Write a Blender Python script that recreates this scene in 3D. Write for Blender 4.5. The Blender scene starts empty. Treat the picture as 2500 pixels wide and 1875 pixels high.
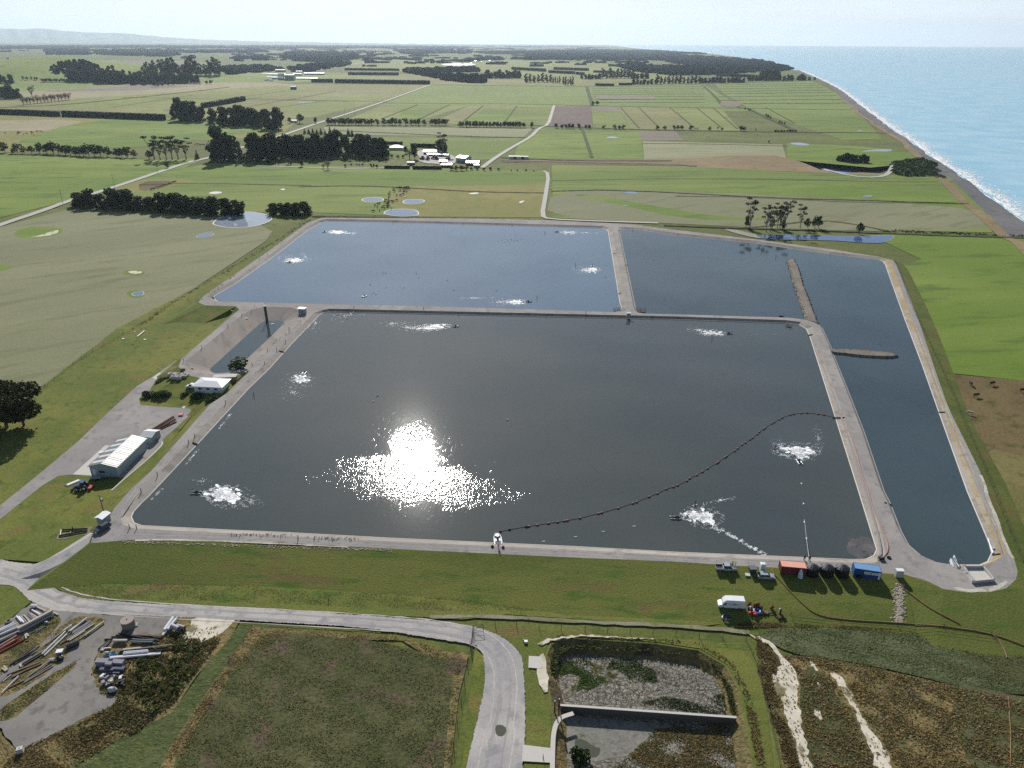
import bpy, math, random
import numpy as np
from mathutils import Vector, Matrix, Euler
from mathutils.geometry import tessellate_polygon
R = math.radians
random.seed(7)
rng = np.random.default_rng(7)
scene = bpy.context.scene
COL = scene.collection

# ------------------------------------------------------------------ camera
CAM_H = 120.0
F = 1735.0                     # focal length in photo pixels (photo 2500 x 1875)
PITCH, ROLL = 25.74, 0.36
cam_d = bpy.data.cameras.new('camera')
cam = bpy.data.objects.new('camera', cam_d)
COL.objects.link(cam)
cam_d.sensor_width = 36.0
cam_d.lens = 36.0*F/2500.0
cam_d.clip_start = 0.5
cam_d.clip_end = 120000.0
CM = Euler((R(90-PITCH), 0, 0)).to_matrix() @ Matrix.Rotation(R(ROLL), 3, 'Z')
cam.matrix_world = Matrix.Translation((0, 0, CAM_H)) @ CM.to_4x4()
scene.camera = cam

# ------------------------------------------------------------------ light
SUN_EL, SUN_AZ = 31.8, -9.0    # azimuth clockwise from +Y
sd = bpy.data.lights.new('sun', 'SUN')
sd.energy = 5.0
sd.angle = R(0.55)
sd.color = (1.0, 0.955, 0.89)
so = bpy.data.objects.new('sun', sd)
COL.objects.link(so)
sdir = Vector((math.sin(R(SUN_AZ))*math.cos(R(SUN_EL)), math.cos(R(SUN_AZ))*math.cos(R(SUN_EL)), math.sin(R(SUN_EL))))
so.rotation_euler = sdir.to_track_quat('Z', 'Y').to_euler()
so.location = sdir*500

w = bpy.data.worlds.new('World')
scene.world = w
w.use_nodes = True
nt = w.node_tree
nt.nodes.clear()
wo = nt.nodes.new('ShaderNodeOutputWorld')
bg = nt.nodes.new('ShaderNodeBackground')
sky = nt.nodes.new('ShaderNodeTexSky')
sky.sky_type = 'NISHITA'
sky.sun_disc = False
sky.sun_elevation = R(SUN_EL)
sky.sun_rotation = R(SUN_AZ)
sky.altitude = 100
sky.air_density = 1.0
sky.dust_density = 0.6
sky.ozone_density = 2.0
# thin streaky cloud in the low sky, laid out by direction
tc = nt.nodes.new('ShaderNodeTexCoord')
mp = nt.nodes.new('ShaderNodeMapping')
mp.inputs['Scale'].default_value = (1.6, 1.6, 22.0)
mp.inputs['Rotation'].default_value = (0.0, R(-1.5), 0)
nz = nt.nodes.new('ShaderNodeTexNoise')
nz.inputs['Scale'].default_value = 2.2
nz.inputs['Detail'].default_value = 7
nz.inputs['Roughness'].default_value = 0.55
rp = nt.nodes.new('ShaderNodeValToRGB')
rp.color_ramp.elements[0].position = 0.46
rp.color_ramp.elements[1].position = 0.74
mul = nt.nodes.new('ShaderNodeMath'); mul.operation = 'MULTIPLY'; mul.inputs[1].default_value = 0.5
mx = nt.nodes.new('ShaderNodeMixRGB')
mx.inputs[2].default_value = (16.2, 18.2, 19.8, 1)
L = nt.links.new
L(tc.outputs['Generated'], mp.inputs['Vector'])
L(mp.outputs[0], nz.inputs['Vector'])
L(nz.outputs['Fac'], rp.inputs[0])
L(rp.outputs[0], mul.inputs[0])
# a milky band of thin cloud low over the horizon
sep = nt.nodes.new('ShaderNodeSeparateXYZ'); L(tc.outputs['Generated'], sep.inputs[0])
band = nt.nodes.new('ShaderNodeMapRange'); band.interpolation_type = 'SMOOTHSTEP'
band.inputs['From Min'].default_value = 0.13; band.inputs['From Max'].default_value = -0.02
band.inputs['To Max'].default_value = 0.9
L(sep.outputs['Z'], band.inputs['Value'])
addm = nt.nodes.new('ShaderNodeMath'); addm.operation = 'MULTIPLY_ADD'; addm.use_clamp = True
L(mul.outputs[0], addm.inputs[0]); addm.inputs[1].default_value = 0.5; L(band.outputs[0], addm.inputs[2])
L(addm.outputs[0], mx.inputs[0])
L(sky.outputs[0], mx.inputs[1])
L(mx.outputs[0], bg.inputs[0])
bg.inputs['Strength'].default_value = 0.051
L(bg.outputs[0], wo.inputs[0])

scene.view_settings.view_transform = 'Standard'
scene.view_settings.look = 'None'
scene.view_settings.gamma = 1
scene.view_settings.exposure = 0.3
scene.cycles.max_bounces = 6
scene.cycles.use_denoising = False
scene.cycles.volume_bounces = 0
scene.cycles.transparent_max_bounces = 8

# ------------------------------------------------------------------ helpers
CMn = np.array(CM)
def ray(px, py):
    return CM @ Vector(((px-1250)/F, -(py-937.5)/F, -1.0))
def G(px, py, z=0.0):
    """point of the plane at height z seen at photo pixel px,py"""
    r = ray(px, py)
    t = (z-CAM_H)/r.z
    return Vector((r.x*t, r.y*t, z))
def Pd(px, py, depth):
    r = ray(px, py)
    return Vector((0, 0, CAM_H)) + r*depth
def GL(pts, z=0.0): return [G(x, y, z) for x, y in pts]
def V(*pts):           # points read off a 2212-wide view of the photo
    return [(x*1.13020, y*1.13020) for x, y in pts]
def inpoly(X, Y, poly):
    c = np.zeros(X.shape, bool)
    n = len(poly)
    for i in range(n):
        x1, y1 = poly[i][0], poly[i][1]
        x2, y2 = poly[(i+1) % n][0], poly[(i+1) % n][1]
        if y1 == y2: continue
        m = ((y1 > Y) != (y2 > Y)) & (X < (x2-x1)*(Y-y1)/(y2-y1)+x1)
        c ^= m
    return c
def area(p):
    return 0.5*sum(p[i][0]*p[(i+1) % len(p)][1]-p[(i+1) % len(p)][0]*p[i][1] for i in range(len(p)))
def offset(loop, d, z=None):
    """grow a closed loop outwards by d (number, or function of the outward normal)"""
    n = len(loop); s = 1 if area(loop) > 0 else -1
    out = []
    for i in range(n):
        a, b, c = loop[i-1], loop[i], loop[(i+1) % n]
        e1 = Vector((b[0]-a[0], b[1]-a[1])); e2 = Vector((c[0]-b[0], c[1]-b[1]))
        if e1.length < 1e-6: e1 = e2.copy()
        if e2.length < 1e-6: e2 = e1.copy()
        e1.normalize(); e2.normalize()
        n1 = Vector((e1.y, -e1.x))*s; n2 = Vector((e2.y, -e2.x))*s
        m = n1+n2
        if m.length < 1e-6: m = n1.copy()
        m.normalize()
        dd = d(m) if callable(d) else d
        k = dd/max(0.5, m.dot(n1))
        out.append(Vector((b[0]+m.x*k, b[1]+m.y*k, b[2] if z is None else z)))
    return out
def smooth(pts, it=2, closed=True):
    for _ in range(it):
        o = []
        n = len(pts)
        rngi = range(n) if closed else range(n-1)
        if not closed: o.append(pts[0])
        for i in rngi:
            a, b = pts[i], pts[(i+1) % n]
            o.append((a[0]*.75+b[0]*.25, a[1]*.75+b[1]*.25)); o.append((a[0]*.25+b[0]*.75, a[1]*.25+b[1]*.75))
        if not closed: o.append(pts[-1])
        pts = o
    return pts
def resample(pts, step):
    pts = [Vector(p) for p in pts]
    out = [pts[0]]
    for a, b in zip(pts, pts[1:]):
        n = max(1, int((b-a).length/step))
        for i in range(1, n+1): out.append(a.lerp(b, i/n))
    return out

class MB:
    def __init__(s): s.v = []; s.f = []
    def add(s, vs, fs):
        o = len(s.v); s.v += [tuple(v) for v in vs]; s.f += [tuple(i+o for i in f) for f in fs]; return s
    def box(s, c, d, rz=0, taper=1.0, m=None, ty=None):
        ty = taper if ty is None else ty
        x, y, z = d[0]/2, d[1]/2, d[2]/2
        ca, sa = math.cos(rz), math.sin(rz)
        vs = []
        for k, (tx, tyy) in ((-1, (1, 1)), (1, (taper, ty))):
            for i, j in ((-1, -1), (1, -1), (1, 1), (-1, 1)):
                px, py = i*x*tx, j*y*tyy
                vs.append((c[0]+px*ca-py*sa, c[1]+px*sa+py*ca, c[2]+k*z))
        if m is not None: vs = [m @ Vector(v) for v in vs]
        return s.add(vs, [(3, 2, 1, 0), (4, 5, 6, 7), (0, 1, 5, 4), (1, 2, 6, 5), (2, 3, 7, 6), (3, 0, 4, 7)])
    def tube(s, p0, p1, r0, r1=None, n=8, cap=True):
        r1 = r0 if r1 is None else r1
        p0, p1 = Vector(p0), Vector(p1)
        d = (p1-p0)
        if d.length < 1e-6: return s
        d.normalize()
        a = d.orthogonal().normalized(); b = d.cross(a)
        vs = []
        for p, r in ((p0, r0), (p1, r1)):
            for i in range(n):
                t = 2*math.pi*i/n
                vs.append(p+(a*math.cos(t)+b*math.sin(t))*r)
        fs = [(i, (i+1) % n, n+(i+1) % n, n+i) for i in range(n)]
        if cap: fs += [tuple(range(n-1, -1, -1)), tuple(range(n, 2*n))]
        return s.add(vs, fs)
    def path(s, pts, r, n=6):
        for a, b in zip(pts, pts[1:]): s.tube(a, b, r, r, n)
        return s
    def torus(s, c, R_, r, n=20, m=8, axis='Z'):
        vs = []; fs = []
        for i in range(n):
            t = 2*math.pi*i/n
            for j in range(m):
                u = 2*math.pi*j/m
                q = ((R_+r*math.cos(u))*math.cos(t), (R_+r*math.cos(u))*math.sin(t), r*math.sin(u))
                if axis == 'Y': q = (q[0], q[2], q[1])
                if axis == 'X': q = (q[2], q[0], q[1])
                vs.append((c[0]+q[0], c[1]+q[1], c[2]+q[2]))
                fs.append((i*m+j, ((i+1) % n)*m+j, ((i+1) % n)*m+(j+1) % m, i*m+(j+1) % m))
        return s.add(vs, fs)
    def ball(s, c, r, n=8, m=5, jit=0.0, rnd=None):
        """r may be a 3-tuple; jit roughens it"""
        if not hasattr(r, '__len__'): r = (r, r, r)
        q = rnd or random
        vs = [(c[0], c[1], c[2]-r[2])]
        for j in range(1, m):
            ph = math.pi*j/m
            for i in range(n):
                t = 2*math.pi*i/n
                k = 1+jit*(q.random()*2-1)
                vs.append((c[0]+k*r[0]*math.sin(ph)*math.cos(t), c[1]+k*r[1]*math.sin(ph)*math.sin(t), c[2]-k*r[2]*math.cos(ph)))
        vs.append((c[0], c[1], c[2]+r[2]))
        fs = [(0, 1+(i+1) % n, 1+i) for i in range(n)]
        for j in range(m-2):
            for i in range(n):
                a = 1+j*n+i; b = 1+j*n+(i+1) % n
                fs.append((a, b, b+n, a+n))
        e = len(vs)-1
        fs += [(1+(m-2)*n+i, 1+(m-2)*n+(i+1) % n, e) for i in range(n)]
        return s.add(vs, fs)
    def prism(s, poly, z0, z1):
        """extrude an outline given as 2-D points"""
        n = len(poly)
        tri = tessellate_polygon([[Vector((p[0], p[1], 0)) for p in poly]])
        vs = [(p[0], p[1], z0) for p in poly]+[(p[0], p[1], z1) for p in poly]
        fs = [(i, (i+1) % n, n+(i+1) % n, n+i) for i in range(n)]
        fs += [tuple(i+n for i in t) for t in tri]+[tuple(t) for t in tri]
        return s.add(vs, fs)
    def sheet(s, loops):
        """flat filled polygon, first loop outer, the rest holes"""
        loops = [[Vector(p) for p in lp] for lp in loops]
        tri = tessellate_polygon(loops)
        vs = [p for lp in loops for p in lp]
        fs = []
        for t in tri:
            a, b, c = (vs[i] for i in t)
            fs.append(t if (b-a).cross(c-a).z > 0 else t[::-1])
        return s.add(vs, fs)
    def bridge(s, la, lb, closed=True):
        n = len(la)
        fs = []
        for i in range(n if closed else n-1):
            j = (i+1) % n
            fs.append((i, j, n+j, n+i))
        return s.add(list(la)+list(lb), fs)
    def build(s, name, mat, parent=None, smooth=False, loc=None, flip=False):
        me = bpy.data.meshes.new(name)
        me.from_pydata(s.v, [], s.f)
        if smooth:
            me.polygons.foreach_set('use_smooth', [True]*len(me.polygons))
        me.materials.append(mat)
        o = bpy.data.objects.new(name, me)
        COL.objects.link(o)
        if parent is not None: o.parent = parent
        if loc is not None: o.location = loc
        return o

def tag(o, label, cat, group=None, kind=None):
    if label: o['label'] = label
    if cat: o['category'] = cat
    if group: o['group'] = group
    if kind: o['kind'] = kind
    return o
def thing(name, label, cat, loc=(0, 0, 0), rz=0, group=None):
    o = bpy.data.objects.new(name, None)
    o.empty_display_size = 0.5
    COL.objects.link(o)
    o.location = loc; o.rotation_euler = (0, 0, rz)
    return tag(o, label, cat, group)
def struct(name, mb, mat, **k):
    o = mb.build(name, mat, **k); o['kind'] = 'structure'; return o
def dup(root, loc, rz=0, sc=1.0, label=None, group=None):
    r = root.copy(); COL.objects.link(r)
    r.location = loc; r.rotation_euler = (0, 0, rz)
    r.scale = (sc, sc, sc) if not hasattr(sc, '__len__') else sc
    if label: r['label'] = label
    if group: r['group'] = group
    for ch in root.children:
        c = ch.copy(); COL.objects.link(c); c.parent = r
        for g in ch.children:
            d = g.copy(); COL.objects.link(d); d.parent = c
    return r
class Proto:
    """first use moves the built thing itself, later uses copy it"""
    def __init__(s, root): s.r = root; s.used = False
    def put(s, loc, rz=0, sc=1.0, label=None, group=None, cat=None):
        if not s.used:
            s.used = True; r = s.r
            r.location = loc; r.rotation_euler = (0, 0, rz)
            r.scale = (sc, sc, sc) if not hasattr(sc, '__len__') else sc
            if label: r['label'] = label
            if group: r['group'] = group
        else:
            r = dup(s.r, loc, rz, sc, label, group)
            if not group and 'group' in r.keys(): del r['group']
        if cat: r['category'] = cat
        return r
ORD = ['first','second','third','fourth','fifth','sixth','seventh','eighth','ninth','tenth','eleventh','twelfth','thirteenth','fourteenth','fifteenth','sixteenth','seventeenth','eighteenth','nineteenth','twentieth']
TENS = {2:'twenty',3:'thirty',4:'forty',5:'fifty',6:'sixty'}
def nth(i):
    if i < 20: return ORD[i]
    t, u = divmod(i+1, 10)
    return (TENS[t][:-1]+'ieth') if u == 0 else TENS[t]+'-'+ORD[u-1]

# ------------------------------------------------------------------ materials
def lin(c):
    return tuple(((v/255)/12.92 if v/255 <= 0.04045 else ((v/255+0.055)/1.055)**2.4) for v in c)
K = 0.86
def alb(c, k=K): return tuple(min(0.85, v*k) for v in lin(c))+(1,)
MATS = {}
def new_mat(name):
    m = bpy.data.materials.new(name); m.use_nodes = True
    m.node_tree.nodes.clear()
    return m, m.node_tree
def plain(name, c, rough=0.7, metal=0.0, spec=0.4, var=0.12, scale=3.0, k=K, bump=0.0):
    """solid surface with faint mottling (object space)"""
    if name in MATS: return MATS[name]
    m, t = new_mat(name)
    N = t.nodes.new; L = t.links.new
    out = N('ShaderNodeOutputMaterial'); p = N('ShaderNodeBsdfPrincipled')
    tcx = N('ShaderNodeTexCoord'); no = N('ShaderNodeTexNoise')
    no.inputs['Scale'].default_value = scale; no.inputs['Detail'].default_value = 4
    mixn = N('ShaderNodeMixRGB')
    a = alb(c, k)
    mixn.inputs[1].default_value = tuple(v*(1-var) for v in a[:3])+(1,)
    mixn.inputs[2].default_value = tuple(min(.9, v*(1+var)) for v in a[:3])+(1,)
    L(tcx.outputs['Object'], no.inputs['Vector']); L(no.outputs['Fac'], mixn.inputs[0])
    L(mixn.outputs[0], p.inputs['Base Color'])
    p.inputs['Roughness'].default_value = rough; p.inputs['Metallic'].default_value = metal
    p.inputs['Specular IOR Level'].default_value = spec
    if bump:
        b = N('ShaderNodeBump'); b.inputs['Strength'].default_value = bump; b.inputs['Distance'].default_value = 0.05
        L(no.outputs['Fac'], b.inputs['Height']); L(b.outputs[0], p.inputs['Normal'])
    L(p.outputs[0], out.inputs[0])
    MATS[name] = m
    return m
def ground(name, cols, s1=0.02, s2=0.3, fine=2.0, bump=0.3, rows=None, streak=None, dist=0.25, rough=0.95, finew=0.35, k=K, spots=None):
    """ground cover: three tones mixed at two scales plus fine grain, world space.
    rows=(angle_deg, period_m, strength); streak=(angle_deg, stretch)"""
    if name in MATS: return MATS[name]
    m, t = new_mat(name)
    N = t.nodes.new; L = t.links.new
    out = N('ShaderNodeOutputMaterial'); p = N('ShaderNodeBsdfPrincipled')
    ge = N('ShaderNodeNewGeometry')
    vec = ge.outputs['Position']
    if streak:
        mpn = N('ShaderNodeMapping'); mpn.vector_type = 'TEXTURE'
        mpn.inputs['Rotation'].default_value = (0, 0, R(streak[0])); mpn.inputs['Scale'].default_value = (streak[1], 1, 1)
        L(vec, mpn.inputs['Vector']); vec = mpn.outputs[0]
    def noise(sc, det=5, v=None, rg=0.6):
        n = N('ShaderNodeTexNoise'); n.inputs['Scale'].default_value = sc; n.inputs['Detail'].default_value = det
        n.inputs['Roughness'].default_value = rg
        L(v or vec, n.inputs['Vector']); return n.outputs['Fac']
    def ramp(src, a, b):
        r = N('ShaderNodeMapRange'); r.inputs['From Min'].default_value = a; r.inputs['From Max'].default_value = b
        r.interpolation_type = 'SMOOTHSTEP'
        L(src, r.inputs['Value']); return r.outputs[0]
    def mix(f, a, b, typ='MIX'):
        x = N('ShaderNodeMixRGB'); x.blend_type = typ
        if isinstance(f, float): x.inputs[0].default_value = f
        else: L(f, x.inputs[0])
        for i, q in ((1, a), (2, b)):
            if isinstance(q, tuple): x.inputs[i].default_value = q
            else: L(q, x.inputs[i])
        return x.outputs[0]
    c = [alb(q, k) for q in cols]
    while len(c) < 3: c.append(c[-1])
    n1 = noise(s1, 6); n2 = noise(s2, 6); n3 = noise(fine, 3, ge.outputs['Position'], 0.7)
    col = mix(ramp(n1, .42, .6), c[0], c[1])
    col = mix(ramp(n2, .5, .68), col, c[2])
    if len(c) > 3:
        n4 = noise(s2*0.37, 5)
        col = mix(ramp(n4, .56, .64), col, c[3])
    g = N('ShaderNodeMapRange'); g.inputs['From Min'].default_value = .25; g.inputs['From Max'].default_value = .75
    g.inputs['To Min'].default_value = 1-finew; g.inputs['To Max'].default_value = 1+finew
    L(n3, g.inputs['Value'])
    cc = N('ShaderNodeCombineXYZ')
    for i in range(3): L(g.outputs[0], cc.inputs[i])
    col = mix(1.0, col, cc.outputs[0], 'MULTIPLY')
    if rows:
        mr = N('ShaderNodeMapping'); mr.inputs['Rotation'].default_value = (0, 0, R(-rows[0]))
        L(ge.outputs['Position'], mr.inputs['Vector'])
        wv = N('ShaderNodeTexWave'); wv.inputs['Scale'].default_value = 0.314/rows[1]
        wv.inputs['Distortion'].default_value = 1.5; wv.inputs['Detail'].default_value = 2; wv.inputs['Detail Scale'].default_value = 0.6
        wv.bands_direction = 'Y'
        L(mr.outputs[0], wv.inputs['Vector'])
        gg = N('ShaderNodeMapRange'); gg.inputs['To Min'].default_value = 1-rows[2]; gg.inputs['To Max'].default_value = 1+rows[2]
        L(wv.outputs['Fac'], gg.inputs['Value'])
        c2 = N('ShaderNodeCombineXYZ')
        for i in range(3): L(gg.outputs[0], c2.inputs[i])
        col = mix(1.0, col, c2.outputs[0], 'MULTIPLY')
    L(col, p.inputs['Base Color'])
    p.inputs['Roughness'].default_value = rough; p.inputs['Specular IOR Level'].default_value = 0.12
    if bump:
        b = N('ShaderNodeBump'); b.inputs['Strength'].default_value = bump; b.inputs['Distance'].default_value = dist
        L(n3, b.inputs['Height']); L(b.outputs[0], p.inputs['Normal'])
    L(p.outputs[0], out.inputs[0])
    MATS[name] = m
    return m

def water(name, body, rough=0.04, waves=(0.5, 2.2), amp=(0.03, 0.12), far_tint=None, patch=None, ior=1.52, k=K):
    """body colour under a sky reflecting surface; wind ruffles some patches more than others"""
    m, t = new_mat(name)
    N = t.nodes.new; L = t.links.new
    out = N('ShaderNodeOutputMaterial'); p = N('ShaderNodeBsdfPrincipled')
    ge = N('ShaderNodeNewGeometry')
    n0 = N('ShaderNodeTexNoise'); n0.inputs['Scale'].default_value = 0.02; n0.inputs['Detail'].default_value = 4
    L(ge.outputs['Position'], n0.inputs['Vector'])
    mc = N('ShaderNodeMixRGB')
    mc.inputs[1].default_value = alb(body[0], k); mc.inputs[2].default_value = alb(body[1], k)
    rr = N('ShaderNodeMapRange'); rr.inputs['From Min'].default_value = .35; rr.inputs['From Max'].default_value = .65
    L(n0.outputs['Fac'], rr.inputs['Value']); L(rr.outputs[0], mc.inputs[0]); L(mc.outputs[0], p.inputs['Base Color'])
    p.inputs['Roughness'].default_value = rough; p.inputs['IOR'].default_value = ior
    na = N('ShaderNodeTexNoise'); na.inputs['Scale'].default_value = waves[0]; na.inputs['Detail'].default_value = 1.5; na.inputs['Roughness'].default_value = .5
    nb = N('ShaderNodeTexNoise'); nb.inputs['Scale'].default_value = waves[1]; nb.inputs['Detail'].default_value = 2
    mpn = N('ShaderNodeMapping'); mpn.inputs['Scale'].default_value = (1.7, 0.62, 1); mpn.inputs['Rotation'].default_value = (0, 0, R(8))
    L(ge.outputs['Position'], mpn.inputs['Vector'])
    L(mpn.outputs[0], na.inputs['Vector']); L(mpn.outputs[0], nb.inputs['Vector'])
    ad = N('ShaderNodeMath'); ad.operation = 'ADD'
    L(na.outputs['Fac'], ad.inputs[0]); L(nb.outputs['Fac'], ad.inputs[1])
    # ruffled / calm patches
    pn = N('ShaderNodeTexNoise'); pn.inputs['Scale'].default_value = 0.045; pn.inputs['Detail'].default_value = 3
    L(ge.outputs['Position'], pn.inputs['Vector'])
    pfac = pn.outputs['Fac']
    if patch:
        for (cx, cy, rx, ry) in patch:
            vm = N('ShaderNodeVectorMath'); vm.operation = 'MULTIPLY_ADD'
            vm.inputs[1].default_value = (1/rx, 1/ry, 0); vm.inputs[2].default_value = (-cx/rx, -cy/ry, 0)
            L(ge.outputs['Position'], vm.inputs[0])
            ln = N('ShaderNodeVectorMath'); ln.operation = 'LENGTH'; L(vm.outputs[0], ln.inputs[0])
            q = N('ShaderNodeMapRange'); q.inputs['From Min'].default_value = 1.5; q.inputs['From Max'].default_value = .5
            q.inputs['To Min'].default_value = -.25; q.inputs['To Max'].default_value = .3; q.clamp = False if hasattr(q, 'clamp') and False else True
            L(ln.outputs['Value'], q.inputs['Value'])
            patch_out = q.outputs[0]
            if (cx, cy, rx, ry) == patch[0]: acc = patch_out
            else:
                mxm = N('ShaderNodeMath'); mxm.operation = 'MAXIMUM'; L(acc, mxm.inputs[0]); L(patch_out, mxm.inputs[1]); acc = mxm.outputs[0]
        pn.inputs['Scale'].default_value = .12; pn.inputs['Detail'].default_value = 5
        ad2 = N('ShaderNodeMath'); ad2.operation = 'ADD'; L(pfac, ad2.inputs[0]); L(acc, ad2.inputs[1]); pfac = ad2.outputs[0]
    pr = N('ShaderNodeMapRange'); pr.inputs['From Min'].default_value = .40; pr.inputs['From Max'].default_value = .64
    pr.inputs['To Min'].default_value = amp[0]; pr.inputs['To Max'].default_value = amp[1]
    L(pfac, pr.inputs['Value'])
    b = N('ShaderNodeBump'); b.inputs['Strength'].default_value = 1.0
    vo = N('ShaderNodeTexVoronoi'); vo.inputs['Scale'].default_value = 1.1      # gusty little cells: a few steep ripples among many gentle ones
    L(mpn.outputs[0], vo.inputs['Vector'])
    sp = N('ShaderNodeSeparateColor'); L(vo.outputs['Color'], sp.inputs[0])
    pw = N('ShaderNodeMath'); pw.operation = 'POWER'; pw.inputs[1].default_value = 5.0; L(sp.outputs[0], pw.inputs[0])
    ma = N('ShaderNodeMath'); ma.operation = 'MULTIPLY_ADD'; ma.inputs[1].default_value = 1.9; ma.inputs[2].default_value = 0.72; L(pw.outputs[0], ma.inputs[0])
    mb = N('ShaderNodeMath'); mb.operation = 'MULTIPLY'; L(ma.outputs[0], mb.inputs[0]); L(pr.outputs[0], mb.inputs[1])
    L(mb.outputs[0], b.inputs['Distance'])
    L(ad.outputs[0], b.inputs['Height']); L(b.outputs[0], p.inputs['Normal'])
    L(p.outputs[0], out.inputs[0])
    MATS[name] = m
    return m
def leafy(name, c1, c2, scale=0.4, trans=0.25, spec=.15):
    if name in MATS: return MATS[name]
    m, t = new_mat(name)
    N = t.nodes.new; L = t.links.new
    out = N('ShaderNodeOutputMaterial'); d = N('ShaderNodeBsdfPrincipled'); tr = N('ShaderNodeBsdfTranslucent'); ms = N('ShaderNodeMixShader')
    oi = N('ShaderNodeObjectInfo'); ge = N('ShaderNodeNewGeometry')
    no = N('ShaderNodeTexNoise'); no.inputs['Scale'].default_value = scale; no.inputs['Detail'].default_value = 3
    L(ge.outputs['Position'], no.inputs['Vector'])
    rr = N('ShaderNodeMapRange'); rr.inputs['From Min'].default_value = .35; rr.inputs['From Max'].default_value = .65
    L(no.outputs['Fac'], rr.inputs['Value'])
    mxx = N('ShaderNodeMixRGB'); mxx.inputs[1].default_value = alb(c1); mxx.inputs[2].default_value = alb(c2)
    L(rr.outputs[0], mxx.inputs[0])
    hs = N('ShaderNodeHueSaturation')
    vr = N('ShaderNodeMapRange'); vr.inputs['To Min'].default_value = .8; vr.inputs['To Max'].default_value = 1.25
    L(oi.outputs['Random'], vr.inputs['Value']); L(vr.outputs[0], hs.inputs['Value']); L(mxx.outputs[0], hs.inputs['Color'])
    L(hs.outputs[0], d.inputs['Base Color']); L(hs.outputs[0], tr.inputs['Color'])
    d.inputs['Roughness'].default_value = .7; d.inputs['Specular IOR Level'].default_value = spec
    ms.inputs[0].default_value = trans
    L(d.outputs[0], ms.inputs[1]); L(tr.outputs[0], ms.inputs[2]); L(ms.outputs[0], out.inputs[0])
    MATS[name] = m
    return m

def fieldpoly(name, px, mat, z, sm=0, jag=0.0):
    p = smooth(px, sm) if sm else px
    pts = GL(p, z)
    if jag:
        pts = resample(pts+[pts[0]], jag*3)[:-1]
        n = len(pts)
        pts = [Vector((q.x+random.uniform(-jag, jag), q.y+random.uniform(-jag, jag), q.z)) for q in pts]
    return struct(name, MB().sheet([pts]), mat)
def ribbon(name, px, width, mat, z, sm=2, skirt=0.0, jag=0.0, zs=None, world=None):
    """flat strip along a line of photo pixels; zs = heights along it"""
    if world is None:
        q = smooth(px, sm, closed=False) if sm else px
        if zs is None: c = GL(q, z)
        else: c = [G(x, y, zs[0]+(zs[1]-zs[0])*i/(len(q)-1)) for i, (x, y) in enumerate(q)]
    else: c = world
    c = resample(c, max(2.0, width*0.7)) if jag else c
    Lf, Rt = [], []
    for i, p in enumerate(c):
        a = c[max(0, i-1)]; b = c[min(len(c)-1, i+1)]
        d = Vector((b.x-a.x, b.y-a.y)); d.normalize()
        n = Vector((-d.y, d.x, 0))
        wl = width/2*(1+random.uniform(-jag, jag)); wr = width/2*(1+random.uniform(-jag, jag))
        Lf.append(p+n*wl); Rt.append(p-n*wr)
    m = MB().bridge(Rt, Lf, False)
    if skirt:
        for S, sg in ((Lf, 1), (Rt, -1)):
            low = []
            for i, p in enumerate(S):
                cc = c[i]; n = Vector((p.x-cc.x, p.y-cc.y, 0)).normalized()
                low.append(Vector((p.x+n.x*2.0*p.z, p.y+n.y*2.0*p.z, -0.05)))
            m.bridge(S, low, False)
    return struct(name, m, mat)
# ================================================================== materials of the land
M_grass = ground('pasture', [(94,102,52),(108,114,60),(82,94,46)], 0.012, 0.12, 1.2)
M_lawn = ground('lawn', [(98,108,50),(118,120,58),(82,98,44),(116,108,60)], 0.03, 0.25, 2.5, bump=0.5)
M_bank = ground('bank_grass', [(98,106,52),(112,116,58),(82,104,44),(114,104,64)], 0.05, 0.35, 2.5, bump=0.6, streak=(-3, 4))
M_greyf = ground('hay_paddock', [(126,128,98),(136,137,106),(116,119,86)], 0.008, 0.1, 1.6, finew=.25, streak=(35, 5))
M_greyf2 = ground('grey_paddock', [(138,142,106),(150,150,118),(124,132,92)], 0.008, 0.08, 1.0, finew=.2, streak=(5, 6))
M_brite = ground('bright_pasture', [(104,126,50),(124,140,66),(84,108,44)], 0.008, 0.07, 1.0, finew=.18, streak=(8, 4))
M_mid = ground('mid_pasture', [(108,126,58),(126,138,72),(88,108,50)], 0.006, 0.06, 0.8, finew=.18, streak=(4, 5))
M_yel = ground('dry_pasture', [(128,126,70),(140,134,80),(112,122,62)], 0.01, 0.09, 1.0, finew=.2)
M_brownf = ground('bare_paddock', [(98,84,58),(112,98,66),(84,80,46)], 0.02, 0.15, 1.4, finew=.35)
M_plough = ground('ploughed', [(112,98,92),(120,106,100),(102,88,80)], 0.01, 0.1, 0.7, finew=.15, rows=(12, 9, .08))
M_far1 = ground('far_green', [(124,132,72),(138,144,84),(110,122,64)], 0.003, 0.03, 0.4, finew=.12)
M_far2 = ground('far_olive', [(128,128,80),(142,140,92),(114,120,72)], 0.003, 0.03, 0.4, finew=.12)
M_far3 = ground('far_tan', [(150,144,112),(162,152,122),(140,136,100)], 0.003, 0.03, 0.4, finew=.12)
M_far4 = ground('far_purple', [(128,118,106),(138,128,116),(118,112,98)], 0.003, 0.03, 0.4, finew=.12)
M_striped = ground('striped_pasture', [(118,134,70),(126,142,78),(108,124,64)], 0.004, 0.05, 0.5, finew=.14, rows=(3, 60, .06))
M_gravel = ground('gravel', [(146,142,140),(160,155,151),(132,129,128)], 0.05, 0.3, 3.5, bump=.25, finew=.16, dist=.05)
M_gravel2 = ground('yard_gravel', [(128,125,121),(140,136,131),(114,111,106)], 0.06, 0.4, 3.5, bump=.4, finew=.22, dist=.06)
M_track = ground('limestone_road', [(164,161,160),(182,177,172),(146,145,147)], 0.05, 0.25, 2.5, bump=.2, finew=.14, dist=.05)
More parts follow.
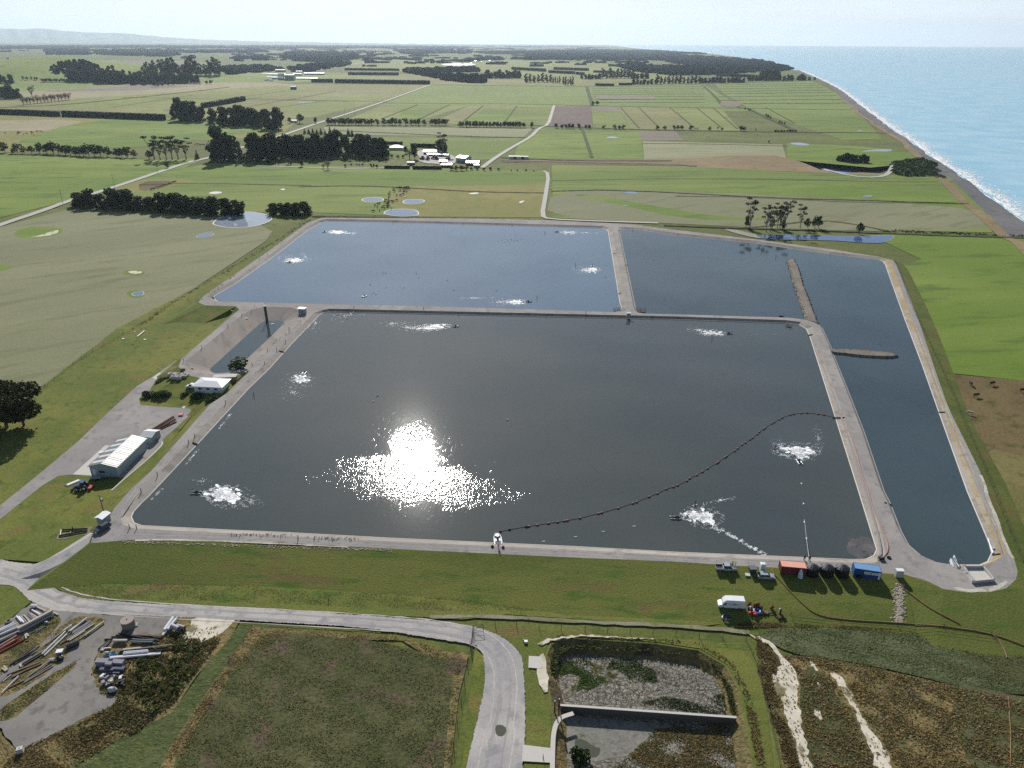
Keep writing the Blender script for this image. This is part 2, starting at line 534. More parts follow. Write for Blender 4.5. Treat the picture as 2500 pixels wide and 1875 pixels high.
M_farroad = plain('far_road', (172,170,162), .9, var=.05)
M_liner = ground('concrete_liner', [(150,144,138),(164,158,150),(136,128,120)], 0.03, 0.2, 1.5, bump=.1, finew=.12, dist=.03)
M_linerb = ground('basin_liner', [(142,134,128),(154,146,138),(128,120,116)], 0.03, 0.25, 1.5, bump=.1, finew=.12, streak=(120, 5), dist=.03)
M_linery = ground('stained_liner', [(158,140,104),(170,160,140),(146,130,92)], 0.06, 0.4, 1.5, bump=.1, finew=.12, dist=.03)
M_conc = plain('pale_concrete', (196,192,186), .9, var=.08, scale=.6)
M_rock = ground('rock_causeway', [(122,116,108),(134,128,118),(104,98,90)], 0.08, 0.6, 3.0, bump=.6, finew=.25, dist=.1)
M_stone = plain('rip_rap', (104,100,96), .95, var=.35, scale=1.5)
M_dark = ground('dark_crop', [(82,84,54),(92,92,62),(72,80,46),(98,86,70)], 0.04, 0.3, 1.4, bump=.9, finew=.4, dist=.3)
M_rough = ground('rough_grass', [(132,116,78),(114,104,70),(92,92,60),(88,78,62)], 0.05, 0.3, 1.3, bump=1.0, finew=.5, dist=.5)
M_swath = ground('mown_swath', [(82,90,60),(96,102,72),(68,78,50)], 0.05, 0.5, 1.6, bump=1.0, finew=.4, streak=(-12, 7), dist=.4)
M_swathg = ground('mown_green', [(82,92,54),(96,102,64),(68,80,46)], 0.08, 0.5, 1.6, bump=1.0, finew=.4, dist=.4)
M_clay = ground('white_clay', [(206,198,180),(216,208,192),(178,168,148),(126,118,92)], 0.08, 0.5, 2.0, bump=.5, finew=.15, dist=.15)
M_dry = ground('dry_bluff', [(134,116,88),(146,128,98),(118,108,74)], 0.01, 0.08, 0.8, finew=.25)
M_beach = ground('shingle_beach', [(104,104,106),(118,117,116),(92,94,98)], 0.01, 0.1, 0.8, finew=.2)
M_cliff = ground('earth_cliff', [(112,102,84),(128,118,98),(92,86,68)], 0.03, 0.3, 1.0, bump=.6, finew=.3)
M_ditch = ground('ditch_grass', [(70,78,44),(84,90,52),(58,66,38)], 0.05, 0.3, 1.5, finew=.4)
M_hedge = leafy('hedge_green', (34,46,34), (50,62,42), 0.2, .05)
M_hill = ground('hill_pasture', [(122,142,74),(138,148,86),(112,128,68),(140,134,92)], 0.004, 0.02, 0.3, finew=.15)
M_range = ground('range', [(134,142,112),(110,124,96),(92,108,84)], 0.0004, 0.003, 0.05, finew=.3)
M_mud = ground('cracked_mud', [(140,136,126),(152,146,134),(122,118,106),(96,98,64)], 0.08, 0.5, 1.6, bump=.9, finew=.3, dist=.3)
M_mud2 = ground('wet_mud', [(128,127,120),(142,140,132),(108,107,98),(94,96,74)], 0.1, 0.7, 2.0, bump=.7, finew=.28, dist=.1)
M_foam = plain('foam_white', (246,248,250), .6, var=.03, k=.9)

# cracks for the mud and expansion joints are real darker lines in the surface
def add_cracks(m, scale, width, dark):
    t = m.node_tree; N = t.nodes.new; L = t.links.new
    p = next(n for n in t.nodes if n.type == 'BSDF_PRINCIPLED')
    src = p.inputs['Base Color'].links[0].from_socket
    ge = N('ShaderNodeNewGeometry'); v = N('ShaderNodeTexVoronoi'); v.feature = 'DISTANCE_TO_EDGE'; v.inputs['Scale'].default_value = scale; v.inputs['Randomness'].default_value = 1
    no = N('ShaderNodeTexNoise'); no.inputs['Scale'].default_value = .5; ad = N('ShaderNodeMixRGB'); ad.inputs[0].default_value = .5
    L(ge.outputs['Position'], no.inputs['Vector']); L(ge.outputs['Position'], ad.inputs[1]); L(no.outputs['Color'], ad.inputs[2])
    sx = N('ShaderNodeVectorMath'); sx.operation = 'MULTIPLY_ADD'; sx.inputs[1].default_value = (3.2, 3.2, 3.2)
    no.inputs['Scale'].default_value = .35; no.inputs['Detail'].default_value = 4
    L(no.outputs['Color'], sx.inputs[0]); L(ge.outputs['Position'], sx.inputs[2]); L(sx.outputs[0], v.inputs['Vector'])
    r = N('ShaderNodeMapRange'); r.inputs['From Min'].default_value = width*.3; r.inputs['From Max'].default_value = width
    r.inputs['To Min'].default_value = dark; L(v.outputs['Distance'], r.inputs['Value'])
    c = N('ShaderNodeCombineXYZ'); [L(r.outputs[0], c.inputs[i]) for i in range(3)]
    x = N('ShaderNodeMixRGB'); x.blend_type = 'MULTIPLY'; x.inputs[0].default_value = 1
    L(src, x.inputs[1]); L(c.outputs[0], x.inputs[2]); L(x.outputs[0], p.inputs['Base Color'])
add_cracks(M_mud, 0.9, 0.12, .45)

add_cracks(M_mud, 0.8, 0.07, .45)
# ================================================================== land and sea
ZS = -6.0
coast_px = [(2800,900),(2600,690),(2500,592),(2476,580),(2419,531),(2369,492),(2311,433),(2280,430),(2249,377),(2203,342),(2150,311),(2103,277),(2057,238),(2019,204),(1988,192),(1930,169),(1900,157),(1844,145),(1750,133),(1650,125)]
coast = [Vector((420, -60, 0))]+resample(GL(coast_px), 45.0)
coast = [Vector((p.x+random.uniform(-3, 3), p.y, 0)) for p in coast]
far_e = G(1560, 119)
FARY = 33000
land = coast+[far_e, Vector((far_e.x*1.35, FARY*.8, 0)), Vector((far_e.x*1.5, FARY, 0)), Vector((-34000, FARY, 0)), Vector((-34000, 3000, 0)), Vector((-900, -60, 0))]
# two holes: the gully by the coast and the sludge bed
gully_rim = GL([(1944,388),(1990,385),(2120,395),(2180,398),(2172,414),(2135,428),(2075,424),(2010,416),(1965,403)])
bed_rim = GL([(1333,1640),(1335,1600),(1345,1575),(1368,1563),(1420,1560),(1600,1572),(1705,1588),(1770,1625),(1800,1680),(1815,1750),(1828,1815),(1850,1930),(1350,1930),(1352,1760),(1345,1700)])
struct('ground', MB().sheet([land, gully_rim, bed_rim]), M_grass)

# sea, and a paler inshore band
M_sea = water('sea_water', [(166,204,220),(134,188,212)], rough=.28, waves=(0.05, 0.3), amp=(0.008, 0.04), k=.95)
W = 40000
sea = MB().sheet([[Vector((-W, -1500, ZS)), Vector((W, -1500, ZS)), Vector((W, W, ZS)), Vector((-W, W, ZS))]])
struct('sea', sea, M_sea)

# earth cliff and shingle beach
low = [Vector((p.x+3+random.uniform(-1, 2), p.y, -4.2)) for p in coast]
struct('cliff', MB().bridge(coast, low, False), M_cliff)
water_px = [(2800,820),(2600,632),(2500,554),(2457,519),(2399,477),(2353,442),(2303,407),(2265,384),(2219,346),(2165,311),(2111,269),(2073,238),(2040,214),(2005,196),(1950,172)]
wl = resample(GL(water_px, ZS), 30.0)
outl = [Vector((p.x+random.uniform(-2, 2), p.y, ZS-.3)) for p in wl]
low2 = [Vector((p.x+1, p.y, -4.0)) for p in coast if p.y < wl[-1].y]
struct('beach', MB().sheet([[Vector((440, -60, -4.4))]+[Vector((p.x, p.y, -4.4)) for p in low2[1:]]+[Vector((p.x, p.y, -4.4)) for p in reversed(outl)]+[Vector((470, -60, -4.4))]]), M_beach)
sl = MB().bridge([Vector((p.x, p.y, -4.4)) for p in outl], [Vector((p.x+5, p.y, ZS-.4)) for p in outl], False)
struct('beach_slope', sl, M_beach)
# breaking surf: ragged strips and flecks of foam along the waterline
def surf():
    m = MB()
    n = len(wl)
    cum = 0
    for i in range(n-1):
        a, b = wl[i], wl[i+1]
        dd = (b-a); ln = dd.length; dd.normalize()
        nn = Vector((dd.y, -dd.x, 0))
        if nn.x < 0: nn = -nn
        dist = a.length
        k = int(ln*5*max(.25, min(1.0, 700/dist)))
        sc = max(1.0, dist/600)
        for _ in range(k):
            q = a.lerp(b, random.random())
            t = abs(random.gauss(0, 1))
            off = 1.0+t*7.5+2.5*math.sin((q.y)*.05)
            c = q+nn*(6+off)
            L_ = random.uniform(.5, 3.5)*sc**.7; w_ = random.uniform(.2, .9)*sc**.7*(1.3 if t < .8 else .7)
            ang = math.atan2(dd.y, dd.x)+random.gauss(0, .35)
            u = Vector((math.cos(ang), math.sin(ang), 0)); vv = Vector((-u.y, u.x, 0))
            z = ZS+.12+random.random()*.15
            pts = []
            for s_ in range(6):
                th = s_*math.pi/3+random.uniform(-.3, .3)
                rr_ = random.uniform(.6, 1.0)
                pts.append(Vector((c.x, c.y, z))+u*(L_*math.cos(th)*rr_)+vv*(w_*math.sin(th)*rr_))
            m.add(pts, [tuple(range(6))])
    return m
sm_ = surf()
for k_, (w0, w1) in enumerate(((1.5, 6.0), (8.5, 10.5))):
    ia, ib = [], []
    for i in range(len(wl)):
        a = wl[max(0, i-1)]; b = wl[min(len(wl)-1, i+1)]; dd = (b-a).normalized(); nn = Vector((dd.y, -dd.x, 0)); nn = -nn if nn.x < 0 else nn
        f_ = max(.5, min(1, 500/wl[i].length))
        ia.append(wl[i]+nn*(w0+random.uniform(-1, 1)*f_)+Vector((0, 0, .08))); ib.append(wl[i]+nn*(w1*f_+random.uniform(-2.2, 2.2)*f_)+Vector((0, 0, .08)))
    a2, b2 = [ia[0]], [ib[0]]
    for (p, q), (r_, s_) in zip(zip(ia, ia[1:]), zip(ib, ib[1:])):
        for t in (.25, .5, .75, 1):
            a2.append(p.lerp(q, t)+Vector((random.uniform(-1, 1), 0, 0))); b2.append(r_.lerp(s_, t)+Vector((random.uniform(-2, 2), 0, 0)))
    sm_.bridge(a2, b2, False)
o = sm_.build('surf_foam', M_foam); tag(o, 'white breaking surf along the shingle beach', 'surf', kind='stuff')

# gully pit
gf = [Vector((p.x, p.y, -9)) for p in offset(gully_rim, -7)]
struct('gully', MB().bridge(gully_rim, gf).sheet([gf]), M_ditch)

# sludge bed: shallow pit with sloping sides
bf = [Vector((p.x, p.y, -1.9)) for p in offset(bed_rim, -2.6)]
struct('sludge_bed_bank', MB().bridge(bed_rim, bf), M_rough)
struct('sludge_bed_floor', MB().sheet([bf]), M_mud)
wet = smooth([(1362,1752),(1400,1748),(1500,1757),(1620,1768),(1672,1790),(1650,1830),(1560,1842),(1500,1850),(1420,1865),(1365,1850),(1358,1790)], 2)
struct('wet_sludge', MB().sheet([GL(wet, -1.88)]), M_mud2)
puddle = smooth([(1405,1802),(1430,1806),(1448,1822),(1468,1826),(1460,1848),(1440,1850),(1420,1828),(1402,1818)], 1)
M_still = water('still_water', [(84,86,72),(92,92,78)], rough=.02, amp=(.0005, .001))
struct('bed_puddle', MB().sheet([GL(puddle, -1.86)]), M_still)

# ================================================================== ponds and embankment
ZC, ZW = 3.0, 2.0
A = [(321,1262),(326,1250),(345,1229),(364,1211),(468,1100),(607,949),(658,900),(711,841),(755,795),(778,771),(790,764),(805,761),(1119,768),(1300,772),(1650,780),(1919,789),(1950,793),(1968,803),(1977,822),(2034,1003),(2096,1200),(2130,1310),(2140,1342),(2133,1356),(2115,1365),(2080,1366),(1970,1361),(1650,1348),(1400,1334),(960,1314),(700,1300),(560,1294),(345,1283),(327,1276)]
B = [(523,723),(576,692),(676,621),(753,561),(785,543),(800,540),(954,543),(1250,551),(1469,557),(1480,560),(1485,566),(1513,738),(1518,752),(1510,762),(1495,765),(1453,763),(1119,752),(800,745),(600,740),(535,738),(527,733)]
Cp = [(1513,566),(1519,560),(1569,563),(1650,575),(1842,594),(2034,622),(2146,635),(2155,638),(2161,646),(2209,780),(2250,888),(2292,1007),(2361,1200),(2415,1327),(2421,1350),(2411,1371),(2392,1379),(2319,1379),(2284,1373),(2250,1358),(2219,1331),(2200,1296),(2173,1227),(2159,1200),(2111,1057),(2069,949),(2034,863),(2029,847),(2007,799),(1990,790),(1965,783),(1919,778),(1650,770),(1572,768),(1560,766),(1553,758)]
Dr = [(659,749),(635,751),(614,756),(591,768),(557,798),(493,850),(468,870),(452,882),(449,892),(456,901),(475,909),(522,912),(566,910),(590,900),(606,896),(654,854),(706,801),(735,769),(726,756),(709,750)]
Dw = [(652,783),(647,784),(645,784),(636,789),(600,821),(555,862),(530,885),(513,900),(513,904),(517,908),(524,911),(544,912),(564,909),(575,903),(588,890),(620,860),(660,823),(691,792),(693,785),(683,782)]
LW = 2.6
wA, wB, wC = GL(A, ZW), GL(B, ZW), GL(Cp, ZW)
cA = offset(wA, lambda n: 1.5 if n.y > .6 else LW, ZC)
cB = offset(wB, lambda n: 1.3 if n.y < -.6 else LW, ZC)
cC = offset(wC, lambda n: 1.2 if (n.y < -.6 or n.x < -.8) else LW+.6, ZC)
cD = GL(Dr, ZC); wD = GL(Dw, .3)
crest_px = [(222,1326),(226,1308),(242,1303),(263,1290),(266,1265),(278,1242),(316,1198),(369,1150),(470,1035),(513,987),(557,958),(610,905),(600,915),(560,925),(500,926),(455,915),(436,895),(443,876),(532,800),(573,765),(584,756),(576,748),(500,745),(485,738),(492,727),(519,707),(653,615),(752,543),(788,531),(1119,533),(1338,537),(1549,548),(1650,561),(1842,584),(2034,609),(2146,627),(2180,635),(2188,646),(2223,730),(2250,803),(2280,895),(2315,995),(2392,1150),(2419,1227),(2449,1304),(2476,1365),(2485,1396),(2480,1415),(2457,1436),(2419,1445),(2361,1446),(2303,1438),(2265,1419),(2207,1402),(2165,1400),(2060,1392),(1900,1386),(1780,1380),(1650,1371),(1400,1361),(960,1340),(700,1325),(316,1318)]
crest_px = [p for p in crest_px if p != (600,915)]
cr = GL(crest_px, ZC)
struct('embankment_road', MB().sheet([cr, cA, cB, cC, cD]), M_gravel)
def slopew(n):
    t = min(1, max(0, (-n.y-.2)/.7)); t = t*t*(3-2*t)
    return (5.0 if n.x < 0 else 7.0)*(1-t)+19.0*t
toe = offset(cr, slopew, -.02)
for i, (c_, t_) in enumerate(zip(cr, toe)):
    if c_.x < -20 and t_.y < c_.y-10 and c_.y < 200: t_.x, t_.y = c_.x+(t_.x-c_.x)*.78, c_.y+(t_.y-c_.y)*.78
    if c_.x < -140 and t_.y < c_.y-2 and c_.y > 330: t_.y = c_.y-26
kk = [i for i, c_ in enumerate(cr) if c_.x < -100 and c_.y > 205]
em = MB(); el = MB(); n_ = len(cr)
for i in range(n_):
    j = (i+1) % n_
    (el if (i in kk and j in kk) else em).add([cr[i], cr[j], toe[j], toe[i]], [(0, 1, 2, 3)])
struct('embankment', em, M_bank); struct('embankment', el, M_lawn)
for nm, c_, w_, mt in (('pond_liner', cA, wA, M_liner), ('pond_liner', cB, wB, M_liner), ('pond_liner', cC, wC, M_liner), ('pond_liner', cD, wD, M_linerb)):
    low_ = [p+(p-q)*.25 for p, q in zip(w_, c_)]
    struct(nm, MB().bridge(c_, w_).bridge(w_, low_), mt)
# pale wave-washed rim at the waterline
M_rim = plain('scum_rim', (196,192,184), .8, var=.1, scale=.5)
for w_, d_ in ((wA, .35), (wB, .3), (wC, .25)):
    i1 = offset(w_, -.1, None); i2 = offset(w_, .16, None)
    for p in i2: p.z = ZW+.12
    for p in i1: p.z = ZW+.02
    struct('waterline_scum', MB().bridge(i2, i1), M_rim)
# ochre stained band of the right lagoon's outer liner
yl = [(2150,640),(2165,655),(2209,780),(2250,888),(2292,1007),(2361,1200),(2415,1327),(2421,1350),(2411,1371),(2392,1379),(2330,1380)]
ii = [i for i, p in enumerate(Cp) if (p[0] >= 2146 and p[1] < 1380) and i < 20]
up = [cC[i].lerp(wC[i], .05)+Vector((0, 0, .03)) for i in ii]; dn = [cC[i].lerp(wC[i], .62)+Vector((0, 0, .03)) for i in ii]
struct('stained_liner', MB().bridge(up, dn, False), M_linery)

pt = lambda x, y, a, b: (G(x, y, ZW).x, G(x, y, ZW).y, a, b)
M_pA = water('pond_water', [(76,80,76),(68,76,76)], rough=.04, waves=(0.7, 1.9), amp=(0.0065, 0.040),
             patch=[pt(920,1150,19,10), pt(1035,1180,21,9), pt(1150,1205,16,7), pt(1000,1085,6,15)])
M_pB = water('sky_tinted_pond_water', [(98,118,136),(88,108,128)], rough=.06, waves=(0.7, 1.9), amp=(0.006, 0.02))  # blue of the reflected sky put into the body colour
M_pC = water('lagoon_water', [(64,78,82),(54,68,72)], rough=.05, waves=(0.9, 3.0), amp=(0.003, 0.007))
struct('pond_water', MB().sheet([offset(wA, .4, ZW)]), M_pA)
struct('pond_water', MB().sheet([offset(wB, .4, ZW)]), M_pB)
struct('pond_water', MB().sheet([offset(wC, .4, ZW)]), M_pC)
struct('basin_water', MB().sheet([offset(wD, .3, .3)]), M_pC)

# rock causeways in the right lagoon
def causeway(px, zt=2.75):
    top = offset(resample(GL(px+[px[0]], zt), 2.5)[:-1], -.7)
    top = [Vector((p.x+random.uniform(-.25, .25), p.y+random.uniform(-.25, .25), zt+random.uniform(-.1, .1))) for p in top]
    bot = offset(top, 1.0, ZW-.3)
    m = MB().sheet([top]).bridge(top, bot)
    o = struct('causeway', m, M_rock)
    k = MB()
    for p, q in zip(top, bot):
        for _ in range(9):
            t = random.random()*.95
            c = p.lerp(q, t); r = random.uniform(.12, .32)
            k.ball((c.x+random.uniform(-.25, .25), c.y+random.uniform(-.25, .25), c.z+.05), (r, r*random.uniform(.6, 1), r*.7), 5, 4, .25)
    tag(k.build('rip_rap', M_stone), 'loose grey boulders edging a rock causeway', 'boulders', kind='stuff')
causeway([(1969,782),(1952,735),(1936,690),(1924,645),(1920,635),(1929,631),(1940,633),(1950,650),(1965,700),(1983,745),(2000,790),(1985,786)])
causeway([(2022,849),(2090,852),(2175,859),(2188,863),(2192,869),(2180,871),(2100,868),(2028,859)])

# scum raft in the corner of the big pond
M_scum = ground('grey_scum', [(92,92,94),(112,112,114),(70,70,72)], .2, .8, 2.5, finew=.4, bump=.5)
sc_ = smooth([(2063,1330),(2085,1314),(2112,1310),(2128,1316),(2140,1342),(2132,1355),(2112,1362),(2085,1362),(2072,1350)], 2)
pts = GL(sc_, ZW+.03); pts = resample(pts+[pts[0]], .8)[:-1]
pts = [Vector((p.x+random.uniform(-.5, .5), p.y+random.uniform(-.5, .5), p.z)) for p in pts]
tag(MB().sheet([pts]).build('scum_raft', M_scum), 'dark grey raft of scum in the corner of the big pond', 'scum', kind='stuff')

# ================================================================== fields (pixels of a 2212-wide view)
fz = [0.03]
def field(pts, mat, sm=0, name='field', jag=0):
    fz[0] += 0.004
    return fieldpoly(name, V(*pts), mat, fz[0], sm, jag)
# far plain patchwork
field([(-300,210),(-300,176),(330,176),(560,176),(650,183),(500,200),(360,212),(150,216)], M_far3)
field([(0,190),(160,178),(330,181),(420,187),(300,195),(120,198)], M_far4)
field([(-300,225),(140,215),(520,190),(670,181),(925,184),(860,206),(770,232),(600,262),(480,258),(360,246),(130,238),(-300,232)], M_far2)
field([(150,214),(520,190),(690,190),(600,207),(500,222),(340,236),(130,233)], M_far1)
field([(600,232),(700,206),(850,206),(780,228),(690,250),(640,256)], M_far1)
field([(690,178),(930,183),(1270,186),(1430,181),(1500,178),(1480,160),(1060,162),(760,160)], M_far2)
field([(1060,150),(1480,150),(1490,165),(1150,172),(1050,168)], M_far1)
field([(760,130),(1060,128),(1380,140),(1400,150),(1060,157),(740,152)], M_far1)
field([(220,150),(500,152),(760,158),(900,165),(640,178),(360,178),(300,165)], M_far1)
field([(300,146),(640,144),(700,152),(400,160)], M_far2)
field([(0,128),(400,132),(520,142),(180,150),(0,140)], M_far4)
field([(930,184),(1268,187),(1276,231),(1180,231),(820,228),(878,204)], M_striped)
field([(1273,187),(1515,180),(1620,240),(1278,240)], M_striped)
field([(1545,181),(1755,175),(1805,200),(1862,250),(1640,247),(1560,200)], M_striped)
field([(820,229),(1010,229),(920,256),(770,262),(740,262)], M_far1)
field([(880,231),(965,230),(905,258),(850,258)], M_brite)
field([(1012,229),(1190,229),(1180,268),(985,268),(940,262)], M_far2)
field([(1050,234),(1118,236),(1090,262),(1000,262)], M_brite)
field([(1118,232),(1196,230),(1187,272),(1085,266)], M_mid)
field([(1199,230),(1276,229),(1280,276),(1187,276)], M_plough)
field([(1278,231),(1335,231),(1360,278),(1282,278)], M_mid)
field([(1280,231),(1335,231),(1342,241),(1280,241)], M_far4)
field([(1336,231),(1455,233),(1500,280),(1362,279)], M_far2)
field([(1456,233),(1560,236),(1600,282),(1502,281)], M_far1)
field([(1700,240),(1862,250),(1905,300),(1820,302),(1660,250)], M_mid)
field([(700,274),(960,276),(1150,278),(1130,298),(960,294),(700,290)], M_greyf2)
field([(1170,278),(1382,283),(1392,343),(1180,343),(1110,340),(1120,310)], M_brite, 0)
field([(1382,283),(1460,284),(1475,303),(1385,304)], M_far4)
field([(1388,305),(1690,312),(1700,346),(1392,344)], M_greyf2)
field([(1698,308),(1860,316),(1975,330),(1980,352),(1880,362),(1702,345)], M_brite)
field([(1110,344),(1400,345),(1660,333),(1720,345),(1790,374),(1885,372),(1950,382),(1720,371),(1460,360),(1090,352)], M_dry, 1)
field([(700,296),(1130,299),(1060,344),(960,350),(840,330)], M_mid)
# left side
field([(-120,238),(0,240),(355,254),(640,262),(600,300),(480,300),(0,330),(-120,330)], M_yel)
field([(45,300),(180,262),(330,254),(560,262),(600,280),(440,300),(330,318),(100,322),(40,312)], M_brite, 1)
field([(-120,262),(120,258),(180,262),(100,282),(-120,284)], M_far3)
field([(-160,333),(0,334),(340,346),(450,340),(330,392),(210,418),(0,470),(-200,520)], M_brite)
field([(205,418),(450,352),(700,358),(1180,369),(1170,460),(860,466),(650,458),(470,458),(350,432)], M_mid)
field([(325,364),(600,356),(900,362),(1180,372),(1177,384),(940,392),(640,386),(380,384)], M_brite, 1)
field([(868,402),(1000,402),(1177,398),(1172,470),(905,468),(848,448),(830,430)], M_yel)
field([(200,418),(300,388),(360,386),(440,390),(330,410),(290,416)], M_yel, 1)
field([(300,392),(380,390),(350,402),(300,416)], M_brownf, 1)
# right of the track
field([(1192,356),(1500,360),(1760,374),(2050,382),(2110,440),(2160,490),(2140,502),(1650,492),(1195,470)], M_mid)
field([(1190,412),(1420,408),(1640,420),(1900,434),(2130,454),(2165,496),(1800,500),(1480,484),(1180,470)], M_greyf, 1)
field([(1180,402),(1420,410),(1700,398),(1900,396),(2100,432),(2085,444),(1700,422),(1300,408),(1190,410)], M_brite, 1)
field([(1220,418),(1300,424),(1420,446),(1560,470),(1700,472),(1560,478),(1440,466),(1330,440)], M_brite, 2)
field([(1880,508),(1950,503),(2060,506),(2212,512),(2500,600),(2500,850),(2212,822),(2045,805),(2000,700),(1945,575),(1990,560)], M_brite)
field([(2035,806),(2212,822),(2500,850),(2500,1500),(2212,1300),(2190,1180),(2110,1000)], M_brownf)
field([(2105,1000),(2160,960),(2500,1100),(2500,1500),(2212,1300),(2190,1180)], ground('olive_brown', [(108,104,60),(122,114,72),(96,100,52)], 0.03, 0.2, 1.4, finew=.3), 1)
# big grey-green paddock, left
field([(-400,640),(-200,550),(0,490),(150,452),(470,470),(560,485),(588,500),(575,520),(400,636),(235,745),(64,850),(0,880),(-200,980),(-500,1100)], M_greyf)
for q in ([(25,508),(45,492),(95,488),(140,494),(128,508),(60,518)], [(-20,572),(30,572),(28,580),(-20,590)]):
    field(q, M_brite, 2)
field([(262,585),(300,582),(318,587),(300,596),(268,594)], M_brite, 2)
field([(272,586),(300,584),(310,589),(290,593)], M_clay, 2)
field([(268,632),(290,626),(312,630),(312,640),(290,645)], M_brite, 2)
field([(60,512),(80,510),(110,500),(128,496),(124,504),(100,510)], M_clay, 1)
# paddock pools; the reflected sky is put into their body colours
M_pool = water('pool_water', [(102,118,144),(110,124,146)], rough=.03, amp=(.0006, .002))
M_poolb = water('sky_tinted_pool_water', [(66,92,138),(74,98,140)], rough=.03, amp=(.003, .01))
M_worn0 = ground('grey_silt', [(150,144,132),(162,156,144),(136,130,116)], .1, .5, 2, finew=.2)
M_rimsheen = plain('pale_mud_and_sheen', (196,196,192), .8, var=.1, scale=.2)  # pale mud rims, and the white sky reflection painted on some pools
M_pondbr = water('brown_pool_water', [(160,170,184),(150,158,168)], rough=.05, amp=(.002, .006))
def pool(pts, rim=.8, mat=None):
    fz[0] += .006
    p = smooth(V(*pts), 2); w_ = GL(p, fz[0]+.02)
    if rim: struct('pool_rim', MB().sheet([offset(w_, rim, fz[0])]), M_rimsheen)
    struct('pool', MB().sheet([w_]), mat or M_pool)
pool([(780,432),(790,427),(820,426),(829,431),(822,435),(795,437)])
pool([(869,436),(880,430),(915,431),(916,436),(900,440),(880,441)])
pool([(826,460),(845,451),(900,452),(905,466),(870,467),(848,466)])
pool([(460,481),(480,465),(520,457),(560,459),(592,470),(570,484),(530,491),(490,491),(465,486)], .9, M_pondbr)
pool([(420,512),(440,503),(462,503),(460,508),(440,514)], .3)
pool([(448,418),(462,413),(482,415),(470,419)], .5, M_rimsheen)
pool([(605,409),(612,407),(616,409),(611,411)], .3, M_rimsheen)
pool([(283,633),(310,628),(310,638),(290,640)], .3)
pool([(1343,416),(1362,412),(1385,418),(1365,419)], 0)
pool([(1700,310),(1725,307),(1755,313),(1730,315)], 0)
pool([(1855,329),(1885,322),(1930,322),(1925,328),(1885,327)], 0)
pool([(1305,298),(1320,294),(1340,297),(1325,299)], 0)
pool([(1850,283),(1862,281),(1860,284)], 0)
field([(1560,494),(1590,496),(1632,506),(1650,514),(1630,514),(1590,504)], M_worn0, 1)
pool([(1628,507),(1700,506.5),(1760,508),(1850,511),(1926,507),(1933,511),(1912,525),(1860,524),(1794,518),(1690,518),(1640,514)], .25, M_poolb)
pool([(950,137.5),(990,135.6),(1032,137.5),(1020,142),(960,142)], 0, M_rimsheen)  # matte white stands in for the sky mirrored in this pond
pool([(880,424),(870,425),(875,427)], 0)
pool([(642,220),(700,220),(642,222)], 0)
pool([(1010,418),(1030,415),(1036,418),(1020,420)], .2, M_rimsheen)
pool([(1120,436),(1135,432),(1125,440)], .2, M_rimsheen)
pool([(1860,424),(1885,420),(1882,427)], .2, M_pool)
pool([(1345,443),(1360,443),(1350,446)], .2, M_pool)

# ---- ground round the works
def gp(name, px, mat, z, sm=0, jag=0): return fieldpoly(name, px, mat, z, sm, jag)
gp('lawn', [(-400,1500),(-300,1250),(0,1000),(84,958),(288,800),(452,716),(560,655),(700,575),(760,545),(800,600),(560,900),(400,1100),(230,1310),(100,1372),(0,1365),(-60,1372)], M_lawn, .26)
gp('verge', [(76,1469),(0,1530),(-200,1600),(-200,1420),(0,1428),(32,1430)], M_lawn, .262)
gp('bank_foot', [(98,1397),(230,1310),(700,1330),(1400,1370),(2100,1400),(2500,1420),(2620,1500),(2600,1545),(2300,1520),(1830,1515),(1700,1530),(1240,1500),(1130,1512),(700,1488),(380,1474),(222,1463),(168,1452),(110,1420)], M_bank, .265)
gp('crop', [(420,1900),(470,1760),(560,1620),(660,1545),(720,1545),(900,1560),(1020,1590),(1090,1598),(1130,1620),(1110,1760),(1090,1960),(420,1960)], M_dark, .27, 1)
gp('mown_edge', [(150,1960),(140,1850),(240,1790),(420,1740),(520,1600),(580,1520),(700,1535),(640,1560),(540,1650),(470,1770),(420,1960)], M_swathg, .268, 1)
gp('rough', [(-300,1960),(-200,1800),(0,1790),(41,1832),(63,1828),(133,1792),(190,1760),(275,1722),(290,1700),(240,1690),(222,1640),(240,1590),(300,1560),(405,1545),(424,1512),(430,1503),(590,1508),(560,1560),(480,1650),(420,1740),(300,1800),(180,1850),(150,1960)], M_rough, .272)
gp('dry_strip', [(360,1960),(400,1850),(470,1740),(560,1610),(610,1540),(616,1528),(700,1536),(900,1552),(1000,1560),(1050,1585),(1130,1592),(1145,1600),(1120,1700),(1090,1960),(1076,1960),(1100,1700),(1110,1612),(1040,1600),(980,1562),(880,1562),(700,1546),(640,1550),(590,1610),(490,1760),(430,1850),(400,1960)], M_rough, .276)
gp('grass_strip', [(1120,1960),(1135,1800),(1150,1650),(1160,1585),(1182,1602),(1185,1671),(1163,1766),(1138,1875),(1125,1960)], M_lawn, .274)
gp('bed_verge', [(1150,1510),(1240,1500),(1900,1545),(1960,1600),(1960,1700),(1980,1960),(1270,1960),(1283,1817),(1280,1627),(1268,1589),(1233,1558),(1185,1537)], M_bank, .262) if False else None
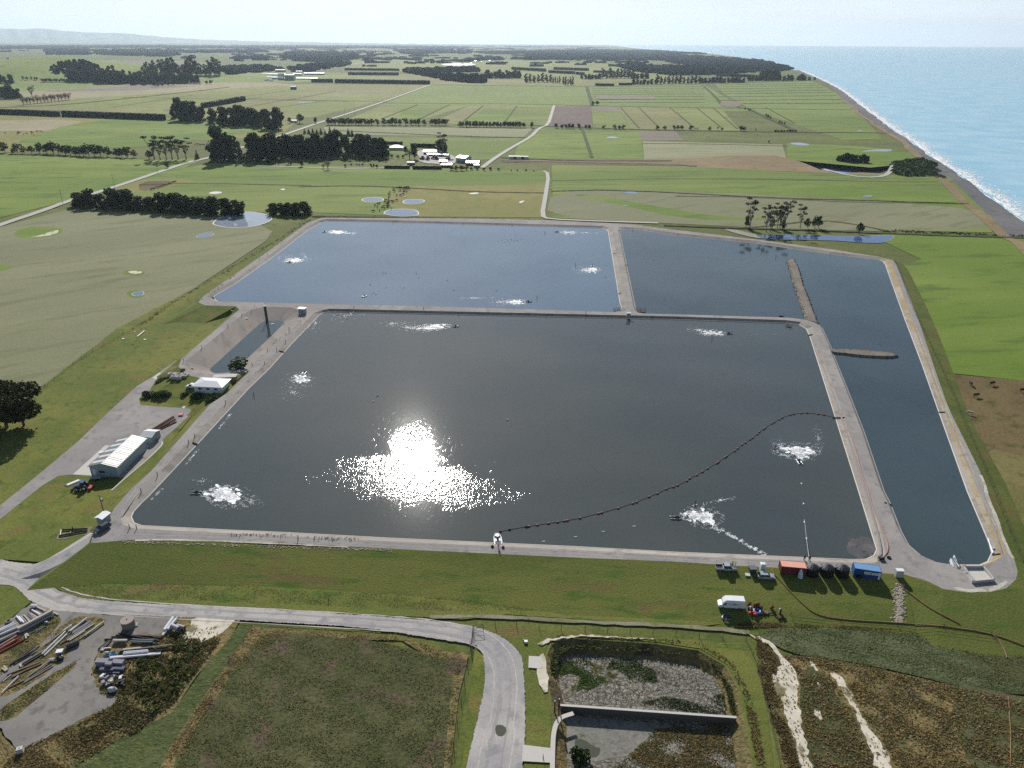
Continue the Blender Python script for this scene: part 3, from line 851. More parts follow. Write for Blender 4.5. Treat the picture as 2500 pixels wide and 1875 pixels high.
# around the sludge bed (kept clear of the pit itself)
gp('bed_verge', [(1186,1538),(1250,1530),(1410,1545),(1800,1570),(1860,1640),(1880,1800),(1900,1960),(1858,1960),(1835,1815),(1822,1750),(1808,1680),(1776,1622),(1708,1583),(1600,1567),(1420,1555),(1362,1558),(1338,1572),(1328,1600),(1326,1640),(1338,1700),(1345,1760),(1342,1960),(1272,1960),(1283,1817),(1280,1627),(1268,1589),(1233,1558)], M_bank, .1)
gp('swath', [(1830,1540),(2000,1520),(2250,1528),(2600,1560),(2600,1700),(2400,1690),(2200,1640),(2050,1610),(1940,1600)], M_swath, .278, 1)
gp('rough', [(1850,1590),(1940,1600),(2050,1612),(2200,1645),(2400,1690),(2640,1720),(2700,1960),(1920,1960),(1900,1800),(1870,1680)], M_rough, .282, 1)
gp('dark_soil', [(1965,1620),(2010,1640),(2080,1760),(2140,1960),(1990,1960),(1960,1800),(1950,1700)], M_dark, .284, 2)
gp('dark_soil', [(2320,1660),(2420,1690),(2640,1720),(2640,1960),(2420,1960),(2340,1820)], M_dark, .286, 2)
gp('dark_soil', [(2340,1560),(2450,1545),(2640,1580),(2640,1650),(2460,1680),(2360,1610)], M_dark, .288, 2)
for q in ([(1800,1540),(1840,1548),(1890,1570),(1925,1610),(1950,1650),(1958,1740),(1975,1820),(1995,1890),(2000,1960),(1965,1960),(1950,1870),(1925,1780),(1905,1710),(1890,1660),(1900,1610),(1870,1575),(1830,1555)],
          [(2015,1640),(2050,1640),(2080,1690),(2110,1750),(2150,1800),(2180,1850),(2190,1960),(2150,1960),(2130,1860),(2105,1800),(2075,1720),(2040,1670)]):
    q2 = resample(offset(GL(smooth(q, 1), .292), -.45)+[], .9)
    q2 = [Vector((v.x+random.uniform(-.45, .45), v.y+random.uniform(-.45, .45), .292)) for v in q2]
    struct('clay_track', MB().sheet([q2]), M_clay)
for q in ([(1975,1610),(1990,1622),(2000,1640),(1985,1635)], [(1882,1640),(1895,1650),(1905,1700),(1890,1690)], [(1985,1725),(2005,1740),(2010,1760),(1990,1750)], [(1990,1665),(2002,1668),(1998,1680)]):
    gp('clay_patch', q, M_clay, .294, 1, .3)
gp('clay_patch', [(470,1506),(520,1505),(572,1510),(560,1530),(530,1550),(500,1570),(450,1572),(430,1560),(460,1535)], M_clay, .296, 1, .5)
gp('clay_patch', [(1318,1600),(1330,1596),(1336,1640),(1342,1690),(1325,1690),(1310,1650),(1312,1632)], M_clay, .296, 1, .3)
gp('clay_patch', [(1310,1572),(1340,1559),(1420,1549),(1600,1560),(1420,1553),(1345,1563),(1322,1576)], M_clay, .297, 0, .25)
gp('clay_patch', [(2188,1450),(2215,1452),(2212,1480),(2205,1500),(2188,1500),(2190,1470)], M_clay, .298, 0, .3)
gp('gravel_yard', [(80,1470),(142,1488),(260,1500),(430,1503),(424,1512),(405,1545),(300,1560),(240,1590),(222,1640),(240,1690),(290,1702),(275,1722),(190,1760),(133,1792),(63,1827),(41,1830),(0,1776),(-90,1790),(-120,1600),(0,1530)], M_gravel2, .30, 0, .25)
for q in ([(0,1590),(130,1500),(150,1510),(120,1560),(60,1600),(0,1650),(-60,1660)], [(180,1505),(255,1505),(262,1515),(200,1560),(150,1620),(60,1680),(0,1705),(-30,1690),(60,1620),(130,1550)], [(0,1730),(60,1690),(120,1650),(190,1612),(170,1640),(110,1690),(50,1740),(0,1765)]):
    gp('weedy_strip', q, M_rough, .306, 1, .5)
Mmain = [(-60,1372),(0,1363),(25,1372),(95,1378),(98,1397),(104,1416),(152,1450),(168,1453),(222,1464),(380,1475),(700,1490),(980,1508),(1138,1524),(1185,1537),(1233,1558),(1268,1589),(1280,1627),(1283,1817),(1274,1875),(1270,1960),(1125,1960),(1138,1875),(1163,1766),(1185,1671),(1182,1602),(1166,1577),(1150,1572),(1043,1556),(885,1531),(700,1520),(430,1505),(142,1495),(76,1469),(57,1450),(32,1429),(0,1427),(-60,1430)]
gp('road', Mmain, M_track, .31, 1, .12)
Yp = [(-60,1283),(0,1234),(104,1150),(190,1078),(269,1002),(335,942),(377,917),(430,880),(442,890),(425,905),(462,935),(475,955),(351,960),(339,974),(343,989),(465,998),(468,1009),(424,1050),(399,1072),(398,1085),(345,1132),(304,1166),(221,1162),(174,1159),(142,1162),(104,1185),(32,1242),(0,1268),(-60,1318)]
gp('yard_road', Yp, M_gravel, .31, 0)
gp('concrete_apron', [(257,1087),(285,1088),(228,1160),(178,1158)], M_conc, .314)
gp('concrete_apron', [(388,910),(455,912),(460,928),(455,944),(412,944),(372,922)], M_conc, .314)
gp('concrete_path', [(466,962),(472,964),(450,997),(444,996)], M_conc, .316)
gp('concrete_pad', [(1291,1601),(1321,1603),(1320,1632),(1290,1630)], M_conc, .32)
gp('concrete_pad', [(1277,1818),(1343,1826),(1345,1862),(1274,1858)], M_conc, .32)
ribbon('launch_kerb', [(1348,1960),(1349,1830),(1352,1780),(1365,1752),(1400,1741)], .9, M_conc, .33, 2)
ribbon('ramp_road', [(236,1312),(190,1340),(150,1362),(110,1382),(60,1398)], 4.4, M_track, 0, 1, skirt=1, zs=(3.02, .33))
# wheel tracks on the crest and bank-foot tracks
M_worn = ground('worn_track', [(126,122,96),(142,138,120),(108,112,72)], .1, .5, 2, finew=.25)
ribbon('worn_track', [(1050,1505),(1200,1503),(1400,1516),(1600,1525),(1760,1535),(1830,1545)], 1.1, M_worn, .30, 2, jag=.3)
M_edge = ground('gravel_edge', [(196,190,176),(180,176,166),(150,146,120)], .2, .8, 2, finew=.2)
ribbon('gravel_windrow', [(330,1319),(420,1317),(560,1322),(700,1328),(850,1336)], .5, M_edge, ZC+.02, 1, jag=.7)
ribbon('gravel_windrow', [(2395,1160),(2422,1240),(2446,1305),(2470,1362)], .9, M_edge, ZC+.02, 1, jag=.6)
ribbon('gravel_windrow', [(2330,1437),(2380,1442),(2425,1438),(2460,1420)], .9, M_edge, ZC+.02, 1, jag=.8)
M_rut = ground('wheel_rut', [(150,147,146),(160,156,152),(140,137,134)], .1, .5, 2.5, finew=.12)
for off in (-.62, .62):
    for ln in ([(280,1300),(420,1304),(560,1309),(960,1328),(1400,1350),(1650,1361),(1900,1374),(2120,1382)], [(2150,1370),(2160,1340),(2120,1200),(2060,1020),(2000,860),(1985,822)], [(290,1262),(332,1198),(381,1150),(487,1035),(566,958),(625,900),(665,850),(725,785)], [(2465,1400),(2440,1310),(2390,1180),(2330,1050),(2262,870),(2195,680)]):
        c = GL(smooth(ln, 2, False), ZC+.012)
        c2 = []
        for i, p in enumerate(c):
            a = c[max(0, i-1)]; b = c[min(len(c)-1, i+1)]; d = (b-a).normalized()
            c2.append(p+Vector((-d.y, d.x, 0))*off)
        ribbon('wheel_rut', None, .55, M_rut, 0, world=c2, jag=.2)

M_rut2 = ground('road_rut', [(154,152,152),(162,159,157),(148,147,149)], .1, .5, 2.5, finew=.12)
M_lime = ground('lime_streak', [(184,179,172),(192,186,178),(170,166,161)], .1, .6, 2.5, finew=.15)
for off, wd_, mt_ in ((-1.2, .7, M_rut2), (.9, .5, M_rut2), (2.2, .3, M_lime), (-2.4, .25, M_lime)):
    for ln in ([(0,1392),(60,1408),(110,1440),(190,1472),(380,1490),(700,1506),(980,1522),(1120,1540),(1190,1565),(1230,1610),(1238,1680),(1225,1780),(1205,1875),(1200,1950)], ):
        c = GL(smooth(ln, 3, False), .322); c2 = []
        for i, p in enumerate(c):
            a = c[max(0, i-1)]; b = c[min(len(c)-1, i+1)]; d = (b-a).normalized()
            c2.append(p+Vector((-d.y, d.x, 0))*off*(1.25 if p.y < 95 else 1))
        ribbon('wheel_rut', None, wd_, mt_, 0, world=c2, jag=.8)
gp('road_puddle', [(1208,1775),(1216,1768),(1232,1772),(1238,1784),(1228,1798),(1212,1796)], M_still, .327, 1)
# ---- roads and ditches of the plain
ribbon('road', [(-60,572),(0,548),(95,517),(173,488),(246,467),(384,421),(457,396),(515,384),(590,359),(672,336),(788,296),(850,277),(942,246),(1052,206)], 6.5, M_farroad, .5, 1)
ribbon('farm_track', [(1177,409),(1207,386),(1257,355),(1296,334),(1315,313),(1338,305),(1346,280),(1353,257)], 5.5, M_farroad, .52, 1)
ribbon('farm_track', [(1326,417),(1340,423),(1332,477),(1323,527),(1338,534),(1450,539),(1607,544)], 3.6, M_farroad, .52, 1)
ribbon('farm_track', [(520,401),(700,407),(900,413),(1000,402)], 3.0, M_farroad, .5, 1)
ribbon('farm_track', [(110,220),(200,214),(340,203),(420,199)], 6, M_farroad, .6, 0)
ribbon('farm_track', [(1223,391),(1650,401),(1700,405)], 8, M_plough, .55, 1)
ribbon('farm_track', [(1223,394),(1650,404)], 2.5, M_far3, .56, 1)
ribbon('farm_track', [(2010,412),(2080,430),(2140,433),(2170,425),(2182,400)], 5, M_farroad, .52, 1)
ribbon('road', [(360,186),(385,183),(400,176),(395,170)], 12, M_farroad, .8, 1)
ribbon('road', [(735,175),(800,168),(860,157),(920,148),(1000,132)], 12, M_farroad, .8, 1)
for px, wd in (([(0,262),(150,256),(330,238),(480,222),(560,212)], 8), ([(300,237),(560,242),(850,247)], 4), ([(604,240),(940,248)], 4), ([(930,251),(1285,253),(1430,258),(2080,268)], 5), ([(1052,206),(1434,212),(1700,206),(1990,196)], 6), ([(1432,212),(1440,235),(1446,258)], 8), ([(815,318),(1150,333),(1290,335)], 4), ([(1300,306),(1560,316),(1900,322),(2170,324)], 5), ([(1420,310),(1445,384)], 4), ([(1222,384),(1400,392),(1640,392)], 4),
               ([(730,455),(870,452),(1000,458),(1180,468),(1328,470)], 2.2), ([(1345,466),(1500,462),(1900,483),(2100,488),(2366,497)], 2.5), ([(760,527),(1000,530),(1200,535),(1320,537)], 3), ([(1620,549),(1800,556),(1960,560),(2150,568),(2250,572),(2500,580)], 3.4), ([(1790,553),(1830,556),(2000,536),(2080,545),(2180,566)], 1.6), ([(1650,478),(1830,480),(2100,494),(2330,494)], 1.6), ([(1346,440),(1700,434),(2200,443),(2290,443)], 1.4),
               ([(1570,350),(1690,350),(1925,356)], 3), ([(340,450),(480,446),(760,452)], 1.6), ([(455,400),(520,396)], 1)):
    ribbon('ditch', px, wd, M_ditch, .6, 1, jag=.25)
# field division lines seen as thin darker strips
for a, b in (((270,262),(470,232)),((400,270),(640,236)),((560,268),(720,240)),((640,268),(800,244)),((1020,255),(930,290)),((1098,255),(1020,292)),((1180,257),(1125,300)),((1262,258),(1230,300)),((1515,262),(1560,312)),((1635,262),(1700,315)),((1560,262),(1610,312)),((1740,262),(1800,314)),((1700,262),(1760,310)),((1870,262),(1940,300)),((560,240),(700,222)),((700,245),(820,222))):
    ribbon('ditch', [a, b], 2.2, M_ditch, .62, 0, jag=.4)
for y0, y1 in ((212,210),(216,214),(220,218),(225,223),(230,227),(236,233),(243,240),(250,247)):
    ribbon('ditch', [(1446,y0),(1720,y0-1)], 6, M_ditch, .64, 0, jag=.4)
    ribbon('ditch', [(1755,y0-4+(y0-216)*.2),(2000+(y0-216)*2.2,y1-6+(y0-216)*.3)], 7, M_ditch, .64, 0, jag=.4)
gp('bare_strip', [(1455,235),(1600,236),(1600,242),(1460,242)], M_far4, .66)
# dark farm tracks down the far reserve, with gravel pit
gp('gravel_pit', [(1755,252),(1775,246),(1800,248),(1815,255),(1800,261),(1765,261)], M_far4, .68, 1)
ribbon('ditch', [(1715,208),(1735,225),(1750,240),(1762,254),(1830,266),(1880,290),(1940,318)], 7, M_ditch, .66, 0, jag=.3)

# coast: dry strip inside the cliff edge
cs = [p for p in coast[1:] if p.y > -50 and p.y < 1900]
inn = [Vector((p.x-random.uniform(7, 10)-max(0, (350-p.y))*.0, p.y, 0.45)) for p in cs]
struct('bluff_edge', MB().bridge([Vector((p.x-.1, p.y, .45)) for p in cs], inn, False), M_dry)

# ---- hills
def hill(x, y):
    h = 0
    for cx, cy, sx, sy, H, a in HB:
        ca, sa = math.cos(a), math.sin(a)
        u = ((x-cx)*ca+(y-cy)*sa)/sx; v_ = (-(x-cx)*sa+(y-cy)*ca)/sy
        h += H*math.exp(-(u*u+v_*v_))
    return h*(1+.05*math.sin(x*.02)*math.cos(y*.017))
g1 = Pd(170, 150, 2500); g2 = Pd(-60, 150, 2700); g3 = Pd(430, 190, 2700)
HB = [(g1.x, 2450, 230, 330, 54, .35), (g2.x-260, 2700, 420, 420, 66, 0), (g3.x-30, 2750, 420, 220, 26, -.15), (g1.x+170, 2580, 200, 240, 16, 0)]
xs = np.arange(-3000, -500, 40.0); ys = np.arange(1900, 3500, 40.0)
vs = []; fs = []
for j, y in enumerate(ys):
    for i, x in enumerate(xs):
        vs.append((x, y, hill(x, y)-1.2))
nx = len(xs)
for j in range(len(ys)-1):
    for i in range(nx-1): fs.append((j*nx+i, j*nx+i+1, (j+1)*nx+i+1, (j+1)*nx+i))
struct('hill', MB().add(vs, fs), M_hill, smooth=True)
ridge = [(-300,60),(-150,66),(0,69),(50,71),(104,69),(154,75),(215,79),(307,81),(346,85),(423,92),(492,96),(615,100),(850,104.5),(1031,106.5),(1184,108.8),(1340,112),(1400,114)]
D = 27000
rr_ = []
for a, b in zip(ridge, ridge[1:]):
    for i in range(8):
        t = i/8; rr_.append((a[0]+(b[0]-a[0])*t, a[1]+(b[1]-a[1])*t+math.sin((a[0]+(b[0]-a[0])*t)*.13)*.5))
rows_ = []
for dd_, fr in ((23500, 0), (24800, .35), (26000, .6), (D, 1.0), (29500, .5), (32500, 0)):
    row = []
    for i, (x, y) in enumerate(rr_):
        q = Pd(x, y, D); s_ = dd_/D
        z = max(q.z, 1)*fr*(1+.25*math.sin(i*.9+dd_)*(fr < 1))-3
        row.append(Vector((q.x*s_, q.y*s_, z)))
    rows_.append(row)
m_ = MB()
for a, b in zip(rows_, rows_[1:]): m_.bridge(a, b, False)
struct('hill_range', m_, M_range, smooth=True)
# ================================================================== vegetation
def mesh_np(name, verts, faces, mat, parent=None, smooth=False):
    me = bpy.data.meshes.new(name)
    n = len(verts); k = faces.shape[1]
    me.vertices.add(n); me.vertices.foreach_set('co', np.asarray(verts, np.float32).ravel())
    nf = len(faces)
    me.loops.add(nf*k); me.loops.foreach_set('vertex_index', faces.astype(np.int32).ravel())
    me.polygons.add(nf); me.polygons.foreach_set('loop_start', np.arange(nf, dtype=np.int32)*k)
    me.update(calc_edges=True)
    me.materials.append(mat)
    o = bpy.data.objects.new(name, me); COL.objects.link(o)
    if parent is not None: o.parent = parent
    return o
def cards(C, size, up=0.0, asp=1.0):
    """quads at centres C with random orientation; size per card"""
    n = len(C)
    a = rng.normal(size=(n, 3)); a[:, 2] += up*rng.choice([-1, 1], n)*0
    a /= np.linalg.norm(a, axis=1)[:, None]
    b = rng.normal(size=(n, 3)); b -= (b*a).sum(1)[:, None]*a; b /= np.linalg.norm(b, axis=1)[:, None]
    s = np.asarray(size)[:, None]*0.5
    a = a*s*asp; b = b*s
    k1 = 1+rng.uniform(-.35, .35, (n, 1)); k2 = 1+rng.uniform(-.35, .35, (n, 1))
    v = np.stack([C-a*k1-b, C+a-b*k2, C+a*k2+b, C-a+b*k1], 1).reshape(-1, 3)
    f = np.arange(4*n).reshape(n, 4)
    return v, f
def blobcloud(blobs, per_m2, size):
    """leaf centres in the outer shells of ellipsoid blobs (cx,cy,cz,rx,ry,rz)"""
    out = []
    for (cx, cy, cz, rx, ry, rz) in blobs:
        ar = 4*math.pi*((rx*ry)**1.6/3+(rx*rz)**1.6/3+(ry*rz)**1.6/3)**(1/1.6)
        n = max(12, int(ar*per_m2))
        d = rng.normal(size=(n, 3)); d /= np.linalg.norm(d, axis=1)[:, None]
        r = 1-np.abs(rng.normal(0, .22, (n, 1)))
        lump = 1+.16*np.sin(d[:, :1]*7+cx)*np.cos(d[:, 1:2]*6+cy)+.1*np.sin(d[:, 2:3]*9+cz)
        out.append(d*np.clip(r, .15, 1.1)*lump*np.array([rx, ry, rz])+np.array([cx, cy, cz]))
    C = np.concatenate(out)
    C = C[C[:, 2] > 0.15]
    return C, rng.uniform(.6, 1.4, len(C))*size
L_dark = leafy('dark_conifer_leaf', (40,56,36), (72,88,48), .35, .2)
L_mac = leafy('macrocarpa_leaf', (42,58,40), (76,94,54), .3, .2)
L_gum = leafy('gum_leaf', (52,58,42), (74,78,56), .4, .15)
L_green = leafy('shrub_leaf', (44,64,32), (72,90,44), .8, .15)
L_bright = leafy('bright_shrub_leaf', (66,88,38), (92,112,50), 1.0, .2)
L_bare = leafy('bare_twig', (92,84,78), (112,102,92), .5, .1)
L_tan = leafy('dry_reed', (158,134,88), (128,108,72), .8, .3)
L_farw = leafy('far_wood_leaf', (22,34,38), (34,48,46), .02, .0, 0.0)
M_bark = plain('bark', (92,84,76), .9, scale=2, var=.25)
M_barkp = plain('pale_bark', (150,142,130), .85, scale=2, var=.2)

def make_tree(name, label, cat, blobs, leaf, bark, size=.7, dens=1.6, trunk=None, H=10):
    t = thing(name, label, cat)
    C, s = blobcloud(blobs, dens, size)
    v, f = cards(C, s)
    mesh_np('crown', v, f, leaf, t)
    m = MB()
    for seg in (trunk or [((0, 0, -.3), (0, 0, H*.55), .035*H, .015*H)]):
        m.tube(seg[0], seg[1], seg[2], seg[3], 7)
    m.build('trunk', bark, t)
    return t
def rb(n, H, Wd, zlo=.3, flat=.7, seed=0, top=1.0):
    q = random.Random(seed); out = []
    for i in range(n):
        z = zlo+(1-zlo)*(i+.5)/n*.92
        w_ = Wd*.5*(math.sin(math.pi*min(1, (z-zlo)/(1-zlo)*.75+.25))**.6)
        a = q.uniform(0, 6.28); d = w_*q.uniform(.25, .7)
        r = Wd*.5*q.uniform(.36, .56)*(1-.35*(z-zlo)/(1-zlo)*top)
        out.append((d*math.cos(a), d*math.sin(a), z*H*.95, r, r, r*flat))
    return out
def limbs(bl, H, q, r=.028):
    out = [((0, 0, -.3), (0, 0, H*.3), r*H, r*H*.75)]
    for b in bl:
        out.append(((0, 0, H*q.uniform(.15, .3)), (b[0]*.9, b[1]*.9, b[2]), r*H*.5, r*H*.12))
    return out
P = {}
for i in range(4):      # dark spreading macrocarpas / pines, unit height 12
    q = random.Random(i+5)
    bl = rb(16, 12, 10, .06, .66, 40+i, .6)
    P['mac%d' % i] = Proto(make_tree('macrocarpa_tree', None, 'tree', bl, L_mac, M_bark, .75, 2.0, limbs(bl, 12, q), 12))
for i in range(3):
    q = random.Random(i+15)
    bl = rb(15, 14, 7, .12, .8, 60+i, 1.0)
    P['pine%d' % i] = Proto(make_tree('pine_tree', None, 'tree', bl, L_dark, M_bark, .8, 1.5, limbs(bl, 14, q), 14))
for i in range(3):      # small round hedgerow trees, unit height 6
    q = random.Random(i+25)
    bl = rb(8, 6, 5.5, .3, .7, 80+i, .5)
    P['round%d' % i] = Proto(make_tree('round_tree', None, 'tree', bl, L_dark, M_bark, .55, 1.8, limbs(bl, 6, q), 6))
for i in range(3):      # gums: open limbs with leaf clumps at their ends, unit height 18
    q = random.Random(i+35); bl = []; sg = [((0, 0, -.3), (.3, .1, 4.5), .42, .3)]
    for b in range(9):
        a = b*2.4+q.uniform(-.4, .4); d = q.uniform(1.2, 4.8); z = q.uniform(9.5, 17)
        mid = (d*.35*math.cos(a), d*.35*math.sin(a), z*.55)
        end = (d*math.cos(a), d*math.sin(a), z)
        sg += [((.3, .1, 4.3), mid, .24, .15), (mid, end, .15, .06)]
        bl.append((end[0], end[1], end[2]+.3, q.uniform(1.3, 2.1), q.uniform(1.2, 2), q.uniform(.55, .85)))
        if q.random() < .5: bl.append((mid[0]*1.2, mid[1]*1.2, mid[2]+1, .8, .8, .6))
    P['gum%d' % i] = Proto(make_tree('gum_tree', None, 'tree', bl, L_gum, M_barkp, .5, 2.4, sg, 18))
for i in range(2):
    q = random.Random(i+45)
    bl = [(0, 0, 1+k*1.05, 2.3*(1-k/9.5), 2.3*(1-k/9.5), .9) for k in range(9)]
    P['cone%d' % i] = Proto(make_tree('conical_tree', None, 'tree', bl, L_mac, M_bark, .5, 2.6, None, 10))
for i in range(2):
    q = random.Random(i+55); sg = [((0, 0, -.3), (0, 0, 5), .18, .08)]
    for b in range(26):
        a = q.uniform(0, 6.28); z = q.uniform(1.2, 4.6); d = q.uniform(.8, 2.2)
        sg.append(((0, 0, z*.7), (d*math.cos(a), d*math.sin(a), z+q.uniform(.6, 1.8)), .06, .02))
    bl = [(q.uniform(-1.4, 1.4), q.uniform(-1.4, 1.4), q.uniform(2.5, 5.3), 1.2, 1.2, 1.0) for _ in range(6)]
    P['bare%d' % i] = Proto(make_tree('bare_tree', None, 'tree', bl, L_bare, M_bark, .22, 3.2, sg, 6))
for i in range(3):
    bl = [(random.Random(i*9+k).uniform(-.7, .7), random.Random(i*7+k).uniform(-.7, .7), .8+.35*(k % 3), .95, .95, .75) for k in range(6)]
    P['shrub%d' % i] = Proto(make_tree('shrub', None, 'shrub', bl, L_green, M_bark, .28, 9, [((0, 0, -.1), (0, 0, 1), .1, .06)], 2.2))
UNIT = {'mac': 12, 'pine': 14, 'round': 6.1, 'gum': 18, 'cone': 10.5, 'bare': 6.3, 'shrub': 2.4}
NV = {'mac': 4, 'pine': 3, 'round': 3, 'gum': 3, 'cone': 2, 'bare': 2, 'shrub': 3}
vi = [0]
def Gh(px, py):
    g = G(px, py)
    if px > 660 or py > 232 or py < 112: return g
    r = ray(px, py)
    for i in range(900, 3500, 12):
        t = i/r.y; x, y, z = r.x*t, r.y*t, CAM_H+r.z*t
        if z <= max(0, hill(x, y)-1.2): return Vector((x, y, max(0, hill(x, y)-1.5)))
    return g
def hpx2m(px, py, hpx, z=0.0):
    g = G(px, py, z)
    d = (Vector((0, 0, CAM_H))-g).length
    dep = math.asin((CAM_H-z)/d)
    return hpx*d/F*math.cos(math.atan((py-937.5)/F))/math.cos(dep)*1.0
def tree(kind, px, py, hpx, label, group=None, wide=1.0, z=0.0, cat='tree', g=None):
    vi[0] += 1
    v = vi[0] % NV[kind]
    h = hpx2m(px, py, hpx, z)
    s = h/UNIT[kind]
    p = g or (Gh(px, py) if (px < 660 and py < 232) else G(px, py, z))
    return P['%s%d' % (kind, v)].put(p, random.uniform(0, 6.28), (s*wide, s*wide, s), label, group, cat)
def row(kind, pts, label, group, wide=1.0, hj=.12, cat='tree', noun='tree', z=0.0):
    pts = sorted(pts)
    for i, (x, y, h) in enumerate(pts):
        tree(kind, x, y, h*random.uniform(1-hj, 1+hj), '%s %s from left %s' % (nth(i), noun, label), group, wide, z, cat)

# --- near shelterbelts by the brown pool
row('mac', [(190+30*i, 503+1.75*i, 34+i*.7) for i in range(14)], 'in the dark pine shelterbelt left of the brown pool', 'pines in the shelterbelt left of the brown pool', 1.45, .22)
row('mac', [(668, 523, 24), (688, 524, 30), (706, 525, 33), (726, 525, 32), (745, 524, 29)], 'in the small dark clump right of the brown pool', 'trees in the clump right of the brown pool', 1.35, .2)
# --- big trees round the farm
big = [(539,393,71),(567,391,55),(614,391,58),(628,391,62),(650,391,56),(666,389,60),(697,385,56),(712,384,48),(726,385,54),(740,385,58),(757,385,50),(772,385,58),(788,385,52),(809,381,50),(825,377,64),(846,381,45),(866,381,42),(882,381,55),(899,381,56),(916,382,46),(930,383,50),(942,383,42)]
row('mac', big, 'in the tall dark belt beside the farmyard', 'tall dark trees beside the farmyard', .92)
row('bare', [(530,392,44),(552,394,30),(573,393,42),(612,394,26)], 'in front of the tall dark farm belt', 'bare grey trees in front of the farm belt', .8, noun='bare grey tree')
tree('cone', 589, 396, 45, 'narrow dark conifer between bare trees at the left end of the farm belt')
row('cone', [(744,327,12),(754,327,13),(764,327,13),(774,328,13),(784,328,14),(794,328,12),(806,328,18),(818,329,15),(851,332,18),(860,333,17)], 'behind the pond of the farm belt', 'conifers behind the farm pond', 1.5, noun='conifer')
row('round', [(648,402,10),(656,402,10),(680,402,7),(711,403,8),(736,407,18),(843,409,8),(858,405,6),(871,405,6),(878,405,6),(885,405,6),(906,409,9),(913,409,9),(921,410,10)], 'along the farm lane south of the big belt', 'small trees along the farm lane', 1.0)
row('bare', [(775,388,13),(801,389,17),(815,389,12),(705,402,17),(801,414,22),(790,412,12)], 'by the farm lane', 'bare trees by the farm lane', 1.2, noun='bare tree')
row('round', [(843,392,12),(855,392,14),(878,392,12),(890,393,14),(900,393,12),(927,394,9),(941,394,10),(957,385,8),(972,387,9),(985,386,9)], 'on the lawn between lane and farm belt', 'round trees on the farm lawn', 1.2)
tree('gum', 1082, 373, 48, 'large broad gum rising above the white farm roofs', None, 1.15)
tree('mac', 1076, 371, 30, 'dark tree under the large broad gum by the white farm roofs', None, 1.3)
tree('round', 1013, 388, 36, 'tall dark bushy tree left of the gravelled farmyard', None, .8)
tree('bare', 1000, 388, 28, 'twiggy tree left of the gravelled farmyard')
tree('round', 990, 375, 18, 'dark tree beside the pale roofed farmhouse')
row('round', [(1101,416,13),(1113,417,15),(1126,417,15),(1140,416,10),(1151,416,8),(1166,416,7),(1182,417,8),(1197,416,8),(1217,416,6),(1248,418,4),(1263,418,4),(1284,418,5),(1303,419,4)], 'along the fence below the farm sheds', 'dark trees along the fence below the farm sheds', 1.4)
# --- tree rows of the plain
r1x = list(range(803, 910, 8))+[921,937,950,958,966,975,990,1005,1014,1022,1035,1055,1064,1073,1082,1090]
row('round', [(x, 305+(x-800)*.004, 16) for x in r1x], 'in the row left of the middle gap behind the pale field', 'dark trees in the row behind the pale field', 1.1)
r1y = list(range(1123, 1174, 8))+[1180,1188,1197,1206]+list(range(1214, 1286, 8))+[1298]
row('round', [(x, 310+(x-1120)*.01, 14) for x in r1y], 'in the row right of the middle gap behind the pale field', 'dark trees in the row toward the ploughed field', 1.1)
row('round', [(1357,313,11),(1373,314,11),(1381,314,12),(1390,314,12),(1399,314,12),(1413,314,11),(1430,314,10),(1438,314,10),(1474,315,9),(1500,315,11),(1511,316,11),(1522,316,10)], 'in the row at the foot of the ploughed field', 'dark trees at the foot of the ploughed field', 1.25)
row('round', [(1605,317,10),(1623,317,11),(1645,317,11),(1655,317,11),(1664,317,11),(1687,318,11),(1732,319,11),(1763,319,8),(1808,320,11),(1816,320,11)], 'in the sparse row across the right hand fields', 'sparse row of trees across the right hand fields', 1.2)
row('bare', [(1752,319,11),(1844,321,9),(1703,319,8)], 'in the sparse row across the right hand fields', 'bare trees in the sparse row', .8, noun='bare tree')
row('shrub', [(1893+7*i, 322, 4.5) for i in range(8)], 'in the short row of bushes by the right hand pools', 'short row of bushes by the right hand pools', 1.2, cat='bush', noun='bush')
row('round', [(1819,268,6),(1826,270,7),(1831,272,6),(1870,285,7),(1875,288,8),(1881,290,6),(1903,302,7),(1908,303,7),(1915,306,8)], 'along the diagonal ditch toward the sea', 'trees along the diagonal ditch', .9)
row('round', [(1448,257,10),(1457,257,11)], 'of the lone pair at the corner of the striped fields', 'lone pair of trees by the striped fields', 1.2)
tree('round', 1877, 349, 6, 'lone round tree in the right hand pasture', None, 1.3)
row('round', [(13,373,20),(30,376,9),(44,374,18),(60,375,17),(78,375,18),(97,375,21),(115,375,22),(131,375,24),(143,377,22)], 'in the hedgerow at the top of the bright left field', 'hedgerow trees above the bright left field', 1.15)
row('round', [(160,378,20),(172,379,20),(185,380,20),(194,380,17),(205,381,25),(218,381,24),(232,382,24),(246,382,22),(262,383,22),(285,383,21),(298,384,22),(312,384,20),(327,385,17)], 'in the right part of the hedgerow above the bright left field', 'right part of the hedgerow above the bright left field', 1.15)
row('gum', [(377,390,50),(392,391,42),(407,391,50),(421,390,46),(436,389,53),(455,389,45)], 'in the pale gum clump left of the road', 'gums in the clump left of the road', 1.3, noun='gum')
tree('round', 365, 389, 20, 'dark bush at the left foot of the pale gum clump')
tree('cone', 482, 389, 21, 'dark conifer right of the pale gum clump beside the road', None, 1.3)
tree('round', 408, 411, 14, 'small lone tree on the verge of the straight road')
row('mac', [(423,291,20),(440,294,48),(458,295,42),(474,296,44),(494,297,36),(521,301,36),(546,307,45),(567,307,42),(582,307,46),(597,307,50),(616,307,42),(632,311,44),(653,315,46),(680,316,46)], 'in the dark farm clump beyond the green crop', 'dark trees beyond the green crop', .95)
row('round', [(707,301,13),(732,301,20),(771,301,12)], 'beside the white house near the road bend', 'trees beside the white house near the road', 1.0)
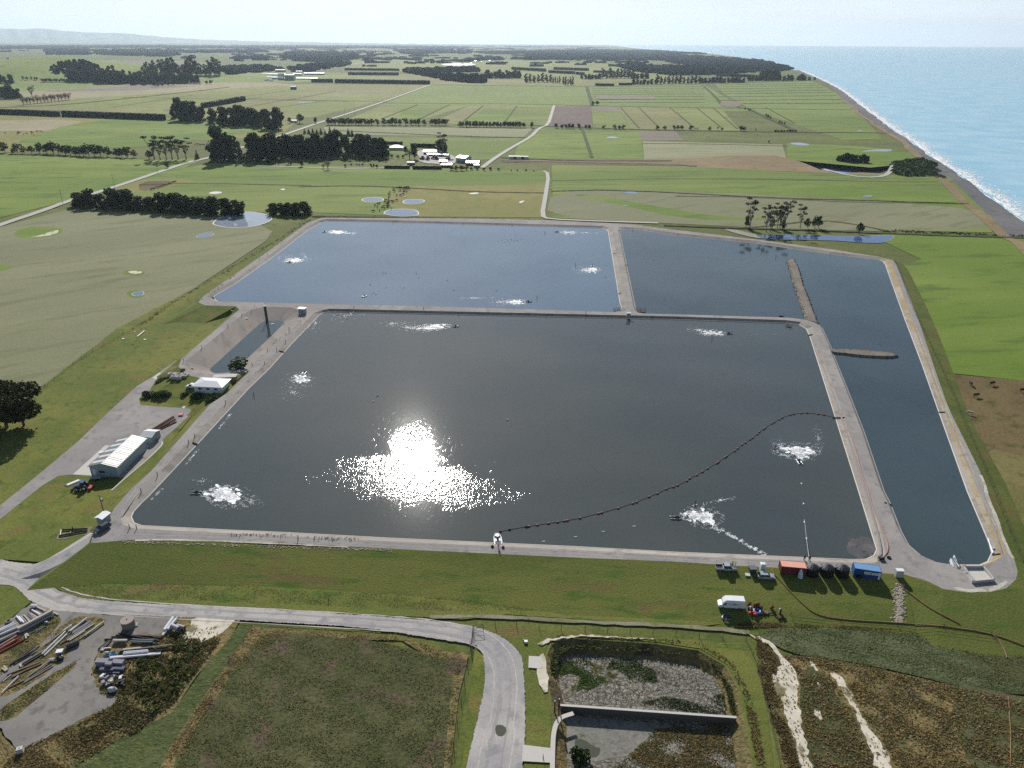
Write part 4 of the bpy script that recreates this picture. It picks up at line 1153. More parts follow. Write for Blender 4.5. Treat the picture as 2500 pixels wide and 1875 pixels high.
# --- group of gums by the lagoon
row('gum', [(1830,558,66),(1870,566,58),(1881,566,52),(1897,556,60),(1903,556,52),(1911,562,76),(1953,557,48)], 'in the open group above the long pool', 'tall gums above the long pool', .85, noun='tall gum')
row('round', [(1820,557,30),(1970,558,25),(1989,558,28),(1998,558,31),(2096,572,26),(1885,560,28),(1909,562,24)], 'among the gums above the long pool', 'low trees among the gums above the long pool', .7, noun='low tree')
# --- distant woods of the left hills, each tree on its own
def hz_(px, py): g = G(px, py); return g
row('pine', [(404+11*i, 184, 30+8*math.sin(i*1.3)) for i in range(13)], 'in the tall pine block right of the small hill', 'tall pines right of the small hill', 1.1)
row('pine', [(353,186,22),(362,186,26),(372,186,28),(382,186,24),(377,177,20),(392,177,22),(398,179,18)], 'in the dark stand by the winding road', 'pines by the winding road', 1.1)
row('mac', [(176+10.5*i, 198+i*.3, 20+6*math.sin(i*2.1)) for i in range(13)], 'in the wood at the foot of the small hill', 'trees at the foot of the small hill', 1.3)
row('mac', [(250+10.5*i, 204, 22+5*math.sin(i*1.7)) for i in range(23)], 'in the low wood below the pine block', 'trees of the low wood below the pine block', 1.2)
row('mac', [(3,238,24),(14,240,26),(25,240,24),(36,241,22),(47,240,18)], 'in the dark clump at the far left edge', 'dark clump at the far left edge', 1.2)
row('mac', [(2,202,14),(12,203,13),(26,203,15)], 'in the small clump below the grassy hill', 'small clump below the grassy hill', 1.2)
row('bare', [(58+8.5*i, 256-i*.9, 15) for i in range(14)], 'in the grey thicket beside the stubble field', 'grey thicket beside the stubble field', 1.3, noun='bare bush')
tree('gum', 79, 239, 24, 'lone leafy tree above the grey thicket', None, 1.2)
row('round', [(57,195,6),(67,195,6),(78,196,6),(86,196,6),(91,196,6)], 'in the dotted line below the grassy hill', 'dotted line of trees below the grassy hill')
row('round', [(104+6*i, 201, 7) for i in range(12)], 'round the cottages below the grassy hill', 'trees round the cottages below the grassy hill', 1.2)
row('round', [(380,212,12),(388,212,10),(398,211,9),(412,210,9),(422,209,10),(506,206,9),(516,206,10)], 'beside the railway bend', 'bushy trees beside the railway bend', 1.3)
# --- clumps and blocks of the middle distance
def block(x0, x1, y, h, lab, grp, kind='pine', step=9, wide=1.15):
    n = max(2, int((x1-x0)/step)+1)
    row(kind, [(x0+(x1-x0)*i/(n-1), y+random.uniform(-.6, .6), h) for i in range(n)], lab, grp, wide, .2)
block(1284,1344,201,20,'in the dark block right of the white pond','dark block right of the white pond')
block(1350,1366,203,16,'in the small pale stand left of the paired stands','small pale stand','pine',5,.7)
block(1375,1398,207,18,'in the loose stand above the square field','loose stand above the square field','pine',5,.7)
block(1190,1266,191,17,'in the dark block just right of the white pond','dark block beside the white pond','mac')
block(1421,1463,193,13,'in the first low clump toward the sea','first low clump toward the sea','mac',8)
block(1471,1543,191,22,'in the tall dark block in the middle right','tall dark block in the middle right')
block(1547,1577,192,14,'beside the tall dark block in the middle right','trees beside the tall dark block','mac',8)
block(1546,1600,206,11,'in the low clump above the striped field','low clump above the striped field','mac',8)
block(1604,1707,204,20,'in the long dark block above the striped fields','long dark block above the striped fields')
block(1712,1815,202,13,'in the low belt above the gravel track','low belt above the gravel track','mac',9)
block(1827,1932,197,12,'in the belt above the seaward striped field','belt above the seaward striped field','mac',9)
row('mac', [(1862,195,20),(1872,194,24),(1882,193,25),(1891,194,22)], 'in the tall rounded knot toward the sea', 'tall rounded knot toward the sea', 1.4)
row('mac', [(1950,196,12),(1957,196,14),(1963,196,12),(1975,196,7),(1988,195,6)], 'near the cliff top', 'trees near the cliff top', 1.3)
block(563,586,180,8,'in the orchard by the works','orchard trees by the works','round',6)
# gully trees
row('mac', [(2047,393,14),(2056,394,17),(2066,395,18),(2076,396,17),(2086,396,18),(2096,397,18),(2106,397,17),(2116,397,16)], 'in the dark row at the rim of the coastal gully', 'dark row at the rim of the coastal gully', 1.15)

# --- clipped shelterbelts
def belt(px0, px1, h, th, label, leaf=M_hedge, name='shelterbelt', jag=.3, cat='hedge', z=0.0, step=3.0, cardn=2.2):
    a, b = G(*px0, z), G(*px1, z)
    Ld = (b-a).length; d = (b-a).normalized(); n_ = Vector((-d.y, d.x, 0))
    step = max(step, Ld/70)
    n = max(3, int(Ld/step)); m = MB()
    prof = [(-.5, 0), (-.5, .5), (-.42, .92), (0, 1.0), (.42, .92), (.5, .5), (.5, 0)]
    rows = []
    for i in range(n+1):
        c = a.lerp(b, i/n); hh = h*(1+random.uniform(-.06, .06)*jag*3)
        rows.append([Vector((c.x+n_.x*u*th+random.uniform(-jag, jag), c.y+n_.y*u*th+random.uniform(-jag, jag), z+v*hh)) for u, v in prof])
    for q, r in zip(rows, rows[1:]):
        m.bridge(q, r, False)
    m.add(rows[0], [tuple(range(7))]); m.add(rows[-1], [tuple(range(6, -1, -1))])
    # leaves standing off the clipped faces
    k = int(min(1600, Ld*(h+th)*.2*cardn))
    sz = max(.5, min(1.8, Ld*.008))
    T = rng.random(k); S = rng.integers(0, 3, k)
    C = np.zeros((k, 3))
    hgt = rng.random(k)*h
    u = np.where(S == 0, -.5, np.where(S == 1, .5, rng.uniform(-.45, .45, k)))*th
    hgt = np.where(S == 2, h*.97, hgt)
    for j, ax in enumerate('xy'):
        C[:, j] = getattr(a, ax)+(getattr(b, ax)-getattr(a, ax))*T+getattr(n_, ax)*u
    C[:, 2] = z+hgt
    v, f = cards(C, rng.uniform(.6, 1.4, k)*sz)
    m.add([tuple(x) for x in v], [tuple(x) for x in f])
    o = m.build(name, leaf); tag(o, label, cat); return o
B_ = 'long clipped dark shelterbelt '
belt((-40,278),(55,281),9,5,B_+'at the left edge, beside a narrow gap')
belt((59,281),(146,285),9,5,B_+'second from the left, ending at a field gap')
belt((154,284.5),(404,294),9,5,B_+'reaching right as far as the dark farm clump')
belt((495,264),(597,246),9,7,'slanting clipped shelterbelt running back from the dark farm clump')
belt((761,201),(813,201.5),11,6,'short clipped shelterbelt just right of the white works roofs')
belt((818,202.5),(1050,206),11,6,B_+'ending at the far end of the straight road')
belt((850,183),(973,184),10,6,'thin far shelterbelt left of the wood round the white pond')
belt((842,171.5),(975,173),9,6,'farthest thin shelterbelt left of the wood round the white pond')
belt((1250,170),(1332,175),12,8,'slanting shelterbelt right of the white pond, upper left of four')
belt((1340,178),(1403,181),11,8,'slanting shelterbelt right of the white pond, lower middle of four')
belt((1352,170),(1437,173),11,8,'slanting shelterbelt right of the white pond, upper right of four')
belt((1407,182),(1426,183),11,8,'shortest slanting shelterbelt right of the white pond')
belt((886,143),(954,148),14,12,'far slanting shelterbelt, left one of the pair beyond the town road')
belt((942,143),(1022,148),14,12,'far slanting shelterbelt, right one of the pair beyond the town road')
belt((1453,209),(1499,210),7,5,'low dark hedge at the top left of the striped fields')
belt((1511,208),(1542,208),7,5,'low dark hedge at the top middle of the striped fields')
belt((1750,186),(1842,189),10,8,'shelterbelt behind the belt above the seaward striped field')
belt((1449,177),(1500,178),9,8,'faint shelterbelt left of the coastal wood')
belt((1003,359),(1062,360),5,4,'clipped dark hedge behind the white farm roofs')
belt((946,352),(982,353),4,4,'short clipped hedge behind the pale roofed farmhouse')
belt((939,411),(1000,412),3.4,3,'low dark hedge along the farm lane, left one')
belt((1008,412.5),(1078,413),3.6,3,'low dark hedge along the farm lane, right one')
belt((1173,186),(1270,188),9,8,'hedge along the front of the dark block beside the white pond')
# --- far woodland masses
def wood(poly, h, n, label, w_=(16, 34), name='woodland', hf=None):
    """many crowns standing in a pixel polygon; too far off to tell one tree from the next"""
    xs_ = [p[0] for p in poly]; ys_ = [p[1] for p in poly]
    X = rng.uniform(min(xs_), max(xs_), n*6); Y = rng.uniform(min(ys_), max(ys_), n*6)
    ok = inpoly(X, Y, poly); n = int(n*1.5); X, Y = X[ok][:n], Y[ok][:n]
    m = MB()
    for x, y in zip(X, Y):
        g = Gh(x, y) if x < 640 else G(x, y)
        r = random.uniform(*w_)*.68; hh = h*random.uniform(.7, 1.2)
        q = 6
        vs = []
        for (kz, kr) in ((0, .85), (.55, 1.0), (.85, .7), (1.0, .25)):
            for i in range(q):
                t = 2*math.pi*i/q+random.uniform(-.3, .3)
                rr_ = r*kr*random.uniform(.75, 1.2)
                vs.append((g.x+rr_*math.cos(t), g.y+rr_*math.sin(t), g.z+hh*kz*random.uniform(.93, 1.07)-(.5 if kz == 0 else 0)))
        fs = [(a*q+i, a*q+(i+1) % q, (a+1)*q+(i+1) % q, (a+1)*q+i) for a in range(3) for i in range(q)]+[tuple(range(3*q, 4*q))]
        m.add(vs, fs)
    o = m.build(name, L_farw); tag(o, label, 'woodland', kind='stuff'); return o
wood([(973,174),(1060,170),(1160,169),(1172,176),(1065,177),(1050,178)], 15, 120, 'dark wood along the back of the white pond', (14, 24))
wood([(973,175),(1045,177),(1060,184),(1120,188),(1184,192),(1184,203),(1150,203),(1090,197),(1045,187)], 15, 220, 'dark wood slanting along the front of the white pond', (12, 20))
wood([(1502,162),(1560,160),(1650,166),(1740,160),(1860,162),(1880,158),(1932,167),(1925,174),(1850,176),(1760,183),(1640,184),(1560,176)], 14, 520, 'broad dark coastal wood')
wood([(1620,150),(1700,150),(1844,147),(1900,158),(1870,162),(1740,160),(1650,156)], 14, 320, 'dark coastal wood behind the broad one')
wood([(1280,135),(1500,130),(1650,134),(1800,145),(1700,149),(1500,147),(1300,145)], 15, 620, 'long dark wood across the far right of the plain', (30, 70))
wood([(1160,128),(1400,122),(1600,124),(1720,132),(1500,130),(1200,133)], 16, 500, 'farthest long wood toward the headland', (50, 110))
wood([(960,122),(1150,120),(1150,130),(990,132)], 16, 160, 'far wood beyond the town road', (50, 90))
wood([(700,128),(860,126),(880,142),(820,152),(730,150),(690,142)], 16, 330, 'blue far wood left of the slanting shelterbelts', (30, 60))
wood([(110,120),(215,115),(220,134),(120,134)], 16, 160, 'far wood behind the small hill', (30, 60))
wood([(230,122),(420,120),(440,136),(400,139),(240,134)], 15, 250, 'far wood right of the small hill', (30, 60))
wood([(0,112),(400,110),(400,117),(0,120)], 16, 260, 'far dark line of woods under the hill range', (60, 140))
wood([(400,112),(1000,112),(1150,114),(1150,118),(400,118)], 16, 380, 'thin far line of woods below the horizon', (80, 160))
wood([(430,124),(640,122),(660,128),(450,130)], 15, 160, 'far wood in front of the horizon', (40, 80))
wood([(570,140),(655,138),(655,144),(575,145)], 14, 70, 'small far wood left of the blue wood', (22, 40))
wood([(445,140),(475,139),(476,144),(448,144)], 14, 18, 'lone small far clump on the plain', (20, 34))
wood([(545,165),(640,160),(700,170),(650,176),(560,182),(540,175)], 11, 170, 'trees round the far town', (14, 26))
wood([(700,166),(790,154),(850,152),(860,158),(800,168),(760,176),(720,176)], 11, 170, 'trees along the far town road', (14, 26))
wood([(1135,145),(1225,140),(1226,147),(1140,150)], 13, 90, 'far clump at the homestead above the white pond', (22, 40))
wood([(1250,141),(1380,143),(1380,147),(1250,145)], 11, 80, 'thin far belt above the slanting shelterbelts', (22, 40))
# wood over the shoulder of the small hill
def hillwood():
    n = 520; m = MB()
    for _ in range(n):
        t = random.random()
        x = -1400+t*290+random.gauss(0, 14+24*t); y = 2440-t*150+random.gauss(0, 45)
        z = hill(x, y)-1.5; r = random.uniform(4, 7); h = random.uniform(7, 12)
        q = 6; vs = []
        for (kz, kr) in ((0, .85), (.55, 1.0), (.85, .7), (1.0, .25)):
            for i in range(q):
                a = 2*math.pi*i/q+random.uniform(-.3, .3); rr_ = r*kr*random.uniform(.75, 1.2)
                vs.append((x+rr_*math.cos(a), y+rr_*math.sin(a), z+h*kz))
        fs = [(a*q+i, a*q+(i+1) % q, (a+1)*q+(i+1) % q, (a+1)*q+i) for a in range(3) for i in range(q)]+[tuple(range(3*q, 4*q))]
        m.add(vs, fs)
    tag(m.build('woodland', L_farw), 'dark wood over the shoulder of the grassy hill', 'woodland', kind='stuff')
hillwood()
# scattered far hedges so the plain breaks into paddocks
def far_hedges():
    m = MB(); q = random.Random(3)
    for _ in range(330):
        y = 113+(q.random()**1.3)*50
        x = q.uniform(-50, 1500+min(300, (y-113)*9)-80)
        if 560 < x < 880 and y > 150: continue
        if x < 560 and y > 128: continue
        dx = q.uniform(12, 60); a = G(x, y); b = G(x+dx, y+q.uniform(-.6, .9))
        h = q.uniform(8, 14); th = q.uniform(8, 20)+(a.y/400)
        d = (b-a).normalized(); nn = Vector((-d.y, d.x, 0))*th*.5
        k = 6
        for i in range(k):
            if q.random() < .12: continue
            p0 = a.lerp(b, i/k); p1 = a.lerp(b, (i+1)/k); hh = h*q.uniform(.6, 1.2)
            m.add([p0-nn, p1-nn, p1+nn, p0+nn]+[v+Vector((0, 0, hh)) for v in (p0-nn*.8, p1-nn*.8, p1+nn*.8, p0+nn*.8)],
                  [(0, 1, 5, 4), (1, 2, 6, 5), (2, 3, 7, 6), (3, 0, 4, 7), (4, 5, 6, 7)])
    tag(m.build('far_hedgerows', L_farw), 'broken lines of far hedgerows across the plain', 'hedgerows', kind='stuff')
far_hedges()
# scrub on the coast bluff and gully walls
def scrub(poly, n, label, leaf, r=(1, 2.6), z=0.0, hmax=None, size=.8, per=14, name='scrub', zf=None, cat='scrub'):
    xs_ = [p[0] for p in poly]; ys_ = [p[1] for p in poly]
    X = rng.uniform(min(xs_), max(xs_), n*5); Y = rng.uniform(min(ys_), max(ys_), n*5)
    ok = inpoly(X, Y, poly); X, Y = X[ok][:n], Y[ok][:n]
    Cs, Ss = [], []
    for x, y in zip(X, Y):
        g = G(x, y, z); zz = z if zf is None else zf(g)
        rr_ = random.uniform(*r)
        d = rng.normal(size=(per, 3)); d /= np.linalg.norm(d, axis=1)[:, None]
        d[:, 2] = np.abs(d[:, 2])
        Cs.append(d*rr_*rng.uniform(.5, 1, (per, 1))*np.array([1, 1, hmax or .8])+np.array([g.x, g.y, zz])); Ss.append(rng.uniform(.5, 1.3, per)*size)
    v, f = cards(np.concatenate(Cs), np.concatenate(Ss))
    o = mesh_np(name, v, f, leaf); tag(o, label, cat, kind='stuff'); return o
scrub([(2180,398),(2205,394),(2255,388),(2270,394),(2284,402),(2275,430),(2200,432),(2182,420)], 330, 'dark scrub on the coastal bluff beside the gully', L_mac, (2.5, 5), 0, .7, 1.5, 22)
scrub([(1950,390),(1990,388),(2110,398),(2170,402),(2150,415),(2060,412),(1990,405)], 520, 'dark scrub covering the floor of the gully', L_mac, (2, 4), -9, .8, 1.6, 16)
scrub([(2283,428),(2306,430),(2312,437),(2285,436)], 24, 'low bushes at the cliff edge', L_mac, (1, 1.8), 0, .9, .7, 14)
scrub([(2150,560),(2300,566),(2500,575),(2500,583),(2300,573),(2150,566)], 240, 'rough growth along the seaward ditch', L_green, (.6, 1.3), 0, .5, .5, 8)
scrub([(765,527),(1000,530),(1330,537),(1340,541),(1000,534),(765,531)], 420, 'rough growth along the ditch behind the top pond', L_green, (.5, 1.2), 0, .5, .5, 8)
scrub([(330,800),(452,718),(560,655),(700,570),(745,533),(760,527),(765,532),(704,577),(564,661),(456,725),(334,806)], 700, 'rough weeds along the boundary fence of the works', L_tan, (.4, 1.1), 0, .7, .45, 8)
scrub([(84,962),(200,870),(330,800),(334,805),(205,878),(90,968)], 260, 'weeds along the lower part of the boundary fence', L_tan, (.2, .6), 0, .7, .35, 7)
# --- one big tree at the left edge
q = random.Random(77)
bl = [(q.uniform(-5.8, 5.8), q.uniform(-5, 5), q.uniform(4.5, 13), q.uniform(2.4, 3.9), q.uniform(2.4, 3.9), q.uniform(1.9, 2.9)) for _ in range(40)]
sg = [((-1.5, 0, -.3), (-1.2, 0, 4), .55, .4), ((2.5, 1.5, -.3), (2.6, 1.2, 4), .4, .3)]+[((-1.2 if b[0] < 1 else 2.6, 0, 3.8), (b[0], b[1], b[2]), .22, .05) for b in bl]
bt = make_tree('spreading_tree', 'big dark spreading tree cut by the left edge of the photo', 'tree', bl, leafy('big_tree_leaf', (48,58,32), (78,84,46), .5, .2), M_bark, .5, 4.2, sg, 14)
bt.location = G(30, 1046); bt.scale = (1.2, 1.2, 1.08)
# --- garden shrubs round the office
sh = 'shrub%d'
def shrub(px, py, wpx, hpx, label, kind='shrub', z=0.0):
    g = G(px, py, z); wd = wpx*(g-Vector((0, 0, CAM_H))).length/F; h = hpx2m(px, py, hpx, z)*.8
    vi[0] += 1
    k = {'shrub': 2.9, 'round': 5.2}[kind]
    return P['%s%d' % (kind, vi[0] % 3)].put(g, random.uniform(0, 6), (wd/k, wd/k, h/UNIT[kind]), label, None, 'shrub')
for a in [(365,969,26,17,'dark rounded shrub at the left end of the office lawn'),(388,972,26,20,'large dark shrub, left half of the pair on the office lawn'),(407,970,28,20,'large dark shrub, right half of the pair on the office lawn'),(454,970,22,17,'round clipped shrub beside the concrete garden path'),(439,966,7,6,'very small bush left of the round clipped shrub'),
          (484,975,34,20,'dark shrub in front of the office wall, left one'),(520,985,34,24,'dark shrub in front of the office corner, right one'),(392,935,22,12,'dark shrub by the concrete tanks, left one'),(405,931,24,12,'dark shrub by the concrete tanks, middle one'),(418,928,20,11,'dark shrub by the concrete tanks, right one'),(472,926,22,14,'dark shrub behind the parked white pickup'),(484,925,22,15,'dark shrub behind the office roof'),(510,925,10,8,'small bush behind the office roof'),(497,925,12,6,'low bush behind the office roof ridge')]:
    shrub(*a)
shrub(587, 912, 58, 44, 'round glossy tree at the near end of the small basin', 'round')
def cabbage(px, py, hpx, label):
    t = thing('cabbage_tree', label, 'tree', G(px, py)); h = hpx2m(px, py, hpx)
    MB().tube((0, 0, -.1), (0, 0, h*.7), .12, .09).build('trunk', M_bark, t)
    m = MB()
    for i in range(46):
        a = random.uniform(0, 6.28); e = random.uniform(-.5, 1.3); l = h*.38
        d = Vector((math.cos(a)*math.cos(e), math.sin(a)*math.cos(e), math.sin(e))); s_ = Vector((-math.sin(a), math.cos(a), 0))*.06
        c = Vector((0, 0, h*.7)); m.add([c-s_, c+s_, c+d*l*.6+s_*1.4, c+d*l-Vector((0, 0, l*.2)), c+d*l*.6-s_*1.4], [(0, 1, 2, 3, 4)])
    m.build('crown', L_green, t)
cabbage(471, 915, 15, 'spiky cabbage tree left of the small basin end')
cabbage(510, 964, 15, 'spiky cabbage tree poking above the office eaves, left one')
cabbage(527, 968, 15, 'spiky cabbage tree poking above the office eaves, right one')
def flax(px, py, label, leaf):
    t = thing('flax_clump', label, 'plant', G(px, py)); m = MB()
    for i in range(60):
        a = random.uniform(0, 6.28); e = random.uniform(.5, 1.4); l = random.uniform(1.2, 2.4)
        d = Vector((math.cos(a)*math.cos(e), math.sin(a)*math.cos(e), math.sin(e))); s_ = Vector((-math.sin(a), math.cos(a), 0))*.09
        c = Vector((0, 0, 0)); m.add([c-s_, c+s_, c+d*l+s_*.6-Vector((0, 0, .2)), c+d*l*1.1-Vector((0, 0, .5))], [(0, 1, 2, 3)])
    m.build('leaves', leaf, t)
L_pampas = leafy('pampas', (206,196,168), (170,156,120), .8, .2)
flax(571, 913, 'pale pampas clump left of the round glossy tree', L_pampas)
flax(578, 918, 'pale pampas clump in front of the round glossy tree', L_pampas)
shrub(1418, 1858, 44, 30, 'round green bush growing in the lower sludge bed', 'shrub', -1.88)

# --- rough growth of the foreground
CLAY = [[(1835,1540),(1870,1552),(1925,1610),(1950,1650),(1958,1740),(1975,1820),(1995,1890),(1965,1890),(1950,1870),(1925,1780),(1905,1710),(1890,1660),(1900,1610),(1870,1575)],
    [(2015,1640),(2050,1640),(2080,1690),(2110,1750),(2150,1800),(2180,1850),(2190,1890),(2150,1890),(2130,1860),(2105,1800),(2075,1720),(2040,1670)],
    [(1975,1610),(1990,1622),(2000,1640),(1985,1635)], [(1882,1640),(1895,1650),(1905,1700),(1890,1690)], [(1985,1725),(2005,1740),(2010,1760),(1990,1750)], [(460,1500),(575,1505),(560,1530),(500,1560),(450,1560)]]
def tufts(poly, n, leaf, size, h, label, z=0.3, name='tussocks', asp=.5, zf=None, cat='grass'):
    size *= .42; h *= .7; n = int(n*1.8)
    xs_ = [p[0] for p in poly]; ys_ = [p[1] for p in poly]
    X = rng.uniform(min(xs_), max(xs_), n*5); Y = rng.uniform(min(ys_), max(ys_), n*5)
    ok = inpoly(X, Y, poly); X, Y = X[ok][:n], Y[ok][:n]
    for cp in CLAY:
        o_ = ~inpoly(X, Y, cp) | (rng.random(len(X)) < .12); X, Y = X[o_], Y[o_]
    n = len(X)
    # clumpiness
    px = (X-1250)/F; py = -(Y-937.5)/F
    D3 = np.stack([px, py, -np.ones(n)], 1) @ CMn.T
    t = (z-CAM_H)/D3[:, 2]
    C = np.stack([D3[:, 0]*t, D3[:, 1]*t, np.full(n, z)], 1)
    keep = (np.sin(C[:, 0]*.7+np.sin(C[:, 1]*.5)*2)+np.sin(C[:, 1]*.9+C[:, 0]*.3)+rng.normal(0, .9, n)) > -.5
    C = C[keep]; n = len(C)
    hh = h*rng.uniform(.4, 1.3, n)
    ang = rng.uniform(0, 6.28, n); lean = rng.uniform(0, 6.28, n)
    a = np.stack([np.cos(ang), np.sin(ang), np.zeros(n)], 1)*size*rng.uniform(.5, 1.3, (n, 1))*.5
    size_ = size
    u = np.stack([np.cos(lean)*hh*.9, np.sin(lean)*hh*.9, hh*.5], 1)*.8
    v = np.stack([C-a, C+a, C+a*1.2+u, C-a*1.2+u], 1).reshape(-1, 3)
    o = mesh_np(name, v, np.arange(4*n).reshape(n, 4), leaf); tag(o, label, cat, kind='stuff'); return o
L_br1 = leafy('brown_grass', (138,118,76), (112,98,64), .5, .3)
L_dk = leafy('dark_weed', (80,90,50), (98,104,58), .5, .3)
L_ol = leafy('olive_weed', (100,110,56), (120,124,70), .5, .3)
tufts([(0,1880),(41,1832),(133,1792),(275,1722),(330,1700),(300,1800),(150,1890)], 3500, L_br1, .5, .5, 'brown tussocks below the gravel yard')
heap = [(290,1700),(250,1690),(310,1600),(400,1560),(430,1545),(520,1530),(540,1560),(480,1640),(420,1720),(330,1790),(200,1810),(190,1765),(275,1725)]
tufts(heap, 5500, L_br1, .55, .8, 'brown weeds on the heap beside the stacked pipes')
tufts(heap, 3500, L_dk, .6, .9, 'dark weeds on the heap beside the stacked pipes')
scrub([(350,1590),(430,1560),(500,1570),(470,1650),(400,1730),(340,1760),(330,1680)], 70, 'dark bushy weeds on the heap beside the stacked pipes', L_dk, (.7, 1.3), .3, .8, .35, 26)
tufts([(420,1900),(470,1760),(560,1620),(660,1545),(900,1560),(1090,1598),(1125,1625),(1100,1900)], 9000, L_dk, .4, .35, 'dark low growth over the cropped paddock')
tufts([(420,1900),(470,1760),(560,1620),(660,1545),(900,1560),(1090,1598),(1125,1625),(1100,1900)], 6000, L_ol, .35, .25, 'olive low growth over the cropped paddock')
tufts([(610,1535),(720,1532),(1000,1550),(1100,1590),(1090,1604),(980,1566),(700,1546),(560,1640),(440,1850),(400,1850),(540,1640)], 3800, L_tan, .35, .5, 'dry grass fringe round the cropped paddock')
rg = [(1850,1590),(1940,1600),(2050,1612),(2200,1645),(2400,1690),(2520,1710),(2540,1900),(1920,1900),(1900,1800),(1870,1680)]
clay1 = [(1890,1570),(1925,1610),(1960,1700),(1975,1820),(2000,1960),(1950,1900),(1890,1680)]
tufts(rg, 9500, L_br1, .55, .6, 'brown grass over the rough ground at lower right')
tufts(rg, 4500, L_dk, .5, .5, 'dark weeds over the rough ground at lower right')
tufts(rg, 4500, L_tan, .45, .5, 'straw coloured grass over the rough ground at lower right')
tufts([(1845,1545),(1870,1560),(1900,1620),(1890,1700),(1930,1800),(1960,1880),(1930,1880),(1880,1740),(1850,1640)], 2600, L_br1, .5, .8, 'tall brown grass strip left of the clay track')
tufts([(1830,1540),(2000,1525),(2250,1530),(2520,1560),(2520,1700),(2200,1640),(1950,1600)], 7000, L_ol, .5, .3, 'cut grass lying in swathes at right')
tufts([(1790,1530),(1830,1512),(2000,1520),(2300,1532),(2520,1548),(2520,1556),(2300,1542),(2000,1532)], 3600, L_br1, .4, .55, 'dry fringe along the foot of the embankment at right')
tufts([(1335,1600),(1345,1575),(1368,1563),(1600,1572),(1705,1588),(1770,1625),(1800,1680),(1812,1750),(1790,1748),(1775,1680),(1740,1625),(1690,1600),(1590,1588),(1390,1582),(1360,1600),(1352,1650),(1340,1640)], 6500, L_dk, .55, 1.5, 'dark rushes round the rim of the sludge bed', -1.0, 'rushes')
tufts([(1340,1570),(1368,1556),(1600,1564),(1710,1580),(1780,1620),(1815,1690),(1835,1800),(1850,1875),(1870,1875),(1850,1760),(1825,1680),(1790,1620),(1715,1572),(1600,1558),(1366,1550)], 3800, L_br1, .45, .7, 'brown grass fringe round the sludge bed', .1)
tufts([(1360,1620),(1400,1612),(1440,1615),(1470,1640),(1480,1660),(1430,1690),(1405,1690),(1420,1655),(1400,1640),(1365,1650)], 2600, L_bright, .45, .5, 'bright green weeds on the left of the cracked mud', -1.9, 'weeds')
tufts([(1500,1605),(1545,1610),(1600,1640),(1605,1665),(1540,1668),(1525,1640),(1480,1630)], 1500, L_green, .45, .5, 'green weeds in the middle of the cracked mud', -1.9, 'weeds')
tufts([(1740,1700),(1780,1690),(1795,1745),(1750,1745),(1660,1735),(1560,1715),(1620,1700),(1700,1715)], 1500, L_green, .45, .45, 'green weeds by the right end of the concrete wall', -1.9, 'weeds')
tufts([(1380,1590),(1700,1605),(1780,1680),(1790,1740),(1380,1715)], 1500, L_dk, .35, .3, 'sparse weeds dotted over the cracked mud', -1.9, 'weeds')
tufts([(1600,1780),(1800,1760),(1860,1875),(1500,1875),(1540,1840)], 5000, L_br1, .5, .5, 'brown weeds over the lower sludge bed', -1.88, 'weeds')
tufts([(1600,1780),(1800,1760),(1860,1875),(1500,1875),(1540,1840)], 2200, L_dk, .5, .5, 'dark weeds over the lower sludge bed', -1.88, 'weeds')
tufts([(105,1425),(300,1400),(700,1440),(1100,1455),(1600,1480),(1600,1490),(1100,1490),(600,1470),(250,1460),(160,1445)], 9000, L_ol, .3, .22, 'rank green grass at the foot of the embankment', .3)
tufts([(1060,1440),(1250,1440),(1750,1465),(2100,1460),(2430,1490),(2430,1520),(2000,1500),(1700,1495),(1250,1480),(1060,1460)], 12000, L_green, .32, .3, 'dark rank grass at the foot of the embankment', .3)
for wp in ([(10,1590),(130,1500),(150,1510),(120,1560),(0,1650)], [(170,1505),(262,1512),(200,1565),(60,1680),(0,1700),(60,1620)], [(0,1730),(120,1650),(200,1605),(110,1692),(0,1765)]):
    tufts(wp, 1300, L_ol, .35, .3, 'weeds growing among the stacked pipes and poles', .31, 'weeds')
# ================================================================== ray-cast placing on the modelled land
from mathutils.bvhtree import BVHTree
def terrain_bvh():
    vs, fs = [], []
    for o in COL.objects:
        if o.type == 'MESH' and o.get('kind') == 'structure' and o.parent is None and o.name.split('.')[0] in (
            'ground','embankment','embankment_road','pond_liner','pond_water','basin_water','sludge_bed_bank','sludge_bed_floor','ramp_road','road','yard_road','causeway','bank_foot','lawn','gravel_yard','rough','crop','gully','beach','bench_grass','bed_verge','concrete_apron'):
            b = len(vs); vs += [v.co.copy() for v in o.data.vertices]
            fs += [tuple(i+b for i in p.vertices) for p in o.data.polygons]
    return BVHTree.FromPolygons(vs, fs)
BV = terrain_bvh()
def S(px, py, dz=0.0):
    r = ray(px, py)
    hit = BV.ray_cast(Vector((0, 0, CAM_H)), r.normalized())
    p = hit[0] if hit[0] is not None else G(px, py)
    return Vector((p.x, p.y, p.z+dz))
def drop(x, y, dz=0.0):
    hit = BV.ray_cast(Vector((x, y, 60)), Vector((0, 0, -1)))
    return Vector((x, y, (hit[0].z if hit[0] is not None else 0)+dz))
def frame(a, b, z=None):
    """near-side base pixels a, b -> origin, heading and width"""
    A_ = S(*a) if z is None else G(*a, z); B_ = S(*b) if z is None else G(*b, z)
    d = B_-A_
    return (A_+B_)/2, math.atan2(d.y, d.x), Vector((d.x, d.y)).length

